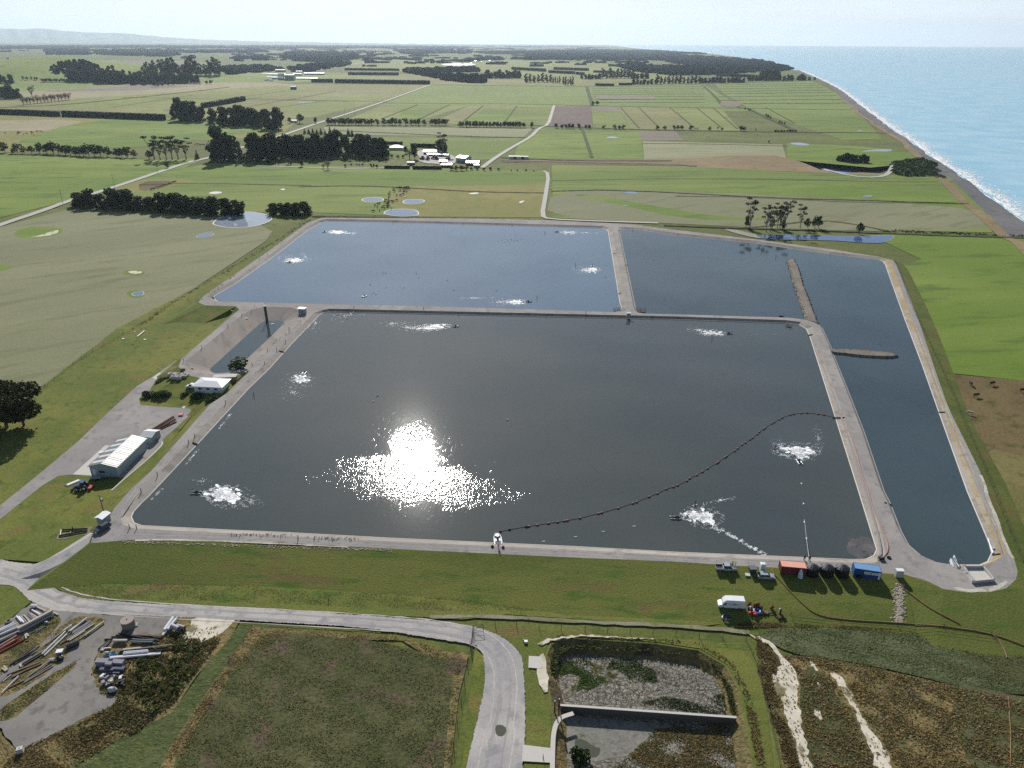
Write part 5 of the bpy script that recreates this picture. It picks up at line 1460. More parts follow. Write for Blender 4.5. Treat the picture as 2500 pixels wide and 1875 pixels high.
def corr(name, c, period=.25, dirx=True, rough=.45, k=K, strength=.12):
    """profiled sheet metal"""
    if name in MATS: return MATS[name]
    m = plain(name, c, rough, .0, .5, .06, .8, k)
    t = m.node_tree; N = t.nodes.new; L = t.links.new
    p = next(n for n in t.nodes if n.type == 'BSDF_PRINCIPLED')
    tcx = N('ShaderNodeTexCoord'); wv = N('ShaderNodeTexWave'); wv.bands_direction = 'X' if dirx else 'Y'
    wv.inputs['Scale'].default_value = .314/period
    L(tcx.outputs['Object'], wv.inputs['Vector'])
    b = N('ShaderNodeBump'); b.inputs['Strength'].default_value = .5; b.inputs['Distance'].default_value = .05
    L(wv.outputs['Fac'], b.inputs['Height']); L(b.outputs[0], p.inputs['Normal'])
    src = p.inputs['Base Color'].links[0].from_socket
    mm = N('ShaderNodeMapRange'); mm.inputs['To Min'].default_value = 1-strength; mm.inputs['To Max'].default_value = 1+strength*.3
    L(wv.outputs['Fac'], mm.inputs['Value'])
    cx = N('ShaderNodeCombineXYZ'); [L(mm.outputs[0], cx.inputs[i]) for i in range(3)]
    x = N('ShaderNodeMixRGB'); x.blend_type = 'MULTIPLY'; x.inputs[0].default_value = 1
    L(src, x.inputs[1]); L(cx.outputs[0], x.inputs[2]); L(x.outputs[0], p.inputs['Base Color'])
    return m
M_white = plain('white_paint', (226,228,230), .5, var=.05)
M_shedroof = corr('shed_roof', (122,122,118), .9, False)
M_shedroofw = corr('pale_roof', (220,222,224), .8, True, .35)
M_wallg = corr('grey_cladding', (150,160,168), .5)
M_wallb = corr('blue_cladding', (156,172,182), .5)
M_glass = plain('window_glass', (30,36,44), .12, spec=.7, var=.1)
M_blk = plain('black_plastic', (26,27,30), .45, var=.2)
M_steel = plain('galvanised_steel', (150,154,156), .45, metal=.3)
M_wood = plain('grey_timber', (120,112,102), .9, var=.2, scale=6)
M_woodd = plain('dark_timber', (66,60,56), .9, var=.25, scale=6)
M_tyre = plain('tyre_rubber', (22,22,24), .85)
M_brown = plain('brown_wall', (98,84,74), .9)

def shed(name, label, a, b, dep, h, rise, ridge='x', wall=M_wallg, roof=M_shedroofw, z=None, over=.3, win=0, door=None, cat='shed', group=None, hip=0, dxy=None):
    o_, rz, Wd = frame(a, b, z)
    if dxy: Wd = dxy
    t = thing(name, label, cat, o_, rz, group)
    w_ = Wd/2
    m = MB()
    if hip:
        m.box((0, dep/2, h/2-.2), (Wd, dep, h+.4))
    elif ridge == 'x':
        pr = [(0, -.4), (dep, -.4), (dep, h), (dep/2, h+rise), (0, h)]
        vs = [(-w_, y, zz) for y, zz in pr]+[(w_, y, zz) for y, zz in pr]
        m.add(vs, [(0, 1, 2, 3, 4), (9, 8, 7, 6, 5)]+[(i, 5+i, 5+(i+1) % 5, (i+1) % 5) for i in range(5)])
    else:
        pr = [(-w_, -.4), (w_, -.4), (w_, h), (0, h+rise), (-w_, h)]
        vs = [(x, 0, zz) for x, zz in pr]+[(x, dep, zz) for x, zz in pr]
        m.add(vs, [(4, 3, 2, 1, 0), (5, 6, 7, 8, 9)]+[(i, (i+1) % 5, 5+(i+1) % 5, 5+i) for i in range(5)])
    m.build('wall', wall, t)
    r = MB(); th = .12
    if hip:
        q = min(dep/2, Wd/2)*.92
        e = [(-w_-over, -over, h), (w_+over, -over, h), (w_+over, dep+over, h), (-w_-over, dep+over, h)]
        if Wd >= dep: rd = [(-w_+q, dep/2, h+rise), (w_-q, dep/2, h+rise)]; fs = [(0, 1, 5, 4), (1, 2, 5), (2, 3, 4, 5), (3, 0, 4), (0, 3, 2, 1)]
        else: rd = [(0, q, h+rise), (0, dep-q, h+rise)]; fs = [(0, 1, 4), (1, 2, 5, 4), (2, 3, 5), (3, 0, 4, 5), (0, 3, 2, 1)]
        r.add([(x, y, zz+.03) for x, y, zz in e+rd], fs)
    else:
        def slab(p, q_, lo, hi, ax):
            dx = Vector((q_[0]-p[0], q_[1]-p[1])).normalized(); n = Vector((-dx.y, dx.x))
            if n.y < 0: n = -n
            pts = [(p[0]-dx.x*0, p[1]), (q_[0], q_[1]), (q_[0]+n.x*th, q_[1]+n.y*th), (p[0]+n.x*th, p[1]+n.y*th)]
            if ax == 'x': vs = [(lo, c, d+.02) for c, d in pts]+[(hi, c, d+.02) for c, d in pts]
            else: vs = [(c, lo, d+.02) for c, d in pts]+[(c, hi, d+.02) for c, d in pts]
            r.add(vs, [(0, 1, 2, 3), (7, 6, 5, 4)]+[(i, 4+i, 4+(i+1) % 4, (i+1) % 4) for i in range(4)])
        if ridge == 'x':
            k = rise/(dep/2) if dep else 0
            slab((-over, h-k*over), (dep/2, h+rise), -w_-over, w_+over, 'x'); slab((dep+over, h-k*over), (dep/2, h+rise), -w_-over, w_+over, 'x')
        else:
            k = rise/w_
            slab((-w_-over, h-k*over), (0, h+rise), -over, dep+over, 'y'); slab((w_+over, h-k*over), (0, h+rise), -over, dep+over, 'y')
    r.build('roof', roof, t)
    for i in range(win):
        x = -w_+Wd*(i+.75)/(win+.5)
        g = MB().box((x, -.03, h*.6), (min(1.4, Wd/(win+1)*.7), .05, h*.28)).build('window', M_white, t)
        MB().box((x, -.065, h*.6), (min(1.4, Wd/(win+1)*.7)-.12, .03, h*.28-.12)).build('pane', M_glass, g)
    if door is not None:
        d = MB().box((door*w_, -.03, h*.36), (.95, .05, h*.72)).build('door', M_white, t)
        MB().box((door*w_+.35, -.07, h*.34), (.06, .04, .12)).build('handle', M_steel, d)
    return t

# --- main shed
mlen = (G(360,1095,.3)-G(290,1165,.3)).length
ms = shed('long_shed', 'long grey metal shed with pale rooflight bands beside the concrete apron', (225,1161), (290,1165), mlen, 3.5, 1.1, 'y', M_wallb, M_shedroof, door=-.72)
dv = G(360,1095,.3)-G(290,1165,.3)
ms.rotation_euler.z = math.atan2(dv.y, dv.x)-math.pi/2
Wm = (G(290,1165,.3)-G(225,1161,.3)).length
for k in range(5):
    y = mlen*(k+.35)/5.2
    m = MB(); w_ = Wm/2
    for sx in (-1, 1):
        p = [(0+sx*.3, 3.5+1.1-.3*1.1/w_), (sx*(w_-.1), 3.5+.1*1.1/w_)]
        vs = []
        for yy in (y, y+1.3):
            for x, zz in p: vs.append((x, yy, zz+.16))
        m.add(vs, [(0, 1, 3, 2)] if sx > 0 else [(1, 0, 2, 3)])
    m.build('rooflight', M_shedroofw, ms)
m = MB().tube((0, -.35, 4.62), (0, mlen+.35, 4.62), .16, .16, 6)
m.build('ridge_cap', M_white, ms)
for sx in (-1, 1): MB().tube((sx*(Wm/2+.32), -.3, 3.42), (sx*(Wm/2+.32), mlen+.3, 3.42), .09, .09, 6).build('gutter', M_white, ms)
MB().tube((Wm/2+.12, -.12, 0), (Wm/2+.12, -.12, 3.4), .06, .06, 6).build('downpipe', M_white, ms)
MB().box((-.8, -.04, 1.6), (1.8, .06, .7)).build('window', M_glass, ms)
shed('small_shed', 'small pale roofed shed behind the far corner of the long shed', (347,1080), (374,1082), 4.5, 2.3, .7, 'x', M_wallb, M_shedroofw)
shed('office', 'white hip roofed office between the garden shrubs and small basin', (476,958), (543,961), 6.4, 2.8, .7, 'x', M_white, plain('office_roof', (196,198,206), .5, var=.06), over=.7, win=3, door=.2, cat='office building', hip=1)
shed('store', 'long low flat roofed store beyond the office', (522,929), (577,933), 2.2, 1.7, .05, 'x', M_wood, M_conc)
shed('pump_hut', 'white cabinet hut on the crest at the far corner of the basin', (729,766), (744,767), 2.2, 2.5, .08, 'x', M_wallg, M_white, z=ZC, cat='hut')
h2 = shed('pump_hut', 'white hut by the road fork with a dark car parked below', (239,1281), (254,1284), 2.6, 2.3, .3, 'y', M_wallg, M_white, z=2.9, cat='hut')
shed('control_cabinet', 'grey cabinet where the dividing bank meets the cross bank', (1531,774), (1539,774), 1.4, 1.8, .05, 'x', M_wallg, M_steel, z=ZC, cat='cabinet')
t = thing('power_box', 'white box on the concrete apron beside the long shed', 'box', S(249,1111), .8)
MB().box((0, 0, .75), (1.5, 1.0, .8)).build('case', M_white, t)
for x in (-.6, .6):
    for y in (-.35, .35): MB().box((x, y, .18), (.1, .1, .4)).build('leg', M_steel, t)
# outlet tower in the small basin
b_ = G(652,784,.3); hh = hpx2m(652,784,35,.3)
t = thing('outlet_tower', 'round topped concrete outlet tower standing in the small basin', 'tower', (b_.x, b_.y, .2))
MB().tube((0, 0, -.3), (0, 0, hh), .62, .62, 20).build('column', plain('wet_concrete', (86,90,84), .8, var=.2), t)
MB().tube((0, 0, hh), (0, 0, hh+.3), 1.15, 1.15, 24).build('platform', M_conc, t)
m = MB()
for i in range(10):
    a = i*math.pi/5; m.tube((1.05*math.cos(a), 1.05*math.sin(a), hh+.3), (1.05*math.cos(a), 1.05*math.sin(a), hh+1.2), .03, .03, 5)
m.torus((0, 0, hh+1.2), 1.05, .03, 20, 5); m.build('railing', M_steel, t)

# --- farm
Yg = [(1019,368),(1045,364),(1080,372),(1105,378),(1114,388),(1110,400),(1085,404),(1062,399),(1040,399),(1020,392),(1026,384),(1018,376)]
gp('farm_yard', Yg, plain('dusty_yard', (176,170,164), .95, var=.1, scale=.1), .62, 1)
M_wroof = corr('white_roof', (198,202,208), 1.0, True, .3)
shed('farmhouse', 'farmhouse with a pale hipped roof beside the tall dark belt', (950,367), (984,367), 12, 3.2, 2.4, 'x', M_white, M_shedroofw, over=.6, win=4, door=.1, cat='house', hip=1)
shed('barn', 'largest farm shed, grey walled, nearest the dusty yard exit', (1114,396), (1136,398), 13, 5, 1.6, 'x', M_wallb, M_shedroofw, cat='barn')
shed('barn', 'low farm shed with a white front roof beside the track', (1137,404), (1168,405), 11, 3, 1.2, 'x', M_brown, M_wroof, cat='barn')
shed('barn', 'dark roofed lean-to nearest the farm track', (1157,409), (1171,409), 5, 2.4, .6, 'x', M_wallb, corr('slate_roof', (90,98,112), .8), cat='barn')
shed('barn', 'long white roofed shed at the back of the farmyard', (1034,378), (1066,378), 9, 3.4, 1.3, 'x', M_brown, M_wroof, cat='barn')
shed('barn', 'white roofed lean-to in front of the long farmyard shed', (1043,382), (1069,382), 4, 2.6, .5, 'x', M_brown, M_wroof, cat='barn')
shed('barn', 'small white roofed shed in the middle of the farm buildings', (1073,400), (1092,400), 6, 2.6, .8, 'x', M_brown, M_wroof, cat='barn')
shed('barn', 'white roofed shed behind the dark fence trees', (1078,409), (1103,409), 7, 2.8, .9, 'x', M_brown, M_wroof, cat='barn')
shed('cottage', 'brown cottage with two windows on the farm lane', (994,404), (1012,404), 6, 2.8, 1.2, 'x', M_brown, corr('brown_roof', (86,72,70), .8), win=2, cat='cottage')
shed('greenhouse', 'low dark green shelter among the farm sheds', (1070,383), (1094,384), 7, 2.4, .6, 'x', plain('green_wall', (70,96,90), .8), corr('green_roof', (92,120,118), .8), cat='shelter')
shed('house', 'white roofed house beside the straight road bend', (710,300), (724,300), 10, 3, 1.6, 'x', M_white, M_wroof, cat='house')
shed('hay_barn', 'lone blue green barn on the far pasture', (709,219), (723,219), 11, 7, 2, 'x', plain('teal_wall', (86,124,130), .8), M_wroof, cat='barn')
for i, (x, w_, lab) in enumerate([(1247,9,'first pale hut from left'),(1257,7,'second pale hut from left'),(1266,9,'third pale hut from left'),(1276,7,'fourth pale hut from left'),(1285,8,'fifth pale hut from left')]):
    shed('site_hut', lab+' at the head of the stop bank track', (x-w_/2,388+i*.2), (x+w_/2,388+i*.2), 5, 2.8, .3, 'x', M_brown if i % 2 else M_white, M_wroof, cat='hut')
# works and town beyond
W_ = [(616,637,177,16,7,'with a small tower'),(672,696,176,22,8,'at the back left of the works'),(652,680,188,26,9,'at the left of the works'),(680,697,189,20,11,'left of the tall block'),(696,719,197,24,17,'forming the tall blue block'),(679,695,196.5,14,7,'front left of the tall block'),(716,736,186,24,8,'behind the car park'),(742,791,183,26,6,'long and low on the right'),(724,775,195,14,5,'along the front right'),(664,677,195.5,14,8,'in front of the left hall'),(702,719,191,14,9,'behind the tall block'),(652,664,192,12,6,'at the front left corner'),(723,738,178,10,6,'on the rear edge'),(640,652,184,14,6,'between the house lots and halls')]
for i, (x0, x1, y, dp, h, lab) in enumerate(W_):
    shed('factory_hall', 'distant pale factory hall '+lab, (x0, y), (x1, y), dp*1.2, h, 2.0, 'x', M_wallb if i in (4, 5, 9) else M_wallg, M_wroof, cat='factory', over=.5, win=0)
m = MB()
ct = thing('silo', 'white silo cluster rising left of the tall factory block', 'silo', G(688,196))
for i in range(3): MB().tube((i*7-7, 0, 0), (i*7-7, 0, 21), 3, 3, 14).ball((i*7-7, 0, 21), (3, 3, 1.2), 14, 5).build('silo_tank', M_white, ct)
hs = [(584,181),(589,187),(597,193),(601,195),(609,195),(613,186),(618,188),(623,187),(628,191),(633,188),(640,193),(645,191),(574,194),(562,195),(567,195),(636,184),(590,181),(607,181),(649,198),(660,199),(570,174),(700,163),(747,165),(752,165),(845,169),(758,160),(1010,153),(905,149)]
ph = None
for i, (x, y) in enumerate(sorted(hs)):
    s_ = 7 if i % 3 else 10
    if ph is None:
        ph = Proto(shed('town_house', None, (x-3,y), (x+3,y), 9, 3.2, 2, 'x', M_white, M_wroof, cat='house'))
        ph.used = True; ph.r['label'] = 'distant small house, first from left among those round the works'; ph.r['group'] = 'distant houses round the works'
    else:
        ph.put(G(x, y), random.uniform(-.6, .6), random.uniform(.8, 1.3), 'distant small house, %s from left among those round the works' % nth(i), 'distant houses round the works')
for i, (x, y) in enumerate([(103,136),(118,197),(128,198),(142,200),(146,201),(235,201),(243,200),(252,199),(320,182),(480,180),(12,195),(32,196),(1145,150),(1160,151),(1175,152),(1130,155),(1150,156),(1195,150)]):
    pz = G(x, y); pz.z = 0 if i else hill(G(103,150).x, 2450)
    if i == 0: pz = Vector((g1.x-20, 2440, hill(g1.x-20, 2440)-1.4))
    ph.put(pz, random.uniform(-.6, .6), random.uniform(1.0, 1.6), 'distant farm building, %s of those scattered beyond the far woods' % nth(i), 'scattered far farm buildings')
t = thing('railway_wagon', 'pair of pale railway wagons on the line below the pine block', 'wagon', G(476,206), .12)
for i in (-1, 1):
    b = MB().box((i*9, 0, 2.4), (16, 2.8, 2.8)).build('wagon_body', M_white, t)
    for k in (-6, 6): MB().box((i*9+k, 0, .5), (2.4, 2.4, 1.0)).build('bogie', M_blk, t)
# ================================================================== vehicles
def loft(secs, name, mat, parent, smooth=False):
    """secs: list of closed rings with the same count"""
    m = MB(); n = len(secs[0])
    for a, b in zip(secs, secs[1:]): m.bridge(a, b)
    m.add(secs[0], [tuple(range(n-1, -1, -1))]); m.add(secs[-1], [tuple(range(n))])
    return m.build(name, mat, parent, smooth)
def wheels(t, xs, w_, r=.36):
    for x in xs:
        for s_ in (-1, 1):
            wh = MB().tube((x, s_*(w_/2-.02), r), (x, s_*(w_/2-.26), r), r, r, 18).build('wheel', M_tyre, t)
            MB().tube((x, s_*(w_/2), r), (x, s_*(w_/2-.03), r), r*.58, r*.5, 12).build('rim', M_steel, wh)
def ring(x, w_, z0, z1, z2=None, tw=1.0):
    """body cross-section at x: sill, waist and shoulder"""
    zs = z1 if z2 is None else z2
    return [Vector((x, -w_/2*.94, z0)), Vector((x, -w_/2, (z0+z1)/2)), Vector((x, -w_/2*.97, z1)), Vector((x, -w_/2*tw*.82, zs)), Vector((x, w_/2*tw*.82, zs)), Vector((x, w_/2*.97, z1)), Vector((x, w_/2, (z0+z1)/2)), Vector((x, w_/2*.94, z0))]
def cabin(t, x0, x1, x2, x3, w_, z0, z1, paint):
    """glasshouse from x0(rear base) x1(rear top) x2(front top) x3(front base)"""
    wb, wt = w_*.93/2, w_*.76/2
    vs = [(x0, -wb, z0), (x3, -wb, z0), (x3, wb, z0), (x0, wb, z0), (x1, -wt, z1), (x2, -wt, z1), (x2, wt, z1), (x1, wt, z1)]
    MB().add(vs, [(0, 1, 5, 4), (1, 2, 6, 5), (2, 3, 7, 6), (3, 0, 4, 7), (3, 2, 1, 0)]).build('windows', M_glass, t)
    r = MB().box(((x1+x2)/2, 0, z1+.03), (x2-x1+.12, wt*2+.1, .07))
    for s_ in (-1, 1):
        for a, b in (((x0, wb), (x1, wt)), ((x3, wb), (x2, wt)), (((x0+x3)/2, wb), ((x1+x2)/2, wt))):
            r.tube((a[0], s_*a[1], z0), (b[0], s_*(b[1]+.015), z1), .045, .045, 5)
    r.build('roof', paint, t)
def lamps(t, xf, xr, w_, z):
    for s_ in (-1, 1):
        MB().box((xf, s_*w_*.36, z), (.08, .32, .16)).build('headlight', M_white, t)
        MB().box((xr, s_*w_*.4, z+.1), (.08, .14, .3)).build('tail_light', plain('red_lamp', (150,20,20), .3), t)
def car(label, loc, rz, paint, cat='car', L_=4.4):
    t = thing('parked_car', label, cat, loc, rz)
    k = L_/4.4
    secs = [ring(x*k, 1.78*w_, z0, z1, z2) for x, w_, z0, z1, z2 in ((-2.2, .86, .45, .75, .85), (-2.05, .97, .3, .85, .98), (-1.2, 1, .24, .88, 1.0), (.9, 1, .24, .86, .98), (1.7, .97, .26, .78, .86), (2.1, .9, .34, .66, .74), (2.2, .8, .42, .6, .66))]
    loft(secs, 'body', paint, t, False)
    cabin(t, -2.05*k, -1.55*k, .25*k, 1.0*k, 1.78, .96, 1.46, paint)
    wheels(t, (-1.35*k, 1.35*k), 1.8, .33); lamps(t, 2.17*k, -2.2*k, 1.7, .62)
    for s_ in (-1, 1): MB().box((.8*k, s_*.98, 1.0), (.14, .16, .12)).build('mirror', paint, t)
    return t
def ute(label, loc, rz, paint, load=None):
    t = thing('pickup', label, 'pickup', loc, rz)
    secs = [ring(x, 1.85*w_, z0, z1, z2) for x, w_, z0, z1, z2 in ((-.75, 1, .4, .95, 1.05), (1.35, 1, .4, .95, 1.03), (2.1, .97, .42, .9, .97), (2.55, .86, .5, .78, .84))]
    loft(secs, 'body', paint, t)
    cabin(t, -.72, -.55, .75, 1.45, 1.8, 1.02, 1.72, paint)
    m = MB(); m.box((-1.68, 0, .62), (1.8, 1.8, .12))
    for s_ in (-1, 1): m.box((-1.68, s_*.88, .85), (1.8, .08, .42))
    m.box((-2.56, 0, .85), (.07, 1.76, .42)); m.box((-.8, 0, .85), (.07, 1.76, .42))
    tr = m.build('tray', paint, t)
    MB().box((-1.68, 0, .7), (1.68, 1.64, .05)).build('bed_liner', M_blk, tr)
    wheels(t, (-1.65, 1.65), 1.86, .38); lamps(t, 2.54, -2.6, 1.75, .78)
    return t
M_silver = plain('silver_paint', (178,186,196), .3, metal=.35, spec=.6, var=.03)
M_darkcar = plain('slate_paint', (70,84,98), .3, metal=.3, spec=.6, var=.03)
M_vanw = plain('van_white', (232,234,238), .3, spec=.5, var=.02)
M_blue = plain('container_blue', (34,82,138), .5, var=.08, scale=1)
M_red = plain('container_red', (112,50,46), .6, var=.15, scale=1)
M_text = plain('faded_lettering', (60,92,120), .6)
M_grn = plain('emblem_green', (24,70,72), .6)

p = S(1774,1397); ute('silver dual cab pickup parked left on the grass beside two workers', p+Vector((0, .9, 0)), -.03, M_silver)
p = S(1872,1417); car('silver hatchback parked on the grass below the grey bin', p+Vector((0, .9, 0)), -.05, M_silver, L_=4.1)
p = S(243,1303); car('dark slate car parked nose down below the white road fork hut', p+Vector((0, 1.6, .1)), R(-118), M_darkcar)
p = S(466,951); ute('white pickup half hidden under the office eaves', p+Vector((.3, 1.4, 0)), R(170), M_vanw)
# van
def van(label, loc, rz):
    t = thing('van', label, 'van', loc, rz)
    def vr(x, w_, z0, zw, zt, wt=.86):
        return [Vector((x, -w_/2*.96, z0)), Vector((x, -w_/2, z0+.3)), Vector((x, -w_/2, zw)), Vector((x, -w_/2*wt, zt)), Vector((x, w_/2*wt, zt)), Vector((x, w_/2, zw)), Vector((x, w_/2, z0+.3)), Vector((x, w_/2*.96, z0))]
    secs = [vr(-3.0, 1.98, .45, 1.95, 2.45), vr(-2.9, 2.02, .4, 2.1, 2.6), vr(0, 2.02, .4, 2.1, 2.62), vr(1.35, 2.02, .4, 2.05, 2.55, .84), vr(1.95, 2.0, .4, 1.5, 1.95, .82), vr(2.15, 1.98, .4, 1.15, 1.3, .84), vr(2.85, 1.85, .45, .95, 1.02, .84), vr(3.0, 1.7, .5, .75, .8, .84)]
    loft(secs, 'body', M_vanw, t)
    MB().add([(1.5, -.8, 2.40), (1.5, .8, 2.40), (2.17, .86, 1.33), (2.17, -.86, 1.33)], [(0, 3, 2, 1)]).build('windscreen', M_glass, t)
    for s_ in (-1, 1):
        MB().add([(1.25, s_*1.02, 1.35), (2.0, s_*1.01, 1.3), (1.62, s_*1.0, 1.9), (1.25, s_*1.015, 1.95)], [(0, 1, 2, 3) if s_ < 0 else (3, 2, 1, 0)]).build('side_window', M_glass, t)
        MB().box((2.05, s_*1.12, 1.45), (.12, .2, .28)).build('mirror', M_blk, t)
    for s_ in (-1, 1):
        sg = MB().tube((-.55, s_*1.012, 1.62), (-.55, s_*1.03, 1.62), .2, .2, 18).build('emblem', M_grn, t)
        m = MB(); q = random.Random(4)
        for (x0, x1, z, h) in ((-.25, 1.0, 1.64, .14), (-2.2, -.85, 1.64, .14), (-1.5, .7, 1.34, .07)):
            x = x0
            while x < x1:
                w_ = q.uniform(.05, .1)
                m.box((x+w_/2, s_*1.02, z), (w_*.8, .012, h*q.choice([.7, 1, 1])))
                x += w_+.03
        m.build('lettering', M_text, t)
    wheels(t, (-1.9, 1.9), 2.04, .36)
    lamps(t, 2.97, -3.0, 1.8, .75)
    return t
p = S(1786,1489); van('white high roof van with a round emblem and two rows of lettering', p+Vector((0, 1.1, 0)), R(180-4))
def wheel_one(t, x, y, r=.3): 
    w_ = MB().tube((x, y-.1, r), (x, y+.1, r), r, r, 14).build('wheel', M_tyre, t); MB().tube((x, y-.12, r), (x, y-.1, r), r*.5, r*.5, 10).build('rim', M_steel, w_)
p = S(1791,1470)
t = thing('flat_trailer', 'flat trailer parked on the far side of the white van', 'trailer', p, R(-3))
MB().box((0, 0, .6), (4.0, 2.0, .12)).build('deck', M_conc, t)
m = MB().tube((-2, .6, .6), (-3.4, 0, .5), .05).tube((-2, -.6, .6), (-3.4, 0, .5), .05); m.build('drawbar', M_steel, t)
for y in (-.95, .95): wheel_one(t, .3, y)
for i in range(5): tag(MB().torus((0, 0, 0), .34, .12, 16, 8, 'X').build('tyre', M_tyre, None, loc=(p.x+.0+i*.42-.5, p.y+.1, p.z+1.1)), '%s black roll from left standing on the flat trailer' % nth(i), 'roll', 'black rolls on the flat trailer')
p = S(236,1170)
t = thing('flat_trailer', 'low trailer in the shadow of the long shed gable', 'trailer', p, R(5))
MB().box((0, 0, .7), (3.2, 1.6, .15)).build('deck', M_wallg, t); MB().tube((1.6, 0, .65), (2.9, 0, .55), .05).build('drawbar', M_steel, t)
for y in (-.85, .85): wheel_one(t, -.2, y, .34)
# tractor
def tractor(label, loc, rz, col, loader=True, sc=1.0, mower=True):
    t = thing('tractor', label, 'tractor', loc, rz); t.scale = (sc,)*3
    loft([[Vector((x, -w_, z0)), Vector((x, -w_, z1-.1)), Vector((x, -w_*.7, z1)), Vector((x, w_*.7, z1)), Vector((x, w_, z1-.1)), Vector((x, w_, z0))] for x, w_, z0, z1 in ((.2, .4, .6, 1.55), (1.5, .36, .6, 1.45), (1.95, .3, .65, 1.3))], 'bonnet', col, t)
    cabin(t, -1.0, -.8, .25, .35, 1.5, 1.1, 2.55, col)
    MB().box((-.4, 0, .85), (1.7, .8, .5)).build('chassis', M_blk, t)
    for s_ in (-1, 1):
        wh = MB().tube((-.75, s_*.65, .8), (-.75, s_*1.1, .8), .8, .8, 20).build('rear_wheel', M_tyre, t); MB().tube((-.75, s_*1.1, .8), (-.75, s_*1.12, .8), .4, .4, 14).build('rim', M_white, wh)
        wh = MB().tube((1.35, s_*.6, .5), (1.35, s_*.95, .5), .5, .5, 18).build('front_wheel', M_tyre, t); MB().tube((1.35, s_*.95, .5), (1.35, s_*.97, .5), .25, .25, 12).build('rim', M_white, wh)
        MB().box((-.75, s_*.85, 1.66), (1.1, .5, .06)).build('mudguard', col, t)
    if loader:
        m = MB()
        for s_ in (-1, 1): m.tube((.1, s_*.62, 1.5), (1.9, s_*.62, 1.2), .07).tube((1.9, s_*.62, 1.2), (2.6, s_*.62, .35), .07)
        m.build('loader_arm', col, t); MB().box((2.75, 0, .4), (.5, 1.8, .6)).build('bucket', M_blk, t)
    if mower:
        im = MB().box((-2.2, 0, .55), (1.0, 2.2, .5)).tube((-1.2, 0, .8), (-2.0, 0, .8), .1).build('mower', plain('implement_red', (170,48,34), .6), t)
    return t
tractor('blue tractor with loader and red mower on the grass near the long shed', S(203,1194), R(188), plain('tractor_blue', (44,92,140), .4))
for i, (x, y, c, lab) in enumerate([(1031,389,(110,60,50),'leftmost red brown tractor in the dusty farmyard'),(1044,390,(90,70,60),'second brown tractor in the dusty farmyard'),(1058,388,(70,60,60),'dark tractor beside another in the farmyard'),(1066,389,(60,66,70),'dark tractor nearest the farmyard middle'),(1094,390,(40,120,90),'green tractor at the right of the farmyard')]):
    tractor(lab, G(x, y, .62), random.uniform(0, 6), plain('farm_paint%s' % nth(i), c, .6), False, 1.6, False)
car('white car at the right end of the dusty farmyard', G(1103,391,.62), .4, M_vanw)

# ================================================================== things round the embankment
def container(label, a, b, paint, h=2.5, rot=0, roofm=None):
    o_, rz, Wd = frame(a, b); L_ = 6.06; D_ = 2.44
    t = thing('shipping_container', label, 'container', o_+Vector((0, .02, 0)), rz+rot)
    m = MB(); n = 24           # corrugated long sides
    zs = (.18, h-.14)
    for y0, s_ in ((.06, -1), (D_-.06, 1)):
        for i in range(n):
            x = -L_/2+.12+(L_-.24)*i/n; x2 = -L_/2+.12+(L_-.24)*(i+1)/n
            dy = .035 if i % 2 else 0
            yy = y0-s_*dy
            m.add([(x, yy, zs[0]), (x2, yy, zs[0]), (x2, yy, zs[1]), (x, yy, zs[1])], [(0, 1, 2, 3) if s_ < 0 else (3, 2, 1, 0)])
        m.build('side_panel', paint, t); m = MB()
    MB().box((-L_/2+.08, D_/2, h/2), (.06, D_-.2, h-.25)).box((0, D_/2, .12), (L_-.2, D_-.2, .14)).build('end_panel', paint, t)
    MB().box((0, D_/2, h-.05), (L_-.1, D_-.1, .08)).build('roof', roofm or paint, t)
    f = MB()
    for x in (-L_/2+.07, L_/2-.07):
        for y in (.07, D_-.07): f.box((x, y, h/2+.02), (.15, .15, h))
    for y in (.05, D_-.05): f.box((0, y, .1), (L_-.3, .11, .18)).box((0, y, h-.06), (L_-.3, .11, .13))
    for x in (-L_/2+.05, L_/2-.05): f.box((x, D_/2, .1), (.11, D_-.3, .18)).box((x, D_/2, h-.06), (.11, D_-.3, .13))
    f.build('frame', paint, t)
    for y in (D_*.28, D_*.72):
        d = MB().box((L_/2-.04, y, h/2), (.05, D_*.42, h-.35)).build('door', paint, t)
        MB().tube((L_/2, y-.2, .25), (L_/2, y-.2, h-.25), .03).tube((L_/2, y+.2, .25), (L_/2, y+.2, h-.25), .03).build('lock_rod', M_steel, d)
    return t
M_redroof = plain('salmon_roof', (224,164,146), .8, var=.12, scale=.8)  # roof paler than the sides
container('rust red container with a salmon roof beside the black tanks', (1905,1402), (1966,1408), M_red, 2.45, 0, M_redroof)
bc = container('blue container with a white sign panel at the right end of the row', (2090,1409), (2139,1417), M_blue, 2.6, 0, plain('blue_roof', (104,150,194), .5, var=.06, scale=1))
sg = MB().box((.9, -.02, 1.75), (3.3, .03, .75)).build('sign_panel', M_white, bc)
m = MB(); q = random.Random(2)
for (x0, x1) in ((-.6, .55), (1.0, 2.35)):
    x = x0
    while x < x1:
        w_ = q.uniform(.06, .11); m.box((x, -.042, 1.78), (w_*.8, .014, .17*q.choice([.7, 1, 1]))); x += w_+.03
m.build('lettering', M_text, sg)
MB().tube((.78, -.036, 1.76), (.78, -.05, 1.76), .17, .17, 16).build('emblem', M_grn, sg)
MB().box((2.72, -.02, 1.3), (.42, .03, 2.1)).build('end_stripe', M_white, bc)
MB().box((-1.7, -.25, .6), (1.0, .5, .6)).build('air_unit', M_blk, bc)
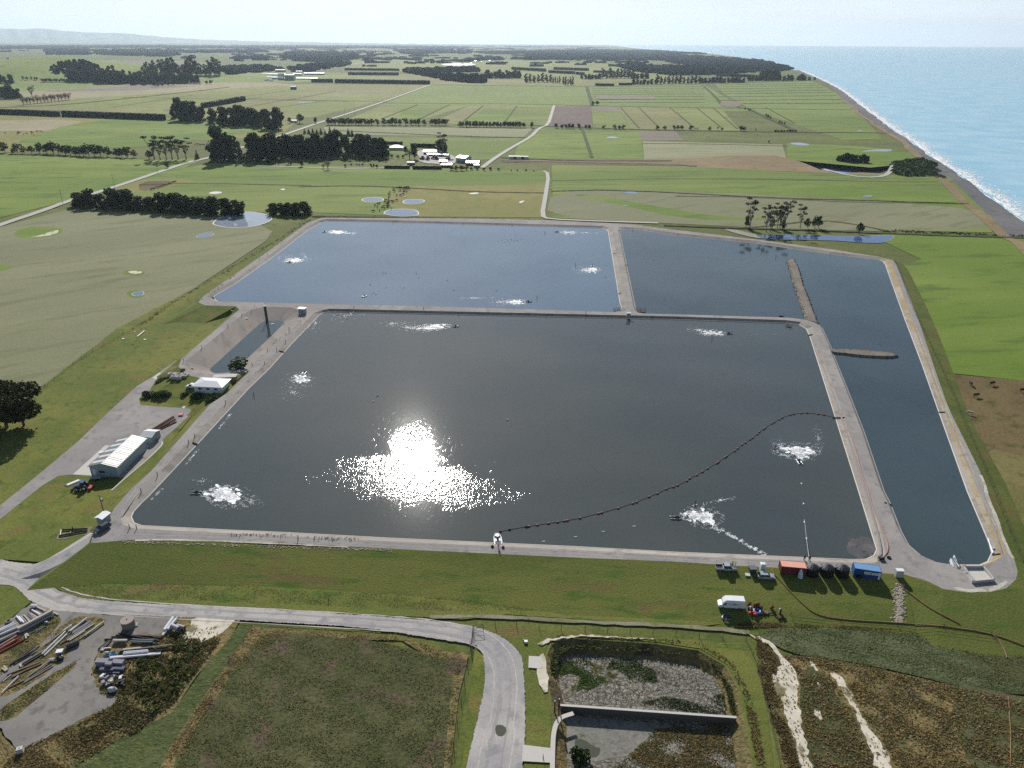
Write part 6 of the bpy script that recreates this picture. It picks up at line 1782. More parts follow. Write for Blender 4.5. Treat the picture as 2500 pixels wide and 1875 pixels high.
# tarped black tanks
def tank(label, a, b):
    o_, rz, Wd = frame(a, b); r = Wd/2*.98; h = 2.3
    t = thing('covered_tank', label, 'tank', o_+Vector((0, r, 0)), 0, 'three black covered tanks between the containers')
    n = 40; secs = []
    for z, k, fo in ((0, 1.0, .02), (.7, 1.0, .03), (1.5, 1.0, .05), (h-.1, 1.01, .05), (h+.15, .8, .07), (h+.45, .42, .06), (h+.62, .08, .02)):
        secs.append([Vector((r*(k+fo*math.cos(i*math.pi*2/n*10+z))*math.cos(i*2*math.pi/n), r*(k+fo*math.cos(i*math.pi*2/n*10+z))*math.sin(i*2*math.pi/n), z+(.05*math.cos(i*2*math.pi/n*10) if z > h-.5 else 0))) for i in range(n)])
    loft(secs[:4], 'tank_wall', M_blk, t); loft(secs[3:], 'cover', plain('tarpaulin', (44,46,54), .6, spec=.4, var=.15), t)
    m = MB()
    for i in range(10):
        a_ = i*2*math.pi/10; m.tube((r*1.02*math.cos(a_), r*1.02*math.sin(a_), h), (0, 0, h+.66), .035, .03, 5)
    m.build('strap', M_blk, t)
tank('black covered tank nearest the red container', (1970,1412), (2003,1413))
tank('black covered tank in the middle of the three', (2006,1413), (2040,1414))
tank('black covered tank nearest the blue container', (2043,1414), (2077,1415))
# dinghy stood on end against the red container
p = S(1953,1410)
t = thing('dinghy', 'white dinghy stood on end against the red container', 'dinghy', p+Vector((0, -.25, 0)), 0)
t.rotation_euler = (R(-12), 0, R(4))
prof = [(-.5, 0), (-.62, .6), (-.55, 1.4), (-.3, 2.0), (0, 2.45), (.3, 2.0), (.55, 1.4), (.62, .6), (.5, 0)]
hullm = MB(); top = [Vector((x, .0, z)) for x, z in prof]; bot = [Vector((x*.62, -.42, z*.9+.05)) for x, z in prof]
hullm.bridge(top, bot); hullm.add(bot, [tuple(range(len(bot)))]); hullm.add([v+Vector((0, -.05, 0)) for v in top], [tuple(range(len(top)))])
hullm.build('hull', plain('dinghy_hull', (200,214,226), .4), t); MB().path(top, .035, 5).build('gunwale', M_white, t)
t = thing('skip_bin', 'dark grey green bin on the grass between pickup and toilet', 'bin', S(1838,1400)+Vector((0, .7, 0)), 0)
MB().box((0, 0, .65), (1.5, 1.4, 1.2), 0, 1.08).build('body', plain('bin_grey', (62,78,84), .6), t); MB().box((0, 0, 1.29), (1.7, 1.6, .08)).build('lid', plain('bin_lid', (92,96,106), .5), t)
t = thing('portable_toilet', 'white portable toilet standing on the grass above the hatchback', 'toilet', S(1862,1397)+Vector((0, .6, 0)), R(-6))
MB().box((0, 0, 1.1), (1.15, 1.15, 2.1)).build('cabin', M_white, t); MB().box((0, 0, 2.22), (1.25, 1.25, .14), 0, .7).build('roof', M_white, t)
d = MB().box((0, -.59, 1.05), (.75, .03, 1.8)).build('door', plain('toilet_door', (196,208,222), .4), t); MB().box((.28, -.62, 1.1), (.06, .04, .14)).build('handle', M_blk, d)
tag(MB().box((0, 0, .12), (1.15, 1.0, .24), R(-8)).build('pallet', M_conc, loc=S(1825,1404)), 'pale square slab lying on the grass left of the grey green bin', 'slab')
# concrete block and outlet works
t = thing('concrete_block', 'upright pale concrete cabinet at the end of the stony washout', 'block', S(2195,1410)+Vector((0, .5, 0)), R(-3))
MB().box((0, 0, .95), (1.75, 1.0, 1.9)).build('block', M_conc, t); MB().box((0, 0, 1.96), (1.85, 1.1, .1)).build('lid', M_white, t)
c4 = [S(2351,1387), S(2398,1387), S(2425,1419), S(2373,1424)]
c4 = [Vector((p.x, p.y, ZC)) for p in c4]
t = thing('settling_tray', 'shallow walled concrete tray at the foot of the right lagoon', 'tank')
MB().sheet([[p+Vector((0, 0, .12)) for p in c4]]).build('floor', M_conc, t)
m = MB()
for i in range(4):
    a, b = c4[i], c4[(i+1) % 4]; d = (b-a); rzz = math.atan2(d.y, d.x); c = (a+b)/2
    m.box((c.x, c.y, ZC+.4), (d.length+.25, .25, .8), rzz)
m.build('wall', M_conc, t)
def pipe(pts, r, mat, name='pipe', parent=None, n=6): 
    m = MB().path(pts, r, n)
    for p in pts[1:-1]: m.ball(tuple(p), r, 6, 4)
    return m.build(name, mat, parent)
t = thing('davit_crane', 'grey pipe davit frame over the lagoon outlet', 'crane')
b0 = S(2340,1385); b1 = S(2359,1386); b0.z = b1.z = ZC
pipe([b0, Vector((G(2324,1361,ZC+1.5)))], .09, M_steel, 'boom', t); pipe([b0+Vector((.6, 0, 0)), G(2329,1362,ZC+1.5)], .09, M_steel, 'boom', t)
pipe([b1, G(2352,1368,ZC+1.6)], .09, M_steel, 'post', t); pipe([G(2352,1368,ZC+1.6), G(2341,1348,ZC+2.8)], .09, M_steel, 'jib', t); pipe([G(2324,1361,ZC+1.5), G(2352,1368,ZC+1.6)], .07, M_steel, 'brace', t)
pipe([G(2352,1386,ZC+.9), G(2379,1416,ZC+.9)], .06, M_steel, 'stay', t); pipe([G(2358,1386,ZC+.9), G(2380,1416,ZC+.9)], .05, M_steel, 'stay', t)
t = thing('intake_chute', 'grey sloping concrete intake chute beside the davit frame', 'chute')
qq = [S(2318,1372), S(2326,1364), S(2341,1384), S(2328,1384)]
MB().sheet([[Vector((p.x, p.y, 2.75)) for p in qq]]).build('slab', M_wallg, t)
m = MB()
for a, b in ((0, 3), (1, 2)): 
    pa, pb = qq[a], qq[b]; d = pb-pa; m.box(((pa.x+pb.x)/2, (pa.y+pb.y)/2, 2.7), (Vector((d.x, d.y)).length, .18, .9), math.atan2(d.y, d.x))
m.build('side_wall', M_white, t)
t = thing('float_pipe', 'white twin pipes lying on the liner near the lagoon outlet', 'pipe')
pipe([S(2412,1317,.25), S(2417,1333,.25)], .16, M_white, 'pipe', t); pipe([S(2417,1333,.25), S(2424,1352,.25)], .2, M_white, 'pipe', t)
tag(MB().ball((0, 0, .2), .28, 10, 6).build('float', M_white, loc=S(2426,1341)), 'white round float on the ochre liner near the lagoon outlet', 'float')
pipe_ = pipe([S(2421,1355,.15), S(2442,1353,.15)], .14, M_blk); tag(pipe_, 'black pipe across the liner near the lagoon outlet', 'pipe')
# pump, tyre and hoses
def hose(px, r, mat, label, name='hose', dz=None, cat='hose'):
    q = smooth(px, 2, False); pts = [S(x, y, (dz if dz is not None else r)+.03) for x, y in q]
    pts = [p for i, p in enumerate(pts) if i == 0 or (p-pts[i-1]).length > .15]
    return tag(MB().path(pts, r, 6).build(name, mat), label, cat)
M_hose = plain('brown_hose', (150,116,72), .7); M_hoser = plain('red_hose', (158,104,94), .6); M_hosek = plain('black_hose', (30,30,32), .5)
hose([(1883,1386),(1888,1404),(1896,1407),(1927,1442),(1957,1473),(1992,1502),(2053,1513),(2188,1521),(2303,1529),(2419,1546),(2520,1585)], .11, M_hose, 'brown hose running from the red container down along the bank foot')
hose([(2186,1419),(2226,1454),(2280,1492),(2342,1523)], .12, M_hose, 'straight brown hose slanting down from the concrete cabinet')
hose([(2425,1552),(2442,1568),(2455,1595),(2458,1607)], .11, M_hoser, 'pinkish hose curving on the rough ground at the right edge')
hose([(2061,1026),(2088,1095),(2105,1160),(2119,1196),(2126,1227),(2146,1277),(2167,1323),(2169,1346),(2156,1362)], .13, M_hoser, 'red hose along the top of the liner beside the dividing road')
hose([(2460,1665),(2464,1740),(2468,1800),(2466,1875)], .07, M_hose, 'thin brown line down the rough ground at the right edge')
t = thing('pump', 'black pump unit at the corner of the big pond', 'pump', S(2151,1366))
MB().box((0, 0, .45), (1.3, .8, .6)).build('engine', M_blk, t); MB().tube((-.5, 0, .5), (.6, 0, .9), .14).build('pipe', M_steel, t)
MB().box((0, 0, .1), (1.6, 1.0, .12)).build('skid', M_steel, t)
tag(MB().torus((0, 0, .15), .4, .15).build('tyre', M_tyre, loc=S(2170,1362)), 'black tyre lying on the gravel beside the pump', 'tyre')
# gear behind the van
M_sack = plain('rust_sack', (112,66,56), .9, var=.3, scale=5)
for i, (x, y) in enumerate([(1829,1480),(1842,1482),(1850,1481),(1857,1488),(1884,1486)]):
    m = MB(); q = random.Random(i)
    for _ in range(9): m.ball((q.uniform(-.22, .22), q.uniform(-.2, .2), q.uniform(.15, .95)), (q.uniform(.2, .34), q.uniform(.2, .3), q.uniform(.18, .3)), 8, 5, .25, q)
    t = thing('net_bundle', '%s rust brown bundle from left behind the white van' % nth(i), 'bundle', S(x, y), i, 'rust brown bundles behind the white van')
    m.build('bundle', M_sack, t); MB().torus((0, 0, .6), .33, .04, 12, 5).build('tie', M_hose, t)
m = MB(); q = random.Random(8)
for _ in range(9): m.ball((q.uniform(-.7, .7), q.uniform(-.5, .5), .25+q.uniform(0, .3)), (q.uniform(.3, .5), q.uniform(.2, .4), .28), 10, 6, .1, q)
tag(m.build('buoy_heap', plain('signal_red', (206,40,48), .5), loc=S(1836,1500)), 'bright red heap of soft buoys beside the van shadow', 'buoys')
t = thing('paddling_tub', 'blue round tub beside the red buoys', 'tub', S(1848,1494))
MB().torus((0, 0, .28), .72, .26, 22, 8).build('rim', plain('tub_blue', (62,116,184), .45), t); MB().tube((0, 0, .05), (0, 0, .12), .7, .7, 18).build('base', plain('tub_base', (40,78,96), .6), t)
m = MB(); q = random.Random(9)
for _ in range(8): m.ball((q.uniform(-.9, .9), q.uniform(-.3, .3), .18), (.35, .22, .16), 8, 5, .2, q)
tag(m.build('net_heap', plain('pink_net', (150,112,110), .9, var=.2), loc=S(1868,1497)), 'low pinkish net heap right of the blue tub', 'net')
m2 = MB(); q = random.Random(10)
for _ in range(8): m2.ball((q.uniform(-.7, .7), q.uniform(-.4, .4), .2), (.35, .25, .2), 8, 5, .25, q)
tag(m2.build('net_heap', M_sack, loc=S(1907,1508)), 'red brown heap at the right end of the dive gear', 'net')
t = thing('gas_cylinder', 'white topped cylinder rack at the right of the gear', 'cylinder', S(1902,1496))
MB().tube((0, 0, .1), (0, 0, 1.3), .14, .14, 12).build('cylinder', M_white, t); MB().box((.25, 0, .6), (.35, .4, 1.1)).build('case', plain('navy_case', (36,42,70), .5), t)
t = thing('gas_cylinder', 'white and navy cylinder case behind the van doors', 'cylinder', S(1830,1490))
MB().tube((0, 0, .1), (0, 0, 1.2), .16, .16, 12).build('cylinder', M_white, t); MB().box((-.28, 0, .5), (.3, .4, .9)).build('case', plain('navy_case', (36,42,70), .5), t)
m = MB().torus((0, 0, .14), .95, .12, 28, 8).torus((.06, -.05, .36), .92, .11, 28, 8)
tag(m.build('hose_coil', plain('coil_blue', (50,62,110), .35), loc=S(1773,1510)), 'big coil of navy hose on the grass in front of the van', 'hose coil')
hose([(1872,1499),(1884,1496),(1896,1492)], .05, M_hosek, 'thin black hose from the net heap to the cylinder rack', dz=.05)
hose([(1850,1503),(1872,1503),(1893,1501),(1898,1498)], .05, M_hosek, 'thin black hose curving below the blue tub', dz=.05)

# ================================================================== people
M_skin = plain('skin', (190,140,112), .6); M_hiv = plain('hi_vis', (206,230,70), .7); M_navy = plain('navy_cloth', (34,40,62), .9); M_bluej = plain('blue_jacket', (44,74,170), .8); M_drk = plain('dark_cloth', (40,40,44), .9); M_wht = plain('white_shirt', (214,216,214), .8)
def person(label, loc, rz, topm, legm, bend=0.0, hair=(60,44,34)):
    t = thing('person', label, 'person', loc, rz)
    H = 1.75; V_ = []; E = []; Rr = []
    def v(x, y, z, r, par=None):
        # bend forward from the hips
        if z > .95:
            dz, dy = z-.95, y; z = .95+dz*math.cos(bend)-0*dy; y = dy*math.cos(bend)-dz*math.sin(bend)
        V_.append((x, y, z)); Rr.append(r)
        if par is not None: E.append((par, len(V_)-1))
        return len(V_)-1
    pel = v(0, 0, .95, .14); w1 = v(0, 0, 1.12, .125, pel); ch = v(0, 0, 1.32, .15, w1); nk = v(0, 0, 1.48, .06, ch); hd = v(0, -.01, 1.58, .085, nk); ht_ = v(0, 0, 1.7, .075, hd)
    for s_ in (-1, 1):
        hp = v(s_*.1, 0, .88, .1, pel); kn = v(s_*.12, -.02, .48, .065, hp); an = v(s_*.13, .02, .09, .042, kn); v(s_*.14, -.14, .04, .035, an)
        sh_ = v(s_*.19, 0, 1.41, .06, ch); el = v(s_*.26, .02, 1.12, .042, sh_); wr = v(s_*.24, -.14, .93, .028, el); pm = v(s_*.24, -.19, .87, .03, wr)
        for k, (dx, l) in enumerate(((-.03, .06), (-.01, .075), (.012, .075), (.032, .06))): v(s_*.24+dx, -.2-l*.6, .83-l*.6, .009, pm)
        v(s_*.24-s_*.05, -.2, .85, .01, pm)
    me = bpy.data.meshes.new('body'); me.from_pydata(V_, E, []); me.materials.append(M_skin)
    o = bpy.data.objects.new('body', me); COL.objects.link(o); o.parent = t
    md = o.modifiers.new('skin', 'SKIN'); 
    for i, sv in enumerate(me.skin_vertices[0].data): sv.radius = (Rr[i], Rr[i]); sv.use_root = (i == 0)
    o.modifiers.new('sub', 'SUBSURF').levels = 1
    P_ = [Vector(q) for q in V_]
    j = MB()
    j.tube(P_[pel]-Vector((0, 0, .04)), P_[w1], .165, .155, 12).tube(P_[w1], P_[ch], .155, .185, 12).tube(P_[ch], P_[nk]-Vector((0, 0, .02)), .185, .09, 12)
    for k, nm in ((0, -1), (1, 1)):
        base = 6+k*13
        j.tube(P_[base+4], P_[base+5], .075, .058, 8).tube(P_[base+5], P_[base+6], .058, .042, 8)
    j.build('jacket', topm, t)
    g = MB()
    for k in (0, 1):
        base = 6+k*13
        g.tube(P_[pel], P_[base], .13, .115, 8).tube(P_[base], P_[base+1], .115, .08, 8).tube(P_[base+1], P_[base+2], .08, .06, 8)
    g.build('trousers', legm, t)
    b = MB()
    for k in (0, 1):
        base = 6+k*13; b.ball(tuple((P_[base+2]+P_[base+3])/2), (.05, .13, .05), 8, 5)
    b.build('boots', M_blk, t)
    c = P_[ht_]; MB().ball((c.x, c.y+.015, c.z+.02), (.095, .105, .085), 10, 6).build('hair', plain('hair', hair, .8), t)
    f = P_[hd]; m = MB().ball((f.x, f.y-.1, f.z), (.014, .022, .02), 6, 4)
    for s_ in (-1, 1): m.ball((f.x+s_*.033, f.y-.085, f.z+.035), .011, 6, 4).ball((f.x+s_*.09, f.y, f.z+.01), (.012, .02, .03), 6, 4)
    m.box((f.x, f.y-.088, f.z-.045), (.045, .01, .01)); m.build('face', M_skin, t)
person('person in a yellow hi-vis vest standing left beside the silver pickup', S(1787,1384), R(150), M_hiv, M_navy)
person('person in a yellow hi-vis vest standing right beside the silver pickup', S(1794,1386), R(-120), M_hiv, M_drk)
person('person in a blue jacket bending toward the pond edge line', S(1963,1368), R(150), M_bluej, M_navy, .5)
person('person in dark clothes standing at the pond edge holding a line', S(1975,1369), R(175), M_drk, M_drk)
person('person in a white shirt standing on the crest behind the moored boat', S(1217,1338), R(180), M_wht, M_navy)
person('person in pale clothes standing alone beside the shield shaped paddock pool', G(955,510,.3), 0, plain('pale_cloth', (196,170,160), .8), M_drk)

# ================================================================== on the water
# moored workboat
p = G(1215,1316,ZW); t = thing('workboat', 'white open workboat moored bow out at the near bank', 'boat', (p.x, p.y-.3, ZW-.12), R(96))
secs = []
for x, w_, k in ((-2.3, 1.0, 0), (-1, 1.08, 0), (.6, 1.0, .02), (1.6, .72, .1), (2.3, .3, .22), (2.5, .04, .3)):
    secs.append([Vector((x, -w_, .62+k)), Vector((x, -w_*.82, .1+k*.8)), Vector((x, 0, -.1+k)), Vector((x, w_*.82, .1+k*.8)), Vector((x, w_, .62+k)), Vector((x, w_*.86, .62+k)), Vector((x, w_*.7, .25+k*.6)), Vector((x, -w_*.7, .25+k*.6)), Vector((x, -w_*.86, .62+k))])
loft(secs, 'hull', plain('boat_white', (224,228,232), .4), t)
MB().box((1.5, 0, .62), (1.3, 1.25, .08), 0, .8).build('foredeck', M_white, t)
MB().box((.1, 0, .75), (.5, .6, .8)).build('console', M_blk, t); MB().box((-.7, 0, .5), (.35, 1.5, .1)).build('thwart', M_white, t)
ob = MB().box((-2.5, 0, .75), (.35, .4, .6)).tube((-2.5, 0, .5), (-2.5, 0, -.3), .08).build('outboard', M_blk, t)
MB().box((-1.6, 0, .4), (1.2, 1.3, .2)).build('deck_mat', plain('boat_navy', (26,34,60), .7), t)
for px, lab in ((1202, 'dark round mooring weight left of the moored boat'), (1228, 'rust brown mooring weight right of the moored boat')):
    tag(MB().ball((0, 0, .2), (.42, .35, .3), 10, 6, .2).build('mooring_weight', M_woodd if px < 1210 else M_sack, loc=S(px, 1335 if px < 1210 else 1337)), lab, 'weight')
# floating boom
fl = [(2011,1013),(1997,1011),(1970,1008),(1956,1009),(1938,1011),(1929,1013),(1910,1020),(1903,1024),(1890,1031),(1884,1034),(1868,1045),(1864,1048),(1854,1055),(1849,1060),(1837,1069),(1831,1073),(1820,1081),(1812,1086),(1801,1095),(1794,1101),(1774,1114),(1770,1117),(1754,1128),(1750,1131),(1728,1144),(1715,1152),(1701,1160),(1684,1168),(1677,1174),(1654,1185),(1644,1189),(1627,1194),(1605,1205),(1585,1213),(1554,1226),(1545,1229),(1509,1241),(1469,1252),(1461,1254),(1416,1265),(1385,1271),(1378,1272),(1361,1275),(1339,1278),(1312,1282),(1291,1285),(1285,1286),(1244,1293),(1221,1298)]
t = thing('float_boom', 'curving line of red brown floats across the big pond', 'float line')
M_flo = plain('float_pink', (132,84,78), .6, var=.2)
for i, (x, y) in enumerate(fl):
    c = G(x, y, ZW+.1); n_ = fl[min(i+1, len(fl)-1)]; pv = fl[max(0, i-1)]; d = G(*n_, ZW)-G(*pv, ZW); d.normalize()
    d3 = Vector((d.x, d.y, 0))
    m = MB().tube(c-d3*.42, c-d3*.25, .12, .3, 12).tube(c-d3*.25, c+d3*.25, .3, .3, 12).tube(c+d3*.25, c+d3*.42, .3, .12, 12)
    m.build('float', M_flo if i < 46 else M_woodd, t)
MB().path([G(x, y, ZW+.06) for x, y in [(2040,1020)]+fl+[(1213,1300)]], .06, 5).build('rope', M_woodd, t)
# white marker line
t = thing('marker_line', 'taut pale rope with white floats running up from the bank', 'float line')
wp = [(1957,1181),(1962,1230),(1964,1275),(1969,1315)]
for x, y in wp: c = G(x, y, ZW+.1); MB().tube(c-Vector((0, .3, 0)), c+Vector((0, .3, 0)), .17, .17, 10).build('float', M_white, t)
MB().path([G(1964,1268,ZW+.08), G(1969,1315,ZW+.1), G(1975,1362,ZC+.9)], .06, 5).build('rope', M_conc, t)
for i, (x, y, lab) in enumerate([(1327,1322,'first small pale plank from left floating near the bank'),(1405,1311,'second small pale plank from left floating near the bank'),(1473,1298,'third small pale plank from left floating near the bank'),(1548,1285,'fourth small pale plank from left floating near the bank'),(1848,818,'left pale plank floating by the far right bank'),(1892,818,'right pale plank floating by the far right bank')]):
    tag(MB().box((0, 0, .05), (.9, .22, .12), .2).build('plank', M_conc, loc=G(x, y, ZW)), lab, 'plank', 'pale planks floating in the big pond')
# aerators: twin pontoons, motor and mast, with churned foam
def aerator(px, py, ang, label, mast=True, sc=1.0):
    p = G(px, py, ZW); t = thing('aerator', label, 'aerator', (p.x, p.y, ZW), R(ang)); t.scale = (sc,)*3
    for y in (-.55, .55): MB().tube((-1.3, y, .08), (1.3, y, .08), .26, .26, 10).ball((1.3, y, .08), .26, 8, 5).ball((-1.3, y, .08), .26, 8, 5).build('pontoon', M_steel if sc > 0 else M_blk, t)
    MB().box((-.8, 0, .36), (.14, 1.5, .1)).box((.7, 0, .36), (.14, 1.5, .1)).build('cross_beam', M_blk, t)
    MB().tube((-.2, 0, .4), (.6, 0, .75), .22, .22, 10).tube((.6, 0, .75), (1.5, 0, -.3), .09, .09, 8).build('motor', M_blk, t)
    if mast: MB().tube((-.9, .3, .3), (-.9, .3, 1.6), .05, .05, 6).build('mast', M_woodd, t)
    return t
def foam(parts, label):
    """parts: (cx,cy,rx,ry,n,dens_power,angle) in photo pixels; flecks, squiggles and a lumpy core"""
    m = MB()
    for cx, cy, rx, ry, n, pw, an, size in parts:
        ca, sa = math.cos(R(an)), math.sin(R(an))
        if n >= 1000:      # thick froth at the heart of the plume, torn at its edge
            for kk in range(44):
                u0, v0 = random.gauss(0, .26)*rx, random.gauss(0, .26)*ry; pp = []
                for k2 in range(9):
                    th = k2*.698; rr_ = random.uniform(.05, .17)*(1 if kk > 6 else 1.4)
                    u, v_ = u0+rx*rr_*math.cos(th), v0+ry*rr_*math.sin(th)
                    q = G(cx+u*ca-v_*sa, cy+u*sa+v_*ca, ZW); q.z += .02+.0015*kk; pp.append(q)
                m.add(pp[::-1], [tuple(range(9))])
        for _ in range(n):
            r = random.random()**pw; th = random.uniform(0, 6.283)
            u, v_ = r*rx*math.cos(th), r*ry*math.sin(th)
            x, y = cx+u*ca-v_*sa, cy+u*sa+v_*ca
            g = G(x, y, ZW)
            # broken into curls by a swirl field
            f = math.sin(g.x*2.3+math.sin(g.y*1.9)*1.8)+math.sin(g.y*2.6+math.cos(g.x*1.7)*1.6)
            if r > .3 and f < random.uniform(-.4, .7): continue
            a = math.atan2(math.cos(g.y*1.3), math.sin(g.x*1.1))+random.gauss(0, .5)
            Lk = size*random.uniform(.5, 1.5); wk = size*random.uniform(.08, .22)*(1.5 if r < .3 else 1)
            d = Vector((math.cos(a), math.sin(a), 0)); s_ = Vector((-d.y, d.x, 0)); z = ZW+.035+random.random()*.06*(2.2-r)
            c = Vector((g.x, g.y, z)); bn = random.uniform(-.35, .35)
            pts = [c-d*Lk*.5+s_*bn*Lk*.4, c-s_*wk*.5, c+d*Lk*.5+s_*bn*Lk*.4, c+s_*wk*.5]
            pts[1].z += 0; pts[3].z += random.uniform(0, .05)
            m.add(pts, [(0, 1, 2, 3)])
            if r < .5 and random.random() < .5: m.ball((g.x, g.y, ZW+.02), (wk*1.1, wk*.9, .12*random.random()+.05), 6, 3, .3)
    tag(m.build('foam_patch', M_foam), label, 'foam', kind='stuff')
aerator(478,1204,0,'aerator churning foam at the lower left of the big pond')
foam([(535,1206,44,20,3200,.75,-6,.5),(560,1212,60,32,1300,.8,5,.45),(612,1225,36,22,260,.8,20,.4),(492,1176,26,8,90,.8,0,.5)], 'churned white foam at the lower left of the big pond')
aerator(1649,1265,0,'aerator churning foam at the lower right of the big pond')
foam([(1693,1260,34,18,2600,.75,8,.45),(1718,1262,52,30,1700,.8,10,.45),(1760,1222,46,6,170,.9,-12,.5),(1750,1292,22,10,200,.8,30,.45)]+[(1765+11.5*i,1296+6.6*i,10,5,130,.8,30,.5) for i in range(10)], 'churned foam trailing away to the near bank')
aerator(1952,1129,90,'aerator churning a fan of foam inside the float line')
foam([(1955,1112,24,13,1800,.75,0,.4),(1945,1100,62,22,1900,.8,0,.45),(1905,1090,28,16,420,.8,30,.4),(1998,1070,12,34,260,.8,-12,.4),(1985,1108,22,16,500,.8,-20,.4),(1915,1112,40,5,380,.8,14,.4)], 'fan of churned foam inside the float line')
aerator(742,912,80,'aerator churning foam at the left of the big pond')
foam([(734,926,26,13,2000,.75,0,.5),(730,930,42,22,500,.8,0,.5),(715,960,40,24,160,.9,0,.5)], 'churned foam at the left of the big pond')
aerator(1113,797,180,'aerator at the far left bank of the big pond trailing foam')
foam([(1055,799,48,9,2600,.7,-4,.7),(1000,800,60,14,420,.9,4,.7),(960,790,40,6,140,.9,0,.7)], 'long foam patch at the far left of the big pond')
aerator(1780,815,180,'aerator at the far right bank of the big pond trailing foam')
foam([(1738,813,38,8,1600,.7,3,.6),(1705,806,34,10,320,.9,8,.6)], 'foam patch at the far right of the big pond')
aerator(792,566,0,'aerator at the far left of the upper pond')
foam([(822,567,28,5,1100,.7,2,1.2),(855,570,26,4,120,.9,0,1.2)], 'foam patch at the far left of the upper pond')
aerator(707,641,0,'aerator at the left of the upper pond')
foam([(719,636,26,7,1100,.7,-5,1.0),(705,634,28,12,260,.9,10,1),(745,628,16,10,80,.9,30,1)], 'foam patch at the left of the upper pond')
aerator(1359,566,0,'aerator at the far right of the upper pond')
foam([(1388,568,24,5,900,.7,2,1.1),(1430,569,34,3,120,.9,0,1.1)], 'foam patch at the far right of the upper pond')
aerator(1446,649,90,'aerator at the right of the upper pond')
foam([(1445,659,24,8,1100,.7,0,.9),(1420,660,28,9,180,.9,0,.9)], 'foam patch at the right of the upper pond')
aerator(1291,737,180,'aerator at the near right of the upper pond')
foam([(1258,738,30,8,1500,.7,0,.7),(1220,738,30,10,260,.9,0,.7),(1160,728,46,4,150,.9,-2,.8)], 'foam patch at the near right of the upper pond')
aerator(889,724,60,'idle aerator without foam at the near left of the upper pond')
foam([(850,770,50,14,60,.9,-10,1.0),(770,790,16,24,90,.9,30,.8),(735,812,40,4,160,.9,-42,.8)], 'thin streaks of foam in the far left corner of the big pond')
foam([(560,1015,14,3,110,.9,-52,.5),(540,1040,16,3,130,.9,-52,.5),(470,1115,30,3,150,.9,-50,.5),(385,1205,26,3,100,.9,-45,.5)], 'fringe of froth along the left bank of the big pond')
# mooring poles in the ponds
for i, (x, y, lab) in enumerate([(1330,570,'pole in the upper pond near its far right aerator'),(1405,648,'pole in the upper pond left of its right aerator'),(1311,730,'pole in the upper pond near the cross bank'),(1894,629,'pole in the lagoon beyond the rock causeway'),(1738,829,'pole in the big pond below its far right foam'),(620,968,'pole off the left bank near the office'),(1697,1235,'pole standing in the lower right foam'),(1891,1098,'pole at the left tip of the foam fan')]):
    c = G(x, y, ZW); tag(MB().tube((0, 0, -.5), (0, 0, 1.5), .12, .12, 8).ball((0, 0, 1.5), .15, 8, 5).build('mooring_pole', M_woodd, loc=c), lab, 'pole', 'mooring poles standing in the ponds')
# crest posts
cp = [(614,762),(591,771),(557,798),(493,850),(734,774),(706,804),(653,857),(616,893),(697,835),(676,855),(646,888),(449,883),(551,985),(476,1067),(461,1082),(385,1162),(345,1202),(317,1290),(334,1291),(653,622),(633,635),(959,545),(1130,547),(1250,550),(1545,560),(864,751),(1034,754),(1430,765),(1119,766),(1333,772),(1592,777),(850,758),(2027,622),(728,1316)]
post = None
for i, (x, y) in enumerate(sorted(cp)):
    c = S(x, y)
    if post is None:
        t = thing('crest_post', None, 'post'); MB().tube((0, 0, -.1), (0, 0, 1.25), .11, .1, 8).build('shaft', M_woodd, t); MB().tube((0, 0, 1.25), (0, 0, 1.33), .13, .13, 8).build('cap', M_blk, t); post = Proto(t)
    post.put(c, 0, 1.0, '%s short dark post from left along the crests of the pond banks' % nth(i), 'short posts along the pond banks')
# tyre strings on the liners
def tyres(a, b, n, label):
    t = thing('tyre_string', label, 'tyres'); pa, pb = S(*a, .12), S(*b, .12)
    for i in range(n):
        c = pa.lerp(pb, (i+.5)/n); MB().torus(tuple(c), .26, .12, 12, 6).build('tyre', M_tyre, t)
    MB().path([pa, pb], .04, 5).build('rope', M_woodd, t)
tyres((2292,1007), (2308,1007), 4, 'string of black tyres on the outer liner of the right lagoon')
tyres((2160,1228), (2176,1234), 4, 'string of black tyres on the lagoon side of the dividing road')
tyres((470,1081), (482,1086), 3, 'string of black tyres on the left liner below the office')
tyres((681,857), (693,860), 4, 'string of black tyres on the liner beside the small basin')
tyres((1973,819), (1984,817), 3, 'string of black tyres at the far corner of the dividing road')
tyres((2032,1020), (2062,1020), 6, 'black pump line floats where the boom meets the liner')
for i, (x, y) in enumerate([(1488,568),(1513,584),(1497,619),(1528,647),(1514,716),(1547,735)]):
    pass
tyres((1497,620), (1505,619), 2, 'tyre pair halfway up the left liner of the upper dividing bank')
tyres((1509,718), (1517,715), 2, 'tyre pair near the foot of the left liner of the upper dividing bank')
tyres((1524,647), (1532,648), 2, 'tyre pair halfway up the right liner of the upper dividing bank')
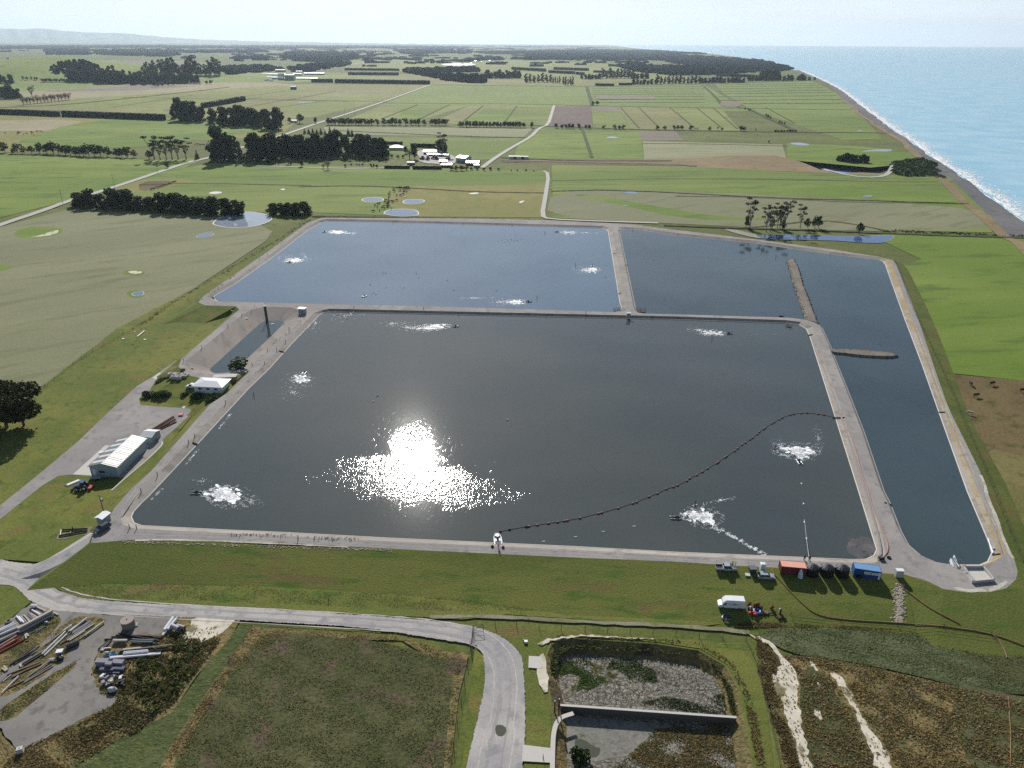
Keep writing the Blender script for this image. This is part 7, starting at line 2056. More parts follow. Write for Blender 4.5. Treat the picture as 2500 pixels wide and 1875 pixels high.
# sluice platforms
def platform(px, py, w_, d_, label, rz=0.0, z=ZW+.6):
    p = G(px, py, z); t = thing('sluice_platform', label, 'platform', (p.x, p.y, z), rz)
    m = MB()
    for i in range(8): m.box((-w_/2+w_*(i+.5)/8, 0, 0), (w_/8-.06, d_, .08))
    m.build('deck', M_woodd, t)
    r = MB()
    for x in (-w_/2, 0, w_/2):
        for y in (-d_/2, d_/2): r.tube((x, y, -1), (x, y, 1.05), .05)
    for y in (-d_/2, d_/2): r.tube((-w_/2, y, 1.0), (w_/2, y, 1.0), .04).tube((-w_/2, y, .5), (w_/2, y, .5), .03)
    r.build('railing', M_woodd, t)
platform(1511,757,5,1.6,'railed dark platform left of the upper dividing bank'); platform(1563,758,5,1.6,'railed dark platform right of the upper dividing bank')
platform(517,726,3.4,1.4,'railed dark platform in the left corner of the upper pond', -.5)
platform(1926,797,1.6,2.4,'dark ramp float at the far right corner of the big pond', .4, ZW+.2)
tag(MB().box((0, 0, .3), (2.0, .8, .5)).build('float_box', M_blk, loc=G(1907,773,ZW)), 'black float box in the lagoon beside the cross bank', 'float')

# ================================================================== animals
M_cow = plain('black_cowhide', (30,28,28), .8); M_cow2 = plain('pale_cowhide', (190,186,180), .8); M_bird = plain('grey_feather', (64,62,62), .8); M_gull = plain('white_feather', (236,238,240), .7)
def cow_mesh(mat, lab):
    t = thing('cow', lab, 'cow')
    def el(x, z, ry, rz_): return [Vector((x, ry*math.cos(a*math.pi/4), z+rz_*math.sin(a*math.pi/4))) for a in range(8)]
    m = MB(); S_ = [el(-1.0, 1.12, .12, .14), el(-.92, 1.1, .3, .3), el(-.4, 1.0, .38, .4), el(.2, .98, .38, .42), el(.65, 1.05, .27, .36), el(.95, 1.15, .16, .24), el(1.15, 1.0, .13, .18), el(1.38, .72, .12, .14), el(1.6, .52, .07, .08)]
    for a, b in zip(S_, S_[1:]): m.bridge(a, b)
    m.add(S_[0], [tuple(range(7, -1, -1))]); m.add(S_[-1], [tuple(range(8))])
    for x in (-.78, .62):
        for y in (-.22, .22):
            k = .06 if x < 0 else -.03
            m.tube((x, y, .95), (x+k, y, .5), .13, .075, 7).tube((x+k, y, .5), (x, y, 0), .06, .05, 7)
    m.tube((-1.0, 0, 1.2), (-1.12, 0, .5), .035, .03, 5)
    for y in (-.17, .17): m.ball((1.25, y, .92), (.05, .1, .04), 6, 4)
    m.build('body', mat, t, True); return Proto(t)
CW = cow_mesh(M_cow, 'black cow')
cz = [(815,175),(860,175),(890,165),(920,175),(950,190),(985,175),(1010,170),(1040,165),(1060,160),(1090,165),(1100,200),(1055,195),(1005,215),(985,240),(975,265),(870,235),(905,235),(735,210),(765,215),(760,255),(665,280),(632,315),(662,340),(640,380),(638,405),(625,460),(630,490),(645,485),(612,520),(615,545),(710,480),(740,490),(815,455),(818,340),(905,345),(962,318),(570,460),(550,495),(437,515),(395,540),(325,570),(378,605),(490,625),(530,590),(545,635),(600,590),(635,580),(610,600),(430,680),(292,700),(1038,265)]
for x, y in cz: CW.put(G(880+x/9.217, 441+y/9.217, .3), random.uniform(0, 6.28), 1.1, 'black cow of the scattered herd between the paddock pools', 'herd of black cows between the paddock pools')
for i in range(14): CW.put(G(368+i*4.6, 464-i*1.4+random.uniform(-1, 1), .3), random.uniform(0, 6.28), 1.1, '%s black cow from left in the line by the straight road' % nth(i), 'line of cows by the road')
for i in range(16): CW.put(G(random.uniform(8,110), 325+random.uniform(-4, 6), .3), random.uniform(0, 6.28), 1.2, 'dark cow grazing beyond the left hedgerow', 'cows beyond the left hedgerow')
for i in range(9): CW.put(G(476+i*4+random.uniform(-1, 1), 354+random.uniform(-1, 1), .3), random.uniform(0, 6.28), 1.2, '%s dark cow from left in the row right of the pale gums' % nth(i), 'cows right of the pale gums')
for x, y, lab in ((2369,940,'black cow at the left on the brown right hand paddock'),(2421,940,'black cow farthest to the upper right on the brown paddock'),(2382,969,'black cow lowest of the group on the brown paddock'),(2497,957,'black cow cut by the right edge of the photo')):
    CW.put(G(x, y, .3), random.uniform(0, 6.28), 1.15, lab, 'black cows on the brown paddock')
cow_mesh(M_cow2, 'lone white cow on the brown paddock near the fence').put(G(2368,1012,.3), 2.4, 1.0)
def bird(mat, lab, name='goose'):
    t = thing(name, lab, 'bird'); m = MB()
    m.ball((0, 0, .3), (.24, .13, .14), 8, 5).tube((.17, 0, .36), (.26, 0, .6), .05, .035, 6).ball((.29, 0, .62), (.07, .045, .045), 6, 4).tube((.34, 0, .61), (.42, 0, .59), .02, .008, 4).tube((-.2, 0, .32), (-.36, 0, .3), .06, .02, 5)
    for y in (-.05, .05): m.tube((0, y, .2), (.01, y, 0), .018, .014, 4)
    m.build('body', mat, t, True); return Proto(t)
BD = bird(M_bird, 'dark goose')
pts_ = []
for _ in range(46): x = random.uniform(563, 712); pts_.append((x, 1302+(x-563)*.028+abs(random.gauss(0, 1))*4.2))
for _ in range(46): x = random.uniform(745, 876); pts_.append((x, 1310+(x-745)*.03+abs(random.gauss(0, 1))*4.0))
for x, y in pts_: BD.put(S(x, y), random.uniform(0, 6.28), .62, 'dark bird standing in the flock on the near crest road', 'flock on the near crest road')
for _ in range(26):
    t_ = random.random(); BD.put(S(738-t_*78+random.uniform(-3, 9), 782+t_*62+random.uniform(-3, 3)), random.uniform(0, 6.28), 0.7, 'dark bird on the crest beside the small basin', 'flock beside the small basin')
for _ in range(30):
    t_ = random.random(); BD.put(S(515+t_*62+random.uniform(-5, 2), 718-t_*46+random.uniform(-3, 1)), random.uniform(0, 6.28), 0.8, 'dark bird on the left bank of the upper pond', 'flock on the left bank of the upper pond')
GL_ = bird(M_gull, 'white gull', 'gull')
for x, y in [(1016,668),(1022,679),(1092,685),(1160,692),(1108,710),(1212,710),(927,711),(918,720),(913,716),(907,719),(904,696),(943,702),(986,703),(935,667),(941,667),(1478,678),(1487,686),(1187,745),(1217,590),(1232,592),(1240,588),(1248,586),(1255,589),(1262,587),(1270,585),(1226,588),(1243,591),(824,770),(820,765),(847,779),(862,765),(922,967),(911,982),(1239,1027),(1595,635)]:
    GL_.put(G(x, y, ZW-.2), random.uniform(0, 6.28), 1.5, 'white gull afloat on the ponds', 'white gulls afloat on the ponds')
for x, y in [(545,532),(555,530),(560,529),(568,528),(576,529),(612,541)]: GL_.put(G(x, y, fz[0]+.02), random.uniform(0, 6.28), 1.5, 'white gull on the brown pool by the shelterbelt', 'white gulls on the brown pool')

# ================================================================== fences, poles
def fence(px, step, h, label, name='wire_fence', net=False, r=.06, maxn=100, world=None, mat=None):
    pts = [S(x, y) for x, y in px]; c = resample(pts, step)
    c2 = [c[0]]
    for p in c[1:]:
        if (p-c2[-1]).length > step*.6: c2.append(p)
    while len(c2) > maxn: c2 = c2[::2]
    t = thing(name, label, 'fence')
    for p in c2:
        q = drop(p.x, p.y); MB().tube(q-Vector((0, 0, .2)), q+Vector((0, 0, h)), r, r*.9, 7).build('post', mat or M_woodd, t)
    m = MB()
    for k in range(4 if net else 3):
        z = h*(.15+.8*k/(3 if net else 2)); m.path([drop(p.x, p.y)+Vector((0, 0, z)) for p in c2], .012 if net else .02, 4)
    m.build('wire', M_woodd, t)
    return t
fence([(1209,1528),(1261,1530),(1316,1534),(1370,1538),(1428,1542),(1538,1546),(1650,1552),(1764,1561),(1821,1565)], 4.6, 1.7, 'netting fence with leaning dark posts below the embankment track', net=True)
fence([(1148,1580),(1141,1621),(1134,1667),(1126,1718),(1117,1773),(1108,1830),(1098,1900)], 4.2, 1.8, 'tall netting fence between the cropped paddock and the gravel road', net=True)
fence([(84,962),(200,874),(326,803),(452,719),(560,657),(640,610),(704,571),(752,540),(790,530)], 6.5, 1.2, 'long boundary fence between the grey paddock and the works')
fence([(2186,640),(2223,742),(2248,795),(2283,868),(2328,966),(2362,1050),(2399,1134),(2417,1175),(2457,1277),(2497,1375)], 4.2, 1.2, 'post and wire fence beside the outer road of the lagoon')
fence([(1570,553),(1650,561),(1842,583),(2034,608),(2150,624)], 9, 1.2, 'wire fence along the far bank of the lagoon')
fence([(616,1535),(560,1610),(480,1740),(420,1850)], 9, 1.1, 'leaning fence along the left of the cropped paddock')
fence([(1821,1565),(1838,1600),(1862,1680),(1880,1760),(1905,1875)], 6, 1.1, 'sagging fence right of the sludge bed')
fence([(1930,1502),(2053,1517),(2190,1526),(2303,1533),(2419,1549)], 13, 1.1, 'sparse fence along the foot of the embankment at right')
fence([(0,1800),(20,1838),(45,1885)], 3, 1.0, 'short fence at the bottom left corner')
fence([(443,728),(495,730)], 5, 1.2, 'short fence joining the boundary to the upper pond road')
# gates of the gravel road
def gate(a, b, h, label, n=2):
    A_, B_ = S(*a), S(*b); t = thing('road_gate', label, 'gate')
    m = MB(); u = Vector((0, 0, h))
    m.tube(A_, A_+u*1.05, .05).tube(B_, B_+u*1.05, .05)
    lo = Vector((0, 0, .2)); m.tube(A_+lo, B_+lo, .035).tube(A_+u, B_+u, .035).tube(A_+lo, B_+u, .03).tube(A_+u*.5, B_+u*.5, .03)
    m.build('gate_frame', M_blk, t)
    w_ = MB()
    for i in range(1, 14): q0 = A_.lerp(B_, i/14); w_.tube(q0+lo, q0+u, .008, .008, 3)
    w_.build('mesh', M_steel, t)
gate((1157,1541),(1180,1539), 1.8, 'open black gate standing beside the road bend'); gate((1155,1540),(1150,1592), 1.8, 'swung mesh gate seen end on across the road bend')
def pole(px, py, h, label, arms=1, z=None, lamp=False):
    p = S(px, py); t = thing('power_pole', label, 'pole', p)
    MB().tube((0, 0, -.3), (0, 0, h), .16, .11, 8).build('shaft', M_wood, t)
    for k in range(arms):
        a = MB().box((0, 0, h-.4-k*.9), (2.2, .12, .12)).build('cross_arm', M_wood, t)
        m = MB()
        for x in (-.95, -.35, .35, .95): m.tube((x, 0, h-.34-k*.9), (x, 0, h-.1-k*.9), .05, .04, 6)
        m.build('insulator', M_white, a)
    return t
tp = pole(256,1258, hpx2m(256,1258,46,3), 'power pole with a transformer standing behind the road fork hut', 1)
MB().tube((.45, 0, 4.6), (.45, 0, 5.5), .3, .3, 12).build('transformer', M_steel, tp)
pl = [(154,497,'nearest power pole beside the straight road at left'),(280,457,'second power pole beside the straight road at left'),(386,423,'third power pole beside the straight road at left'),(842,281,'pole beside the road near the start of the tree row'),(867,278,'far pole beside the road before the shelterbelt')]
hp_ = []
for x, y, lab in pl: q = pole(x, y, 11 if x < 500 else 12, lab); hp_.append(q.location.copy())
m = MB()
for a, b in zip(hp_[:2], hp_[1:3]):
    for dx in (-.9, 0, .9):
        pts = []
        for i in range(9):
            t_ = i/8; c = a.lerp(b, t_); pts.append(c+Vector((dx, 0, 10.7-1.6*4*t_*(1-t_)*.5)))
        m.path(pts, .03, 4)
tag(m.build('power_line', M_steel), 'power wires slung between the roadside poles at left', 'wires')
for i, (a, z_, lab) in enumerate((((1364,1742), 4.0, 'taller dark post with a white cap at the wall end'), ((1354,1735), 2.6, 'shorter dark post beside the capped post at the wall end'))):
    t = thing('marker_post', lab, 'post', S(*a)); MB().tube((0, 0, -.2), (0, 0, z_), .13, .13, 8).build('shaft', M_blk, t); MB().ball((0, 0, z_+.05), .16, 8, 5).build('cap', M_white, t)
t = thing('marker_cone', 'slim red marker standing on the lower concrete pad', 'marker', S(1326,1852)); MB().tube((0, 0, 0), (0, 0, 1.4), .12, .02, 10).build('cone', plain('signal_red', (206,40,48), .5), t); MB().box((0, 0, .04), (.35, .35, .06)).build('base', M_blk, t)
# sludge bed wall
a, b = G(1368,1722,-.1), G(1798,1752,-.1); d = b-a
t = thing('dividing_wall', 'long concrete wall casting a dark shadow across the sludge bed', 'wall', (a+b)/2+Vector((0, 0, 0)), math.atan2(d.y, d.x))
MB().box((0, 0, -1.0), (Vector((d.x, d.y)).length, .35, 2.1)).build('wall', plain('stained_concrete', (96,92,84), .9, var=.2), t)
MB().box((0, 0, .09), (Vector((d.x, d.y)).length, .5, .1)).build('coping', M_conc, t)
# low gear near the gate
t = thing('meter_box', 'small white box beside a stub pipe near the road bend', 'box', S(1284,1569)); MB().box((0, 0, .3), (.7, .6, .5)).build('case', M_white, t); MB().tube((-.5, .3, 0), (-.5, .3, .7), .08).build('stub', M_steel, t)
t = thing('marker_stake', 'short white stake on the embankment foot track', 'stake', S(1289,1511)); MB().tube((0, 0, 0), (0, 0, 1.0), .07).build('stake', M_white, t)
t = thing('marker_stake', 'lone dark stake on the embankment slope', 'stake', S(802,1466)); MB().tube((0, 0, 0), (0, 0, 1.0), .08).build('stake', M_woodd, t)
# black pipe frame, its shadow built into the bars, slab and yard pieces
t = thing('pipe_manifold', 'black pipe manifold with its shadow built in, left of the hut', 'pipework')
f1, f2, f3, f4 = S(150,1296,.35), S(214,1293,.35), S(147,1310,.35), S(214,1298,.35)
for aa, bb in ((f1, f2), (f3, f4), (f1, f3)): pipe([aa, bb], .22, M_blk, 'pipe', t, 8)
pipe([f1.lerp(f2, .45), f3.lerp(f4, .35)], .16, M_blk, 'branch', t, 8); MB().tube(f1.lerp(f2, .45), f1.lerp(f2, .45)+Vector((0, 0, .8)), .12).build('valve', M_blk, t)
gp('bare_patch', [(135,1314),(150,1296),(214,1288),(238,1282),(240,1300),(200,1306),(150,1318)], M_worn, .318, 1, .2)
t = thing('well_cover', 'long white slab cover in a concrete frame on the grass', 'slab', S(179,1179), R(52))
MB().box((0, 0, .08), (4.2, 1.6, .16)).build('frame', M_wood, t); MB().box((0, 0, .2), (3.4, .95, .1)).build('slab', M_white, t)
t = thing('barrier_stack', 'orange and white trestle barriers stacked on the gravel yard', 'barrier', S(442,1014), .2)
MB().box((0, 0, .45), (1.5, 1.1, .16)).build('board', plain('barrier_orange', (206,96,64), .6), t)
for x in (-.8, .8):
    for y in (-.6, .6): MB().tube((x, y, 0), (x*.7, y*.7, .6), .07).build('leg', M_white, t)
M_rust = plain('rust_pipe', (88,44,36), .8, var=.25, scale=3)
for i in range(8):
    a = S(360+i*2.6, 1055.5+i*.25, .2); b = S(424+i*1.2-(18 if i == 7 else 0), 1017+i*2.3, .2)
    z_ = .35 if i in (2, 4, 5) else 0
    tag(pipe([a+Vector((0, 0, z_)), b+Vector((0, 0, z_))], .19, M_rust, 'steel_pipe'), '%s dark red pipe from left in the bundle beyond the small shed' % nth(i), 'pipe', 'dark red pipes beyond the small shed')
ribbon('kerb', [(394,1078),(398,1083),(383,1100),(350,1130),(309,1164),(272,1197)], .45, M_conc, .34, 2)
# tanks of the pad beyond the office lawn
t = thing('settling_boxes', 'group of square concrete settling boxes on the pad beyond the shrubs', 'tank', S(432,922), -.06)
for i, (x, y, w_, d_) in enumerate([(-2.6, 1.4, 2.6, 1.6), (.4, 1.2, 2.8, 1.5), (3.2, .8, 1.8, 2.4), (-.6, -.9, 1.8, 1.5), (1.6, -1.0, 1.9, 1.6)]):
    c = MB().box((x, y, .6), (w_, d_, 1.2)).build('box', M_conc, t); MB().box((x, y, 1.23), (w_*.6, d_*.6, .06)).build('hatch', M_woodd, c)
t = thing('white_mast', 'slim white tapering mast at the corner of the concrete pad', 'mast', S(417,910)); MB().tube((0, 0, 0), (-.3, .2, 3.6), .22, .05, 8).build('mast', M_white, t); MB().box((0, 0, .1), (.7, .7, .2)).build('base', M_conc, t)
tag(MB().ball((0, 0, .35), (1.1, .6, .45), 12, 6, .12).build('boulder', M_stone, loc=S(446,904)), 'grey boulder at the rim of the small basin', 'boulder')
t = thing('weather_station', 'slim white weather mast on the lawn beside a white trough', 'mast', S(334,830)); MB().tube((0, 0, 0), (0, 0, 4.2), .08, .06, 6).build('mast', M_white, t); MB().box((0, 0, 3.6), (.5, .4, .6)).build('sensor_box', M_white, t)
a, b = S(336,824,.5), S(353,810,.5); t = thing('white_trough', 'white trough on legs beside the weather mast', 'trough'); pipe([a, b], .18, M_white, 'trough', t); pipe([a, a-Vector((0, 0, .5))], .05, M_steel, 'leg', t); pipe([b, b-Vector((0, 0, .5))], .05, M_steel, 'leg', t)
for i, (x, y, lab) in enumerate([(566,759,'white disc lid on the grass at the basin road corner'),(354,830,'small white drum on the lawn right of the weather mast'),(301,828,'small white drum on the lawn left of the weather mast')]):
    tag(MB().tube((0, 0, 0), (0, 0, .3), .5, .5, 14).build('drum', M_white, loc=S(x, y)), lab, 'drum')
# white debris in the basin
for x, y, lab in ((601,778,'white float lying on the basin liner'), (665,792,'white plank floating in the small basin')):
    tag(MB().box((0, 0, .15), (1.4, .4, .3), .3).build('debris', M_white, loc=S(x, y)), lab, 'debris')

# ================================================================== storage yard
def T1(x, y): return (x/6.637, 1470+y/6.637)
def T2(x, y): return (200+x/6.637, 1470+y/6.637)
M_pw = plain('white_pipe', (222,222,228), .45); M_pg = plain('grey_pipe', (150,150,154), .6); M_pb = plain('steel_blue_pipe', (110,120,134), .5); M_rs = plain('rusty_steel', (150,76,54), .8, var=.25); M_pv = plain('mauve_pipe', (164,160,180), .5); M_be = plain('pale_beam', (176,170,156), .8); M_bt = plain('brown_timber', (124,98,74), .9, var=.2)
def stick(T, x0, y0, x1, y1, r, mat, name, z=0.0, square=False):
    a, b = S(*T(x0, y0)), S(*T(x1, y1)); a.z = max(a.z, .3)+r+z; b.z = max(b.z, .3)+r+z
    if square:
        d = b-a; return MB().box(tuple((a+b)/2), (d.length, r*2, r*2), math.atan2(d.y, d.x)).build(name, mat)
    return MB().tube(a, b, r, r, 10).build(name, mat)
CN = {id(M_pw): 'white', id(M_pg): 'grey', id(M_pb): 'blue grey', id(M_rs): 'rusty', id(M_pv): 'mauve grey', id(M_be): 'pale', id(M_bt): 'brown', id(M_woodd): 'dark', id(M_wood): 'weathered grey', id(M_blk): 'black'}
def pile(T, lst, where, grp):
    cnt = {}
    for it in lst:
        x0, y0, x1, y1, r, mat, kind = it[:7]; z_ = it[7] if len(it) > 7 else 0
        o = stick(T, x0, y0, x1, y1, r, mat, kind.replace(' ', '_'), z_, kind in ('timber', 'beam'))
        k = (CN[id(mat)], kind); n = cnt.get(k, 0); cnt[k] = n+1
        tag(o, '%s %s %s counted from the left %s' % (nth(n), k[0], kind, where), kind, grp)
pile(T1, [(340,240,430,330,.16,M_pg,'pipe'),(390,215,500,340,.14,M_be,'timber'),(430,200,560,310,.13,M_pb,'pipe'),(460,180,600,290,.13,M_pg,'pipe'),(500,190,630,270,.14,M_be,'timber'),(520,140,660,215,.2,M_pw,'pipe'),(540,160,680,250,.18,M_pg,'pipe'),(590,80,750,155,.16,M_be,'timber'),(860,170,950,215,.14,M_be,'timber'),(270,240,350,330,.2,M_pw,'pipe'),(310,250,390,345,.2,M_pw,'pipe'),(400,190,520,330,.12,M_wood,'timber'),(480,200,570,290,.12,M_pg,'pipe')], 'in the upper left rack', 'short lengths in the upper left rack')
pile(T1, [(-60,500,240,345,.26,M_pw,'pipe'),(-60,530,270,380,.26,M_pw,'pipe',.25),(-60,575,310,415,.26,M_pw,'pipe'),(310,490,870,190,.3,M_be,'beam',.7),(330,510,880,215,.3,M_pg,'pipe',.15),(320,480,860,180,.26,M_pg,'pipe',.1),(-60,665,300,490,.18,M_pg,'pipe'),(-60,690,310,510,.18,M_woodd,'timber'),(480,520,740,400,.12,M_pb,'pipe'),(570,510,800,345,.12,M_pb,'pipe'),(700,170,820,200,.2,M_rs,'pipe')], 'in the big left stack', 'long lengths in the big left stack')
pile(T1, [(-60,775,280,570,.2,M_pg,'pipe',.3),(-60,800,300,580,.2,M_rs,'pipe',.45),(-60,825,345,592,.24,M_rs,'pipe',.2),(-60,860,400,612,.2,M_rs,'pipe'),(410,640,470,620,.1,M_bt,'timber'),(415,530,430,600,.16,M_be,'timber'),(430,520,470,560,.16,M_be,'timber')], 'in the rusty heap at the left edge', 'rusty steel at the left edge')
pile(T1, [(740,700,1000,500,.13,M_bt,'timber'),(770,680,1190,350,.14,M_pg,'pipe'),(690,870,1070,500,.17,M_pw,'pipe',.35),(725,875,1090,525,.17,M_pw,'pipe'),(1030,490,1170,395,.16,M_pw,'pipe',.3),(1110,485,1390,290,.16,M_pw,'pipe'),(1150,490,1420,275,.16,M_pw,'pipe',.3),(1180,500,1440,330,.16,M_pv,'pipe'),(1170,520,1480,320,.14,M_pv,'pipe'),(1210,520,1500,335,.14,M_pg,'pipe'),(1080,605,1520,340,.14,M_pg,'pipe'),(1090,630,1530,360,.14,M_be,'timber'),(1130,630,1380,470,.13,M_be,'timber'),(1000,680,1200,560,.12,M_woodd,'timber'),(1290,612,1620,360,.14,M_pg,'pipe'),(1380,562,1700,330,.14,M_be,'timber',.25)], 'in the middle stack', 'lengths in the middle stack')
pile(T1, [(170,1020,570,730,.15,M_woodd,'timber'),(250,1000,640,712,.15,M_wood,'timber'),(240,985,600,780,.14,M_woodd,'timber',.25),(370,1000,740,780,.16,M_wood,'timber'),(390,1025,710,835,.14,M_woodd,'timber'),(120,1180,660,975,.13,M_wood,'timber'),(200,1205,680,1000,.13,M_bt,'timber'),(480,1205,800,945,.13,M_pg,'pipe'),(440,1240,820,968,.13,M_pg,'pipe',.2),(400,1300,840,1018,.13,M_wood,'timber'),(385,1318,860,1045,.13,M_pg,'pipe'),(130,1400,400,1272,.13,M_bt,'timber'),(40,1480,310,1215,.14,M_pw,'pipe',.2),(50,1290,180,1180,.1,M_pw,'pipe'),(200,1225,480,1080,.12,M_wood,'timber'),(70,1045,125,1110,.16,M_be,'timber'),(40,1080,100,1125,.14,M_be,'timber'),(330,1010,345,1060,.16,M_be,'timber')], 'in the lower stack', 'lengths in the lower stack')
pile(T2, [(370,612,740,590,.16,M_blk,'pipe'),(600,530,1260,655,.15,M_blk,'pipe',.3),(640,545,1250,622,.15,M_blk,'pipe'),(700,540,1285,585,.14,M_woodd,'timber'),(560,550,1150,575,.14,M_blk,'pipe',.2),(900,535,1290,560,.12,M_bt,'timber'),(480,560,900,545,.14,M_wood,'timber'),(500,600,1000,570,.14,M_blk,'pipe'),(270,765,450,620,.13,M_woodd,'timber'),(300,770,470,632,.13,M_wood,'timber'),(360,762,485,622,.13,M_woodd,'timber'),(790,662,1150,672,.2,M_pb,'pipe',.2),(820,630,1170,650,.18,M_pb,'pipe',.3),(515,655,745,655,.22,M_be,'beam',.4),(520,680,700,690,.18,M_wood,'timber'),(600,812,1470,715,.12,M_pg,'pipe',.3),(600,835,1470,770,.14,M_blk,'pipe'),(620,800,1400,745,.14,M_blk,'pipe'),(650,840,1300,800,.14,M_blk,'pipe'),(670,778,960,748,.15,M_be,'timber'),(680,868,1085,828,.22,M_pw,'pipe',.3),(690,848,1080,815,.2,M_pw,'pipe',.4),(460,905,1280,835,.2,M_pw,'pipe'),(460,930,1280,862,.24,M_pw,'pipe',.1)], 'in the stack beside the concrete tank', 'lengths in the stack beside the concrete tank')
pile(T2, [(1345,490,1490,285,.36,M_pw,'pipe',.3),(1400,480,1545,300,.34,M_pw,'pipe',.3),(1310,560,1370,480,.32,M_pw,'pipe')], 'leaning up by the clay patch', 'fat pipes by the clay patch')
def culvert(x0, y0, x1, y1, r, label, zz=0):
    a, b = S(*T2(x0, y0)), S(*T2(x1, y1)); a.z = b.z = .35+r+zz; d = (b-a).normalized()
    t = thing('culvert_pipe', label, 'pipe'); m = MB()
    o_ = d.orthogonal().normalized(); q_ = d.cross(o_); n = 20
    R0 = [[p+(o_*math.cos(2*math.pi*i/n)+q_*math.sin(2*math.pi*i/n))*rr for i in range(n)] for p, rr in ((a, r), (b, r), (b, r*.82), (a, r*.82))]
    for u, v_ in zip(R0, R0[1:]+R0[:1]): m.bridge(u, v_)
    m.build('barrel', M_pg, t)
    m = MB(); R1 = [[p+(o_*math.cos(2*math.pi*i/n)+q_*math.sin(2*math.pi*i/n))*rr for i in range(n)] for p, rr in ((b, r*1.02), (b+d*.25, r*1.15), (b+d*.25, r*.85), (b, r*.82))]
    for u, v_ in zip(R1, R1[1:]+R1[:1]): m.bridge(u, v_)
    m.build('socket', M_pg, t)
culvert(1470,440,1570,485,.6,'fat grey culvert pipe lying across the white pipes',.3); culvert(1540,410,1660,440,.45,'narrower grey culvert pipe beside the clay patch')
t = thing('concrete_tank', 'round concrete tank with a flat lid on the gravel yard', 'tank', S(309,1541)+Vector((0, 1.2, 0)))
MB().tube((0, 0, 0), (0, 0, 2.1), 1.38, 1.38, 32).build('tank_wall', plain('tank_concrete', (128,120,116), .9, var=.08), t)
MB().tube((0, 0, 2.1), (0, 0, 2.26), 1.44, 1.44, 32).build('lid', plain('lid_concrete', (158,146,138), .9, var=.08), t); MB().tube((-.1, .1, 2.26), (-.1, .1, 2.4), .12, .1, 8).build('lifting_eye', M_blk, t)
def slats(name, label, T, x, y, w_, d_, h, mat, rz=0, n=5, cat='pallet', z_=0, grp=None):
    t = thing(name, label, cat, S(*T(x, y))+Vector((0, 0, z_)), rz, grp); m = MB()
    for i in range(n): m.box((-w_/2+w_*(i+.5)/n, 0, h-.03), (w_/n*.7, d_, .05))
    m.build('top_boards', mat, t); m = MB()
    for y_ in (-d_*.42, 0, d_*.42): m.box((0, y_, (h-.06)/2), (w_, .1, h-.06))
    m.build('bearers', mat, t)
slats('pallet', 'pale timber pallet leaning beside the concrete tank', T2, 865, 372, 1.3, 1.1, .25, M_be, .2)
M_crate = plain('crate_grey', (140,138,150), .7, var=.12, scale=2); M_crated = plain('crate_slate', (88,92,108), .7, var=.15, scale=2)
for i, (x, y, w_, d_, h, mt, lab) in enumerate([(345,1010,2.6,1.1,1.2,M_crate,'grey lidded crate nearest the blue hose coils'),(600,1020,2.4,1.0,1.1,M_crate,'grey crate with ribbed top right of the first'),(460,1055,1.4,.9,1.3,M_crate,'tilted grey panel crate between the two big crates'),(420,1110,3.0,.9,.7,M_crated,'slate crate forming the left of the second row'),(620,1100,2.2,.9,.7,M_crated,'slate crate forming the right of the second row'),(520,1150,2.8,.7,.4,M_crated,'low slate crate forming the third row')]):
    t = thing('crate', lab, 'crate', S(*T2(x, y)), -.04, 'grey crates in the storage yard')
    MB().box((0, 0, h/2), (w_, d_, h)).build('case', mt, t); m = MB()
    for k in range(6): m.box((-w_/2+w_*(k+.5)/6, 0, h+.03), (w_/6*.86, d_*1.04, .06))
    m.build('lid', mt, t)
q = random.Random(31)
cols_ = [('white', M_pw), ('black', M_blk), ('grey', M_crate), ('slate', M_crated), ('pale', M_be)]
cnt = {}
for i in range(26):
    nm, mt = q.choice(cols_); x, y = q.uniform(310, 690), q.uniform(1190, 1370); p = S(*T2(x, y))
    w_, d_, h = q.uniform(.4, 1.1), q.uniform(.25, .7), q.uniform(.15, .6)
    n = cnt.get(nm, 0); cnt[nm] = n+1
    t = thing('scrap_box', '%s %s box of the jumbled scrap below the grey crates' % (nth(n), nm), 'scrap', p+Vector((0, 0, q.choice([0, 0, .35]))), q.uniform(0, 3), 'jumbled scrap below the grey crates')
    MB().box((0, 0, h/2), (w_, d_, h)).build('case', mt, t); MB().box((0, 0, h+.02), (w_*.9, d_*.9, .04)).build('top', mt, t)
t = thing('sack', 'pale bulging sack at the lower end of the scrap heap', 'sack', S(*T2(500,1445))); MB().ball((0, 0, .5), (.95, .6, .55), 12, 7, .12).build('sack', plain('pale_sack', (186,184,190), .8), t); MB().ball((.5, .1, 1.0), (.18, .14, .14), 8, 5).build('neck', M_be, t)
t = thing('sack', 'white lumpy bag on the corner of the upper left rack', 'sack', S(*T1(550,85))); MB().ball((0, 0, .4), (.8, .4, .42), 10, 6, .15).build('sack', M_pw, t); MB().ball((-.6, 0, .3), (.2, .15, .15), 6, 4).build('neck', M_pw, t)
M_bh = plain('hose_blue', (46,158,208), .45)
for i, (x, y, r, lab) in enumerate([(400,900,.85,'larger coil of bright blue hose beside the white pipes'),(515,845,.6,'smaller coil of bright blue hose beside the dark pipes')]):
    m = MB()
    for k in range(4): m.torus((random.uniform(-.08, .08), random.uniform(-.08, .08), .1+k*.1), r*(1-.05*k), .05, 22, 6)
    tag(m.build('hose_coil', M_bh, loc=S(*T2(x, y))), lab, 'hose coil')
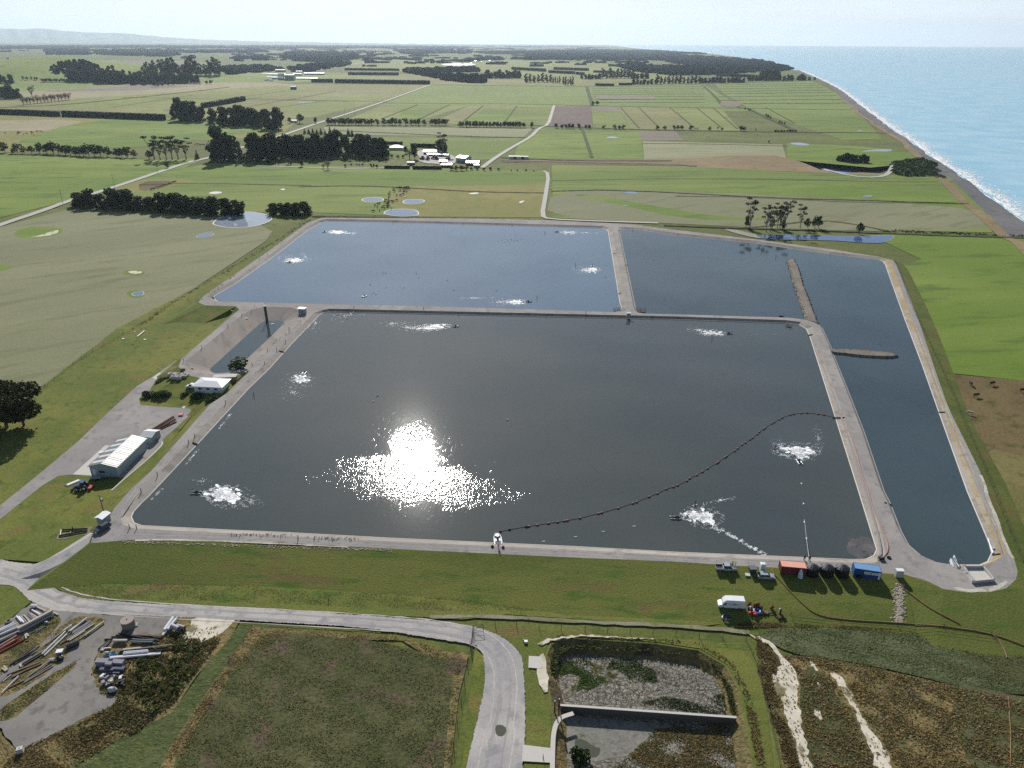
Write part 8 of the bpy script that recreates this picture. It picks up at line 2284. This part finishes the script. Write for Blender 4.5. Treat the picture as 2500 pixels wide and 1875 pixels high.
for i, (x, y, lab) in enumerate([(330,790,'first'),(350,765,'second'),(400,758,'third'),(450,755,'fourth'),(410,825,'fifth')]):
    tag(MB().tube((-.35, 0, .2), (.35, 0, .2), .17, .17, 10).build('pipe_offcut', M_pw, loc=S(*T2(x, y))), '%s short white pipe offcut above the blue hose coils' % lab, 'pipe', 'white offcuts above the blue coils')
t = thing('netting_roll', 'dark grey roll of netting in the middle stack', 'roll'); a, b = S(*T1(1080,750), .55), S(*T1(1290,665), .55)
MB().tube(a, b, .5, .5, 14).build('roll', plain('netting', (92,90,88), .95, var=.35, scale=6), t); MB().torus(tuple(a.lerp(b, .3)), .5, .05, 12, 5, 'X').build('strap', M_blk, t)
t = thing('crate', 'white wrapped crate beside the netting roll', 'crate', S(*T1(985,850)), .2); MB().box((0, 0, .55), (1.3, 1.0, 1.1)).build('case', M_crate, t); MB().box((0, 0, 1.13), (1.36, 1.06, .06)).build('lid', M_white, t)
tag(MB().ball((0, 0, .4), (.8, .6, .45), 10, 6, .2).build('tarp_heap', M_blk, loc=S(*T1(975,925))), 'black heap below the white wrapped crate', 'heap')
tag(MB().ball((0, 0, .2), (1.0, .45, .25), 9, 5, .35).build('board_heap', M_be, loc=S(*T1(860,945))), 'cream heap of boards below the white wrapped crate', 'heap')
tag(MB().torus((0, 0, .2), .5, .17, 18, 8).build('tyre', plain('dusty_tyre', (140,134,124), .9), loc=S(*T1(140,318))), 'pale dusty tyre beside the upper left rack', 'tyre')
tag(MB().ball((0, 0, .3), (.5, .4, .35), 8, 5, .2).build('bucket', M_pb, loc=S(*T1(755,350))), 'blue grey lump on the blue grey pipes', 'lump')
t = thing('concrete_block', 'rounded concrete block at the corner of the gravel yard', 'block', S(51,1836)); MB().box((0, 0, .55), (1.1, .9, 1.1), .4, .9).build('block', M_conc, t); MB().tube((0, 0, 1.1), (0, 0, 1.2), .1).build('eye', M_steel, t)
# pale stony washout on the embankment slope, and scattered stones on its edge
m = MB(); q = random.Random(3)
for _ in range(520):
    y = q.uniform(1425, 1520); x = 2196+(y-1425)*-.02+q.gauss(0, 6.5); p = S(x, y); r = q.uniform(.1, .34)
    m.ball((p.x, p.y, p.z+.03), (r, r*q.uniform(.5, 1), r*.4), 6, 4, .3, q)
tag(m.build('washout_stones', plain('pale_stone', (172,162,146), .9, var=.2)), 'pale stones washed down the slope below the concrete cabinet', 'stones', kind='stuff')
m = MB()
for _ in range(560):
    x = q.uniform(300, 960); y = 1321+(x-300)*.031+abs(q.gauss(0, 3)); p = S(x, y); r = q.uniform(.06, .26)
    m.ball((p.x, p.y, p.z+.02), (r, r*q.uniform(.5, 1), r*.4), 5, 3, .3, q)
tag(m.build('edge_stones', plain('pale_stone', (172,162,146), .9, var=.2)), 'pale stones along the edge of the near crest road', 'stones', kind='stuff')
# ================================================================== haze
hz, ht = new_mat('haze_air')
N = ht.nodes.new
ho = N('ShaderNodeOutputMaterial'); hv = N('ShaderNodeVolumePrincipled')
hv.inputs['Color'].default_value = (0.70, 0.85, 1.0, 1)
hv.inputs['Density'].default_value = 3.3e-5
hv.inputs['Anisotropy'].default_value = 0.35
ht.links.new(hv.outputs[0], ho.inputs['Volume'])
hb = MB().box((0, 20000-1800, 440), (82000, 44000, 900)).build('haze', hz)
hb['kind'] = 'stuff'
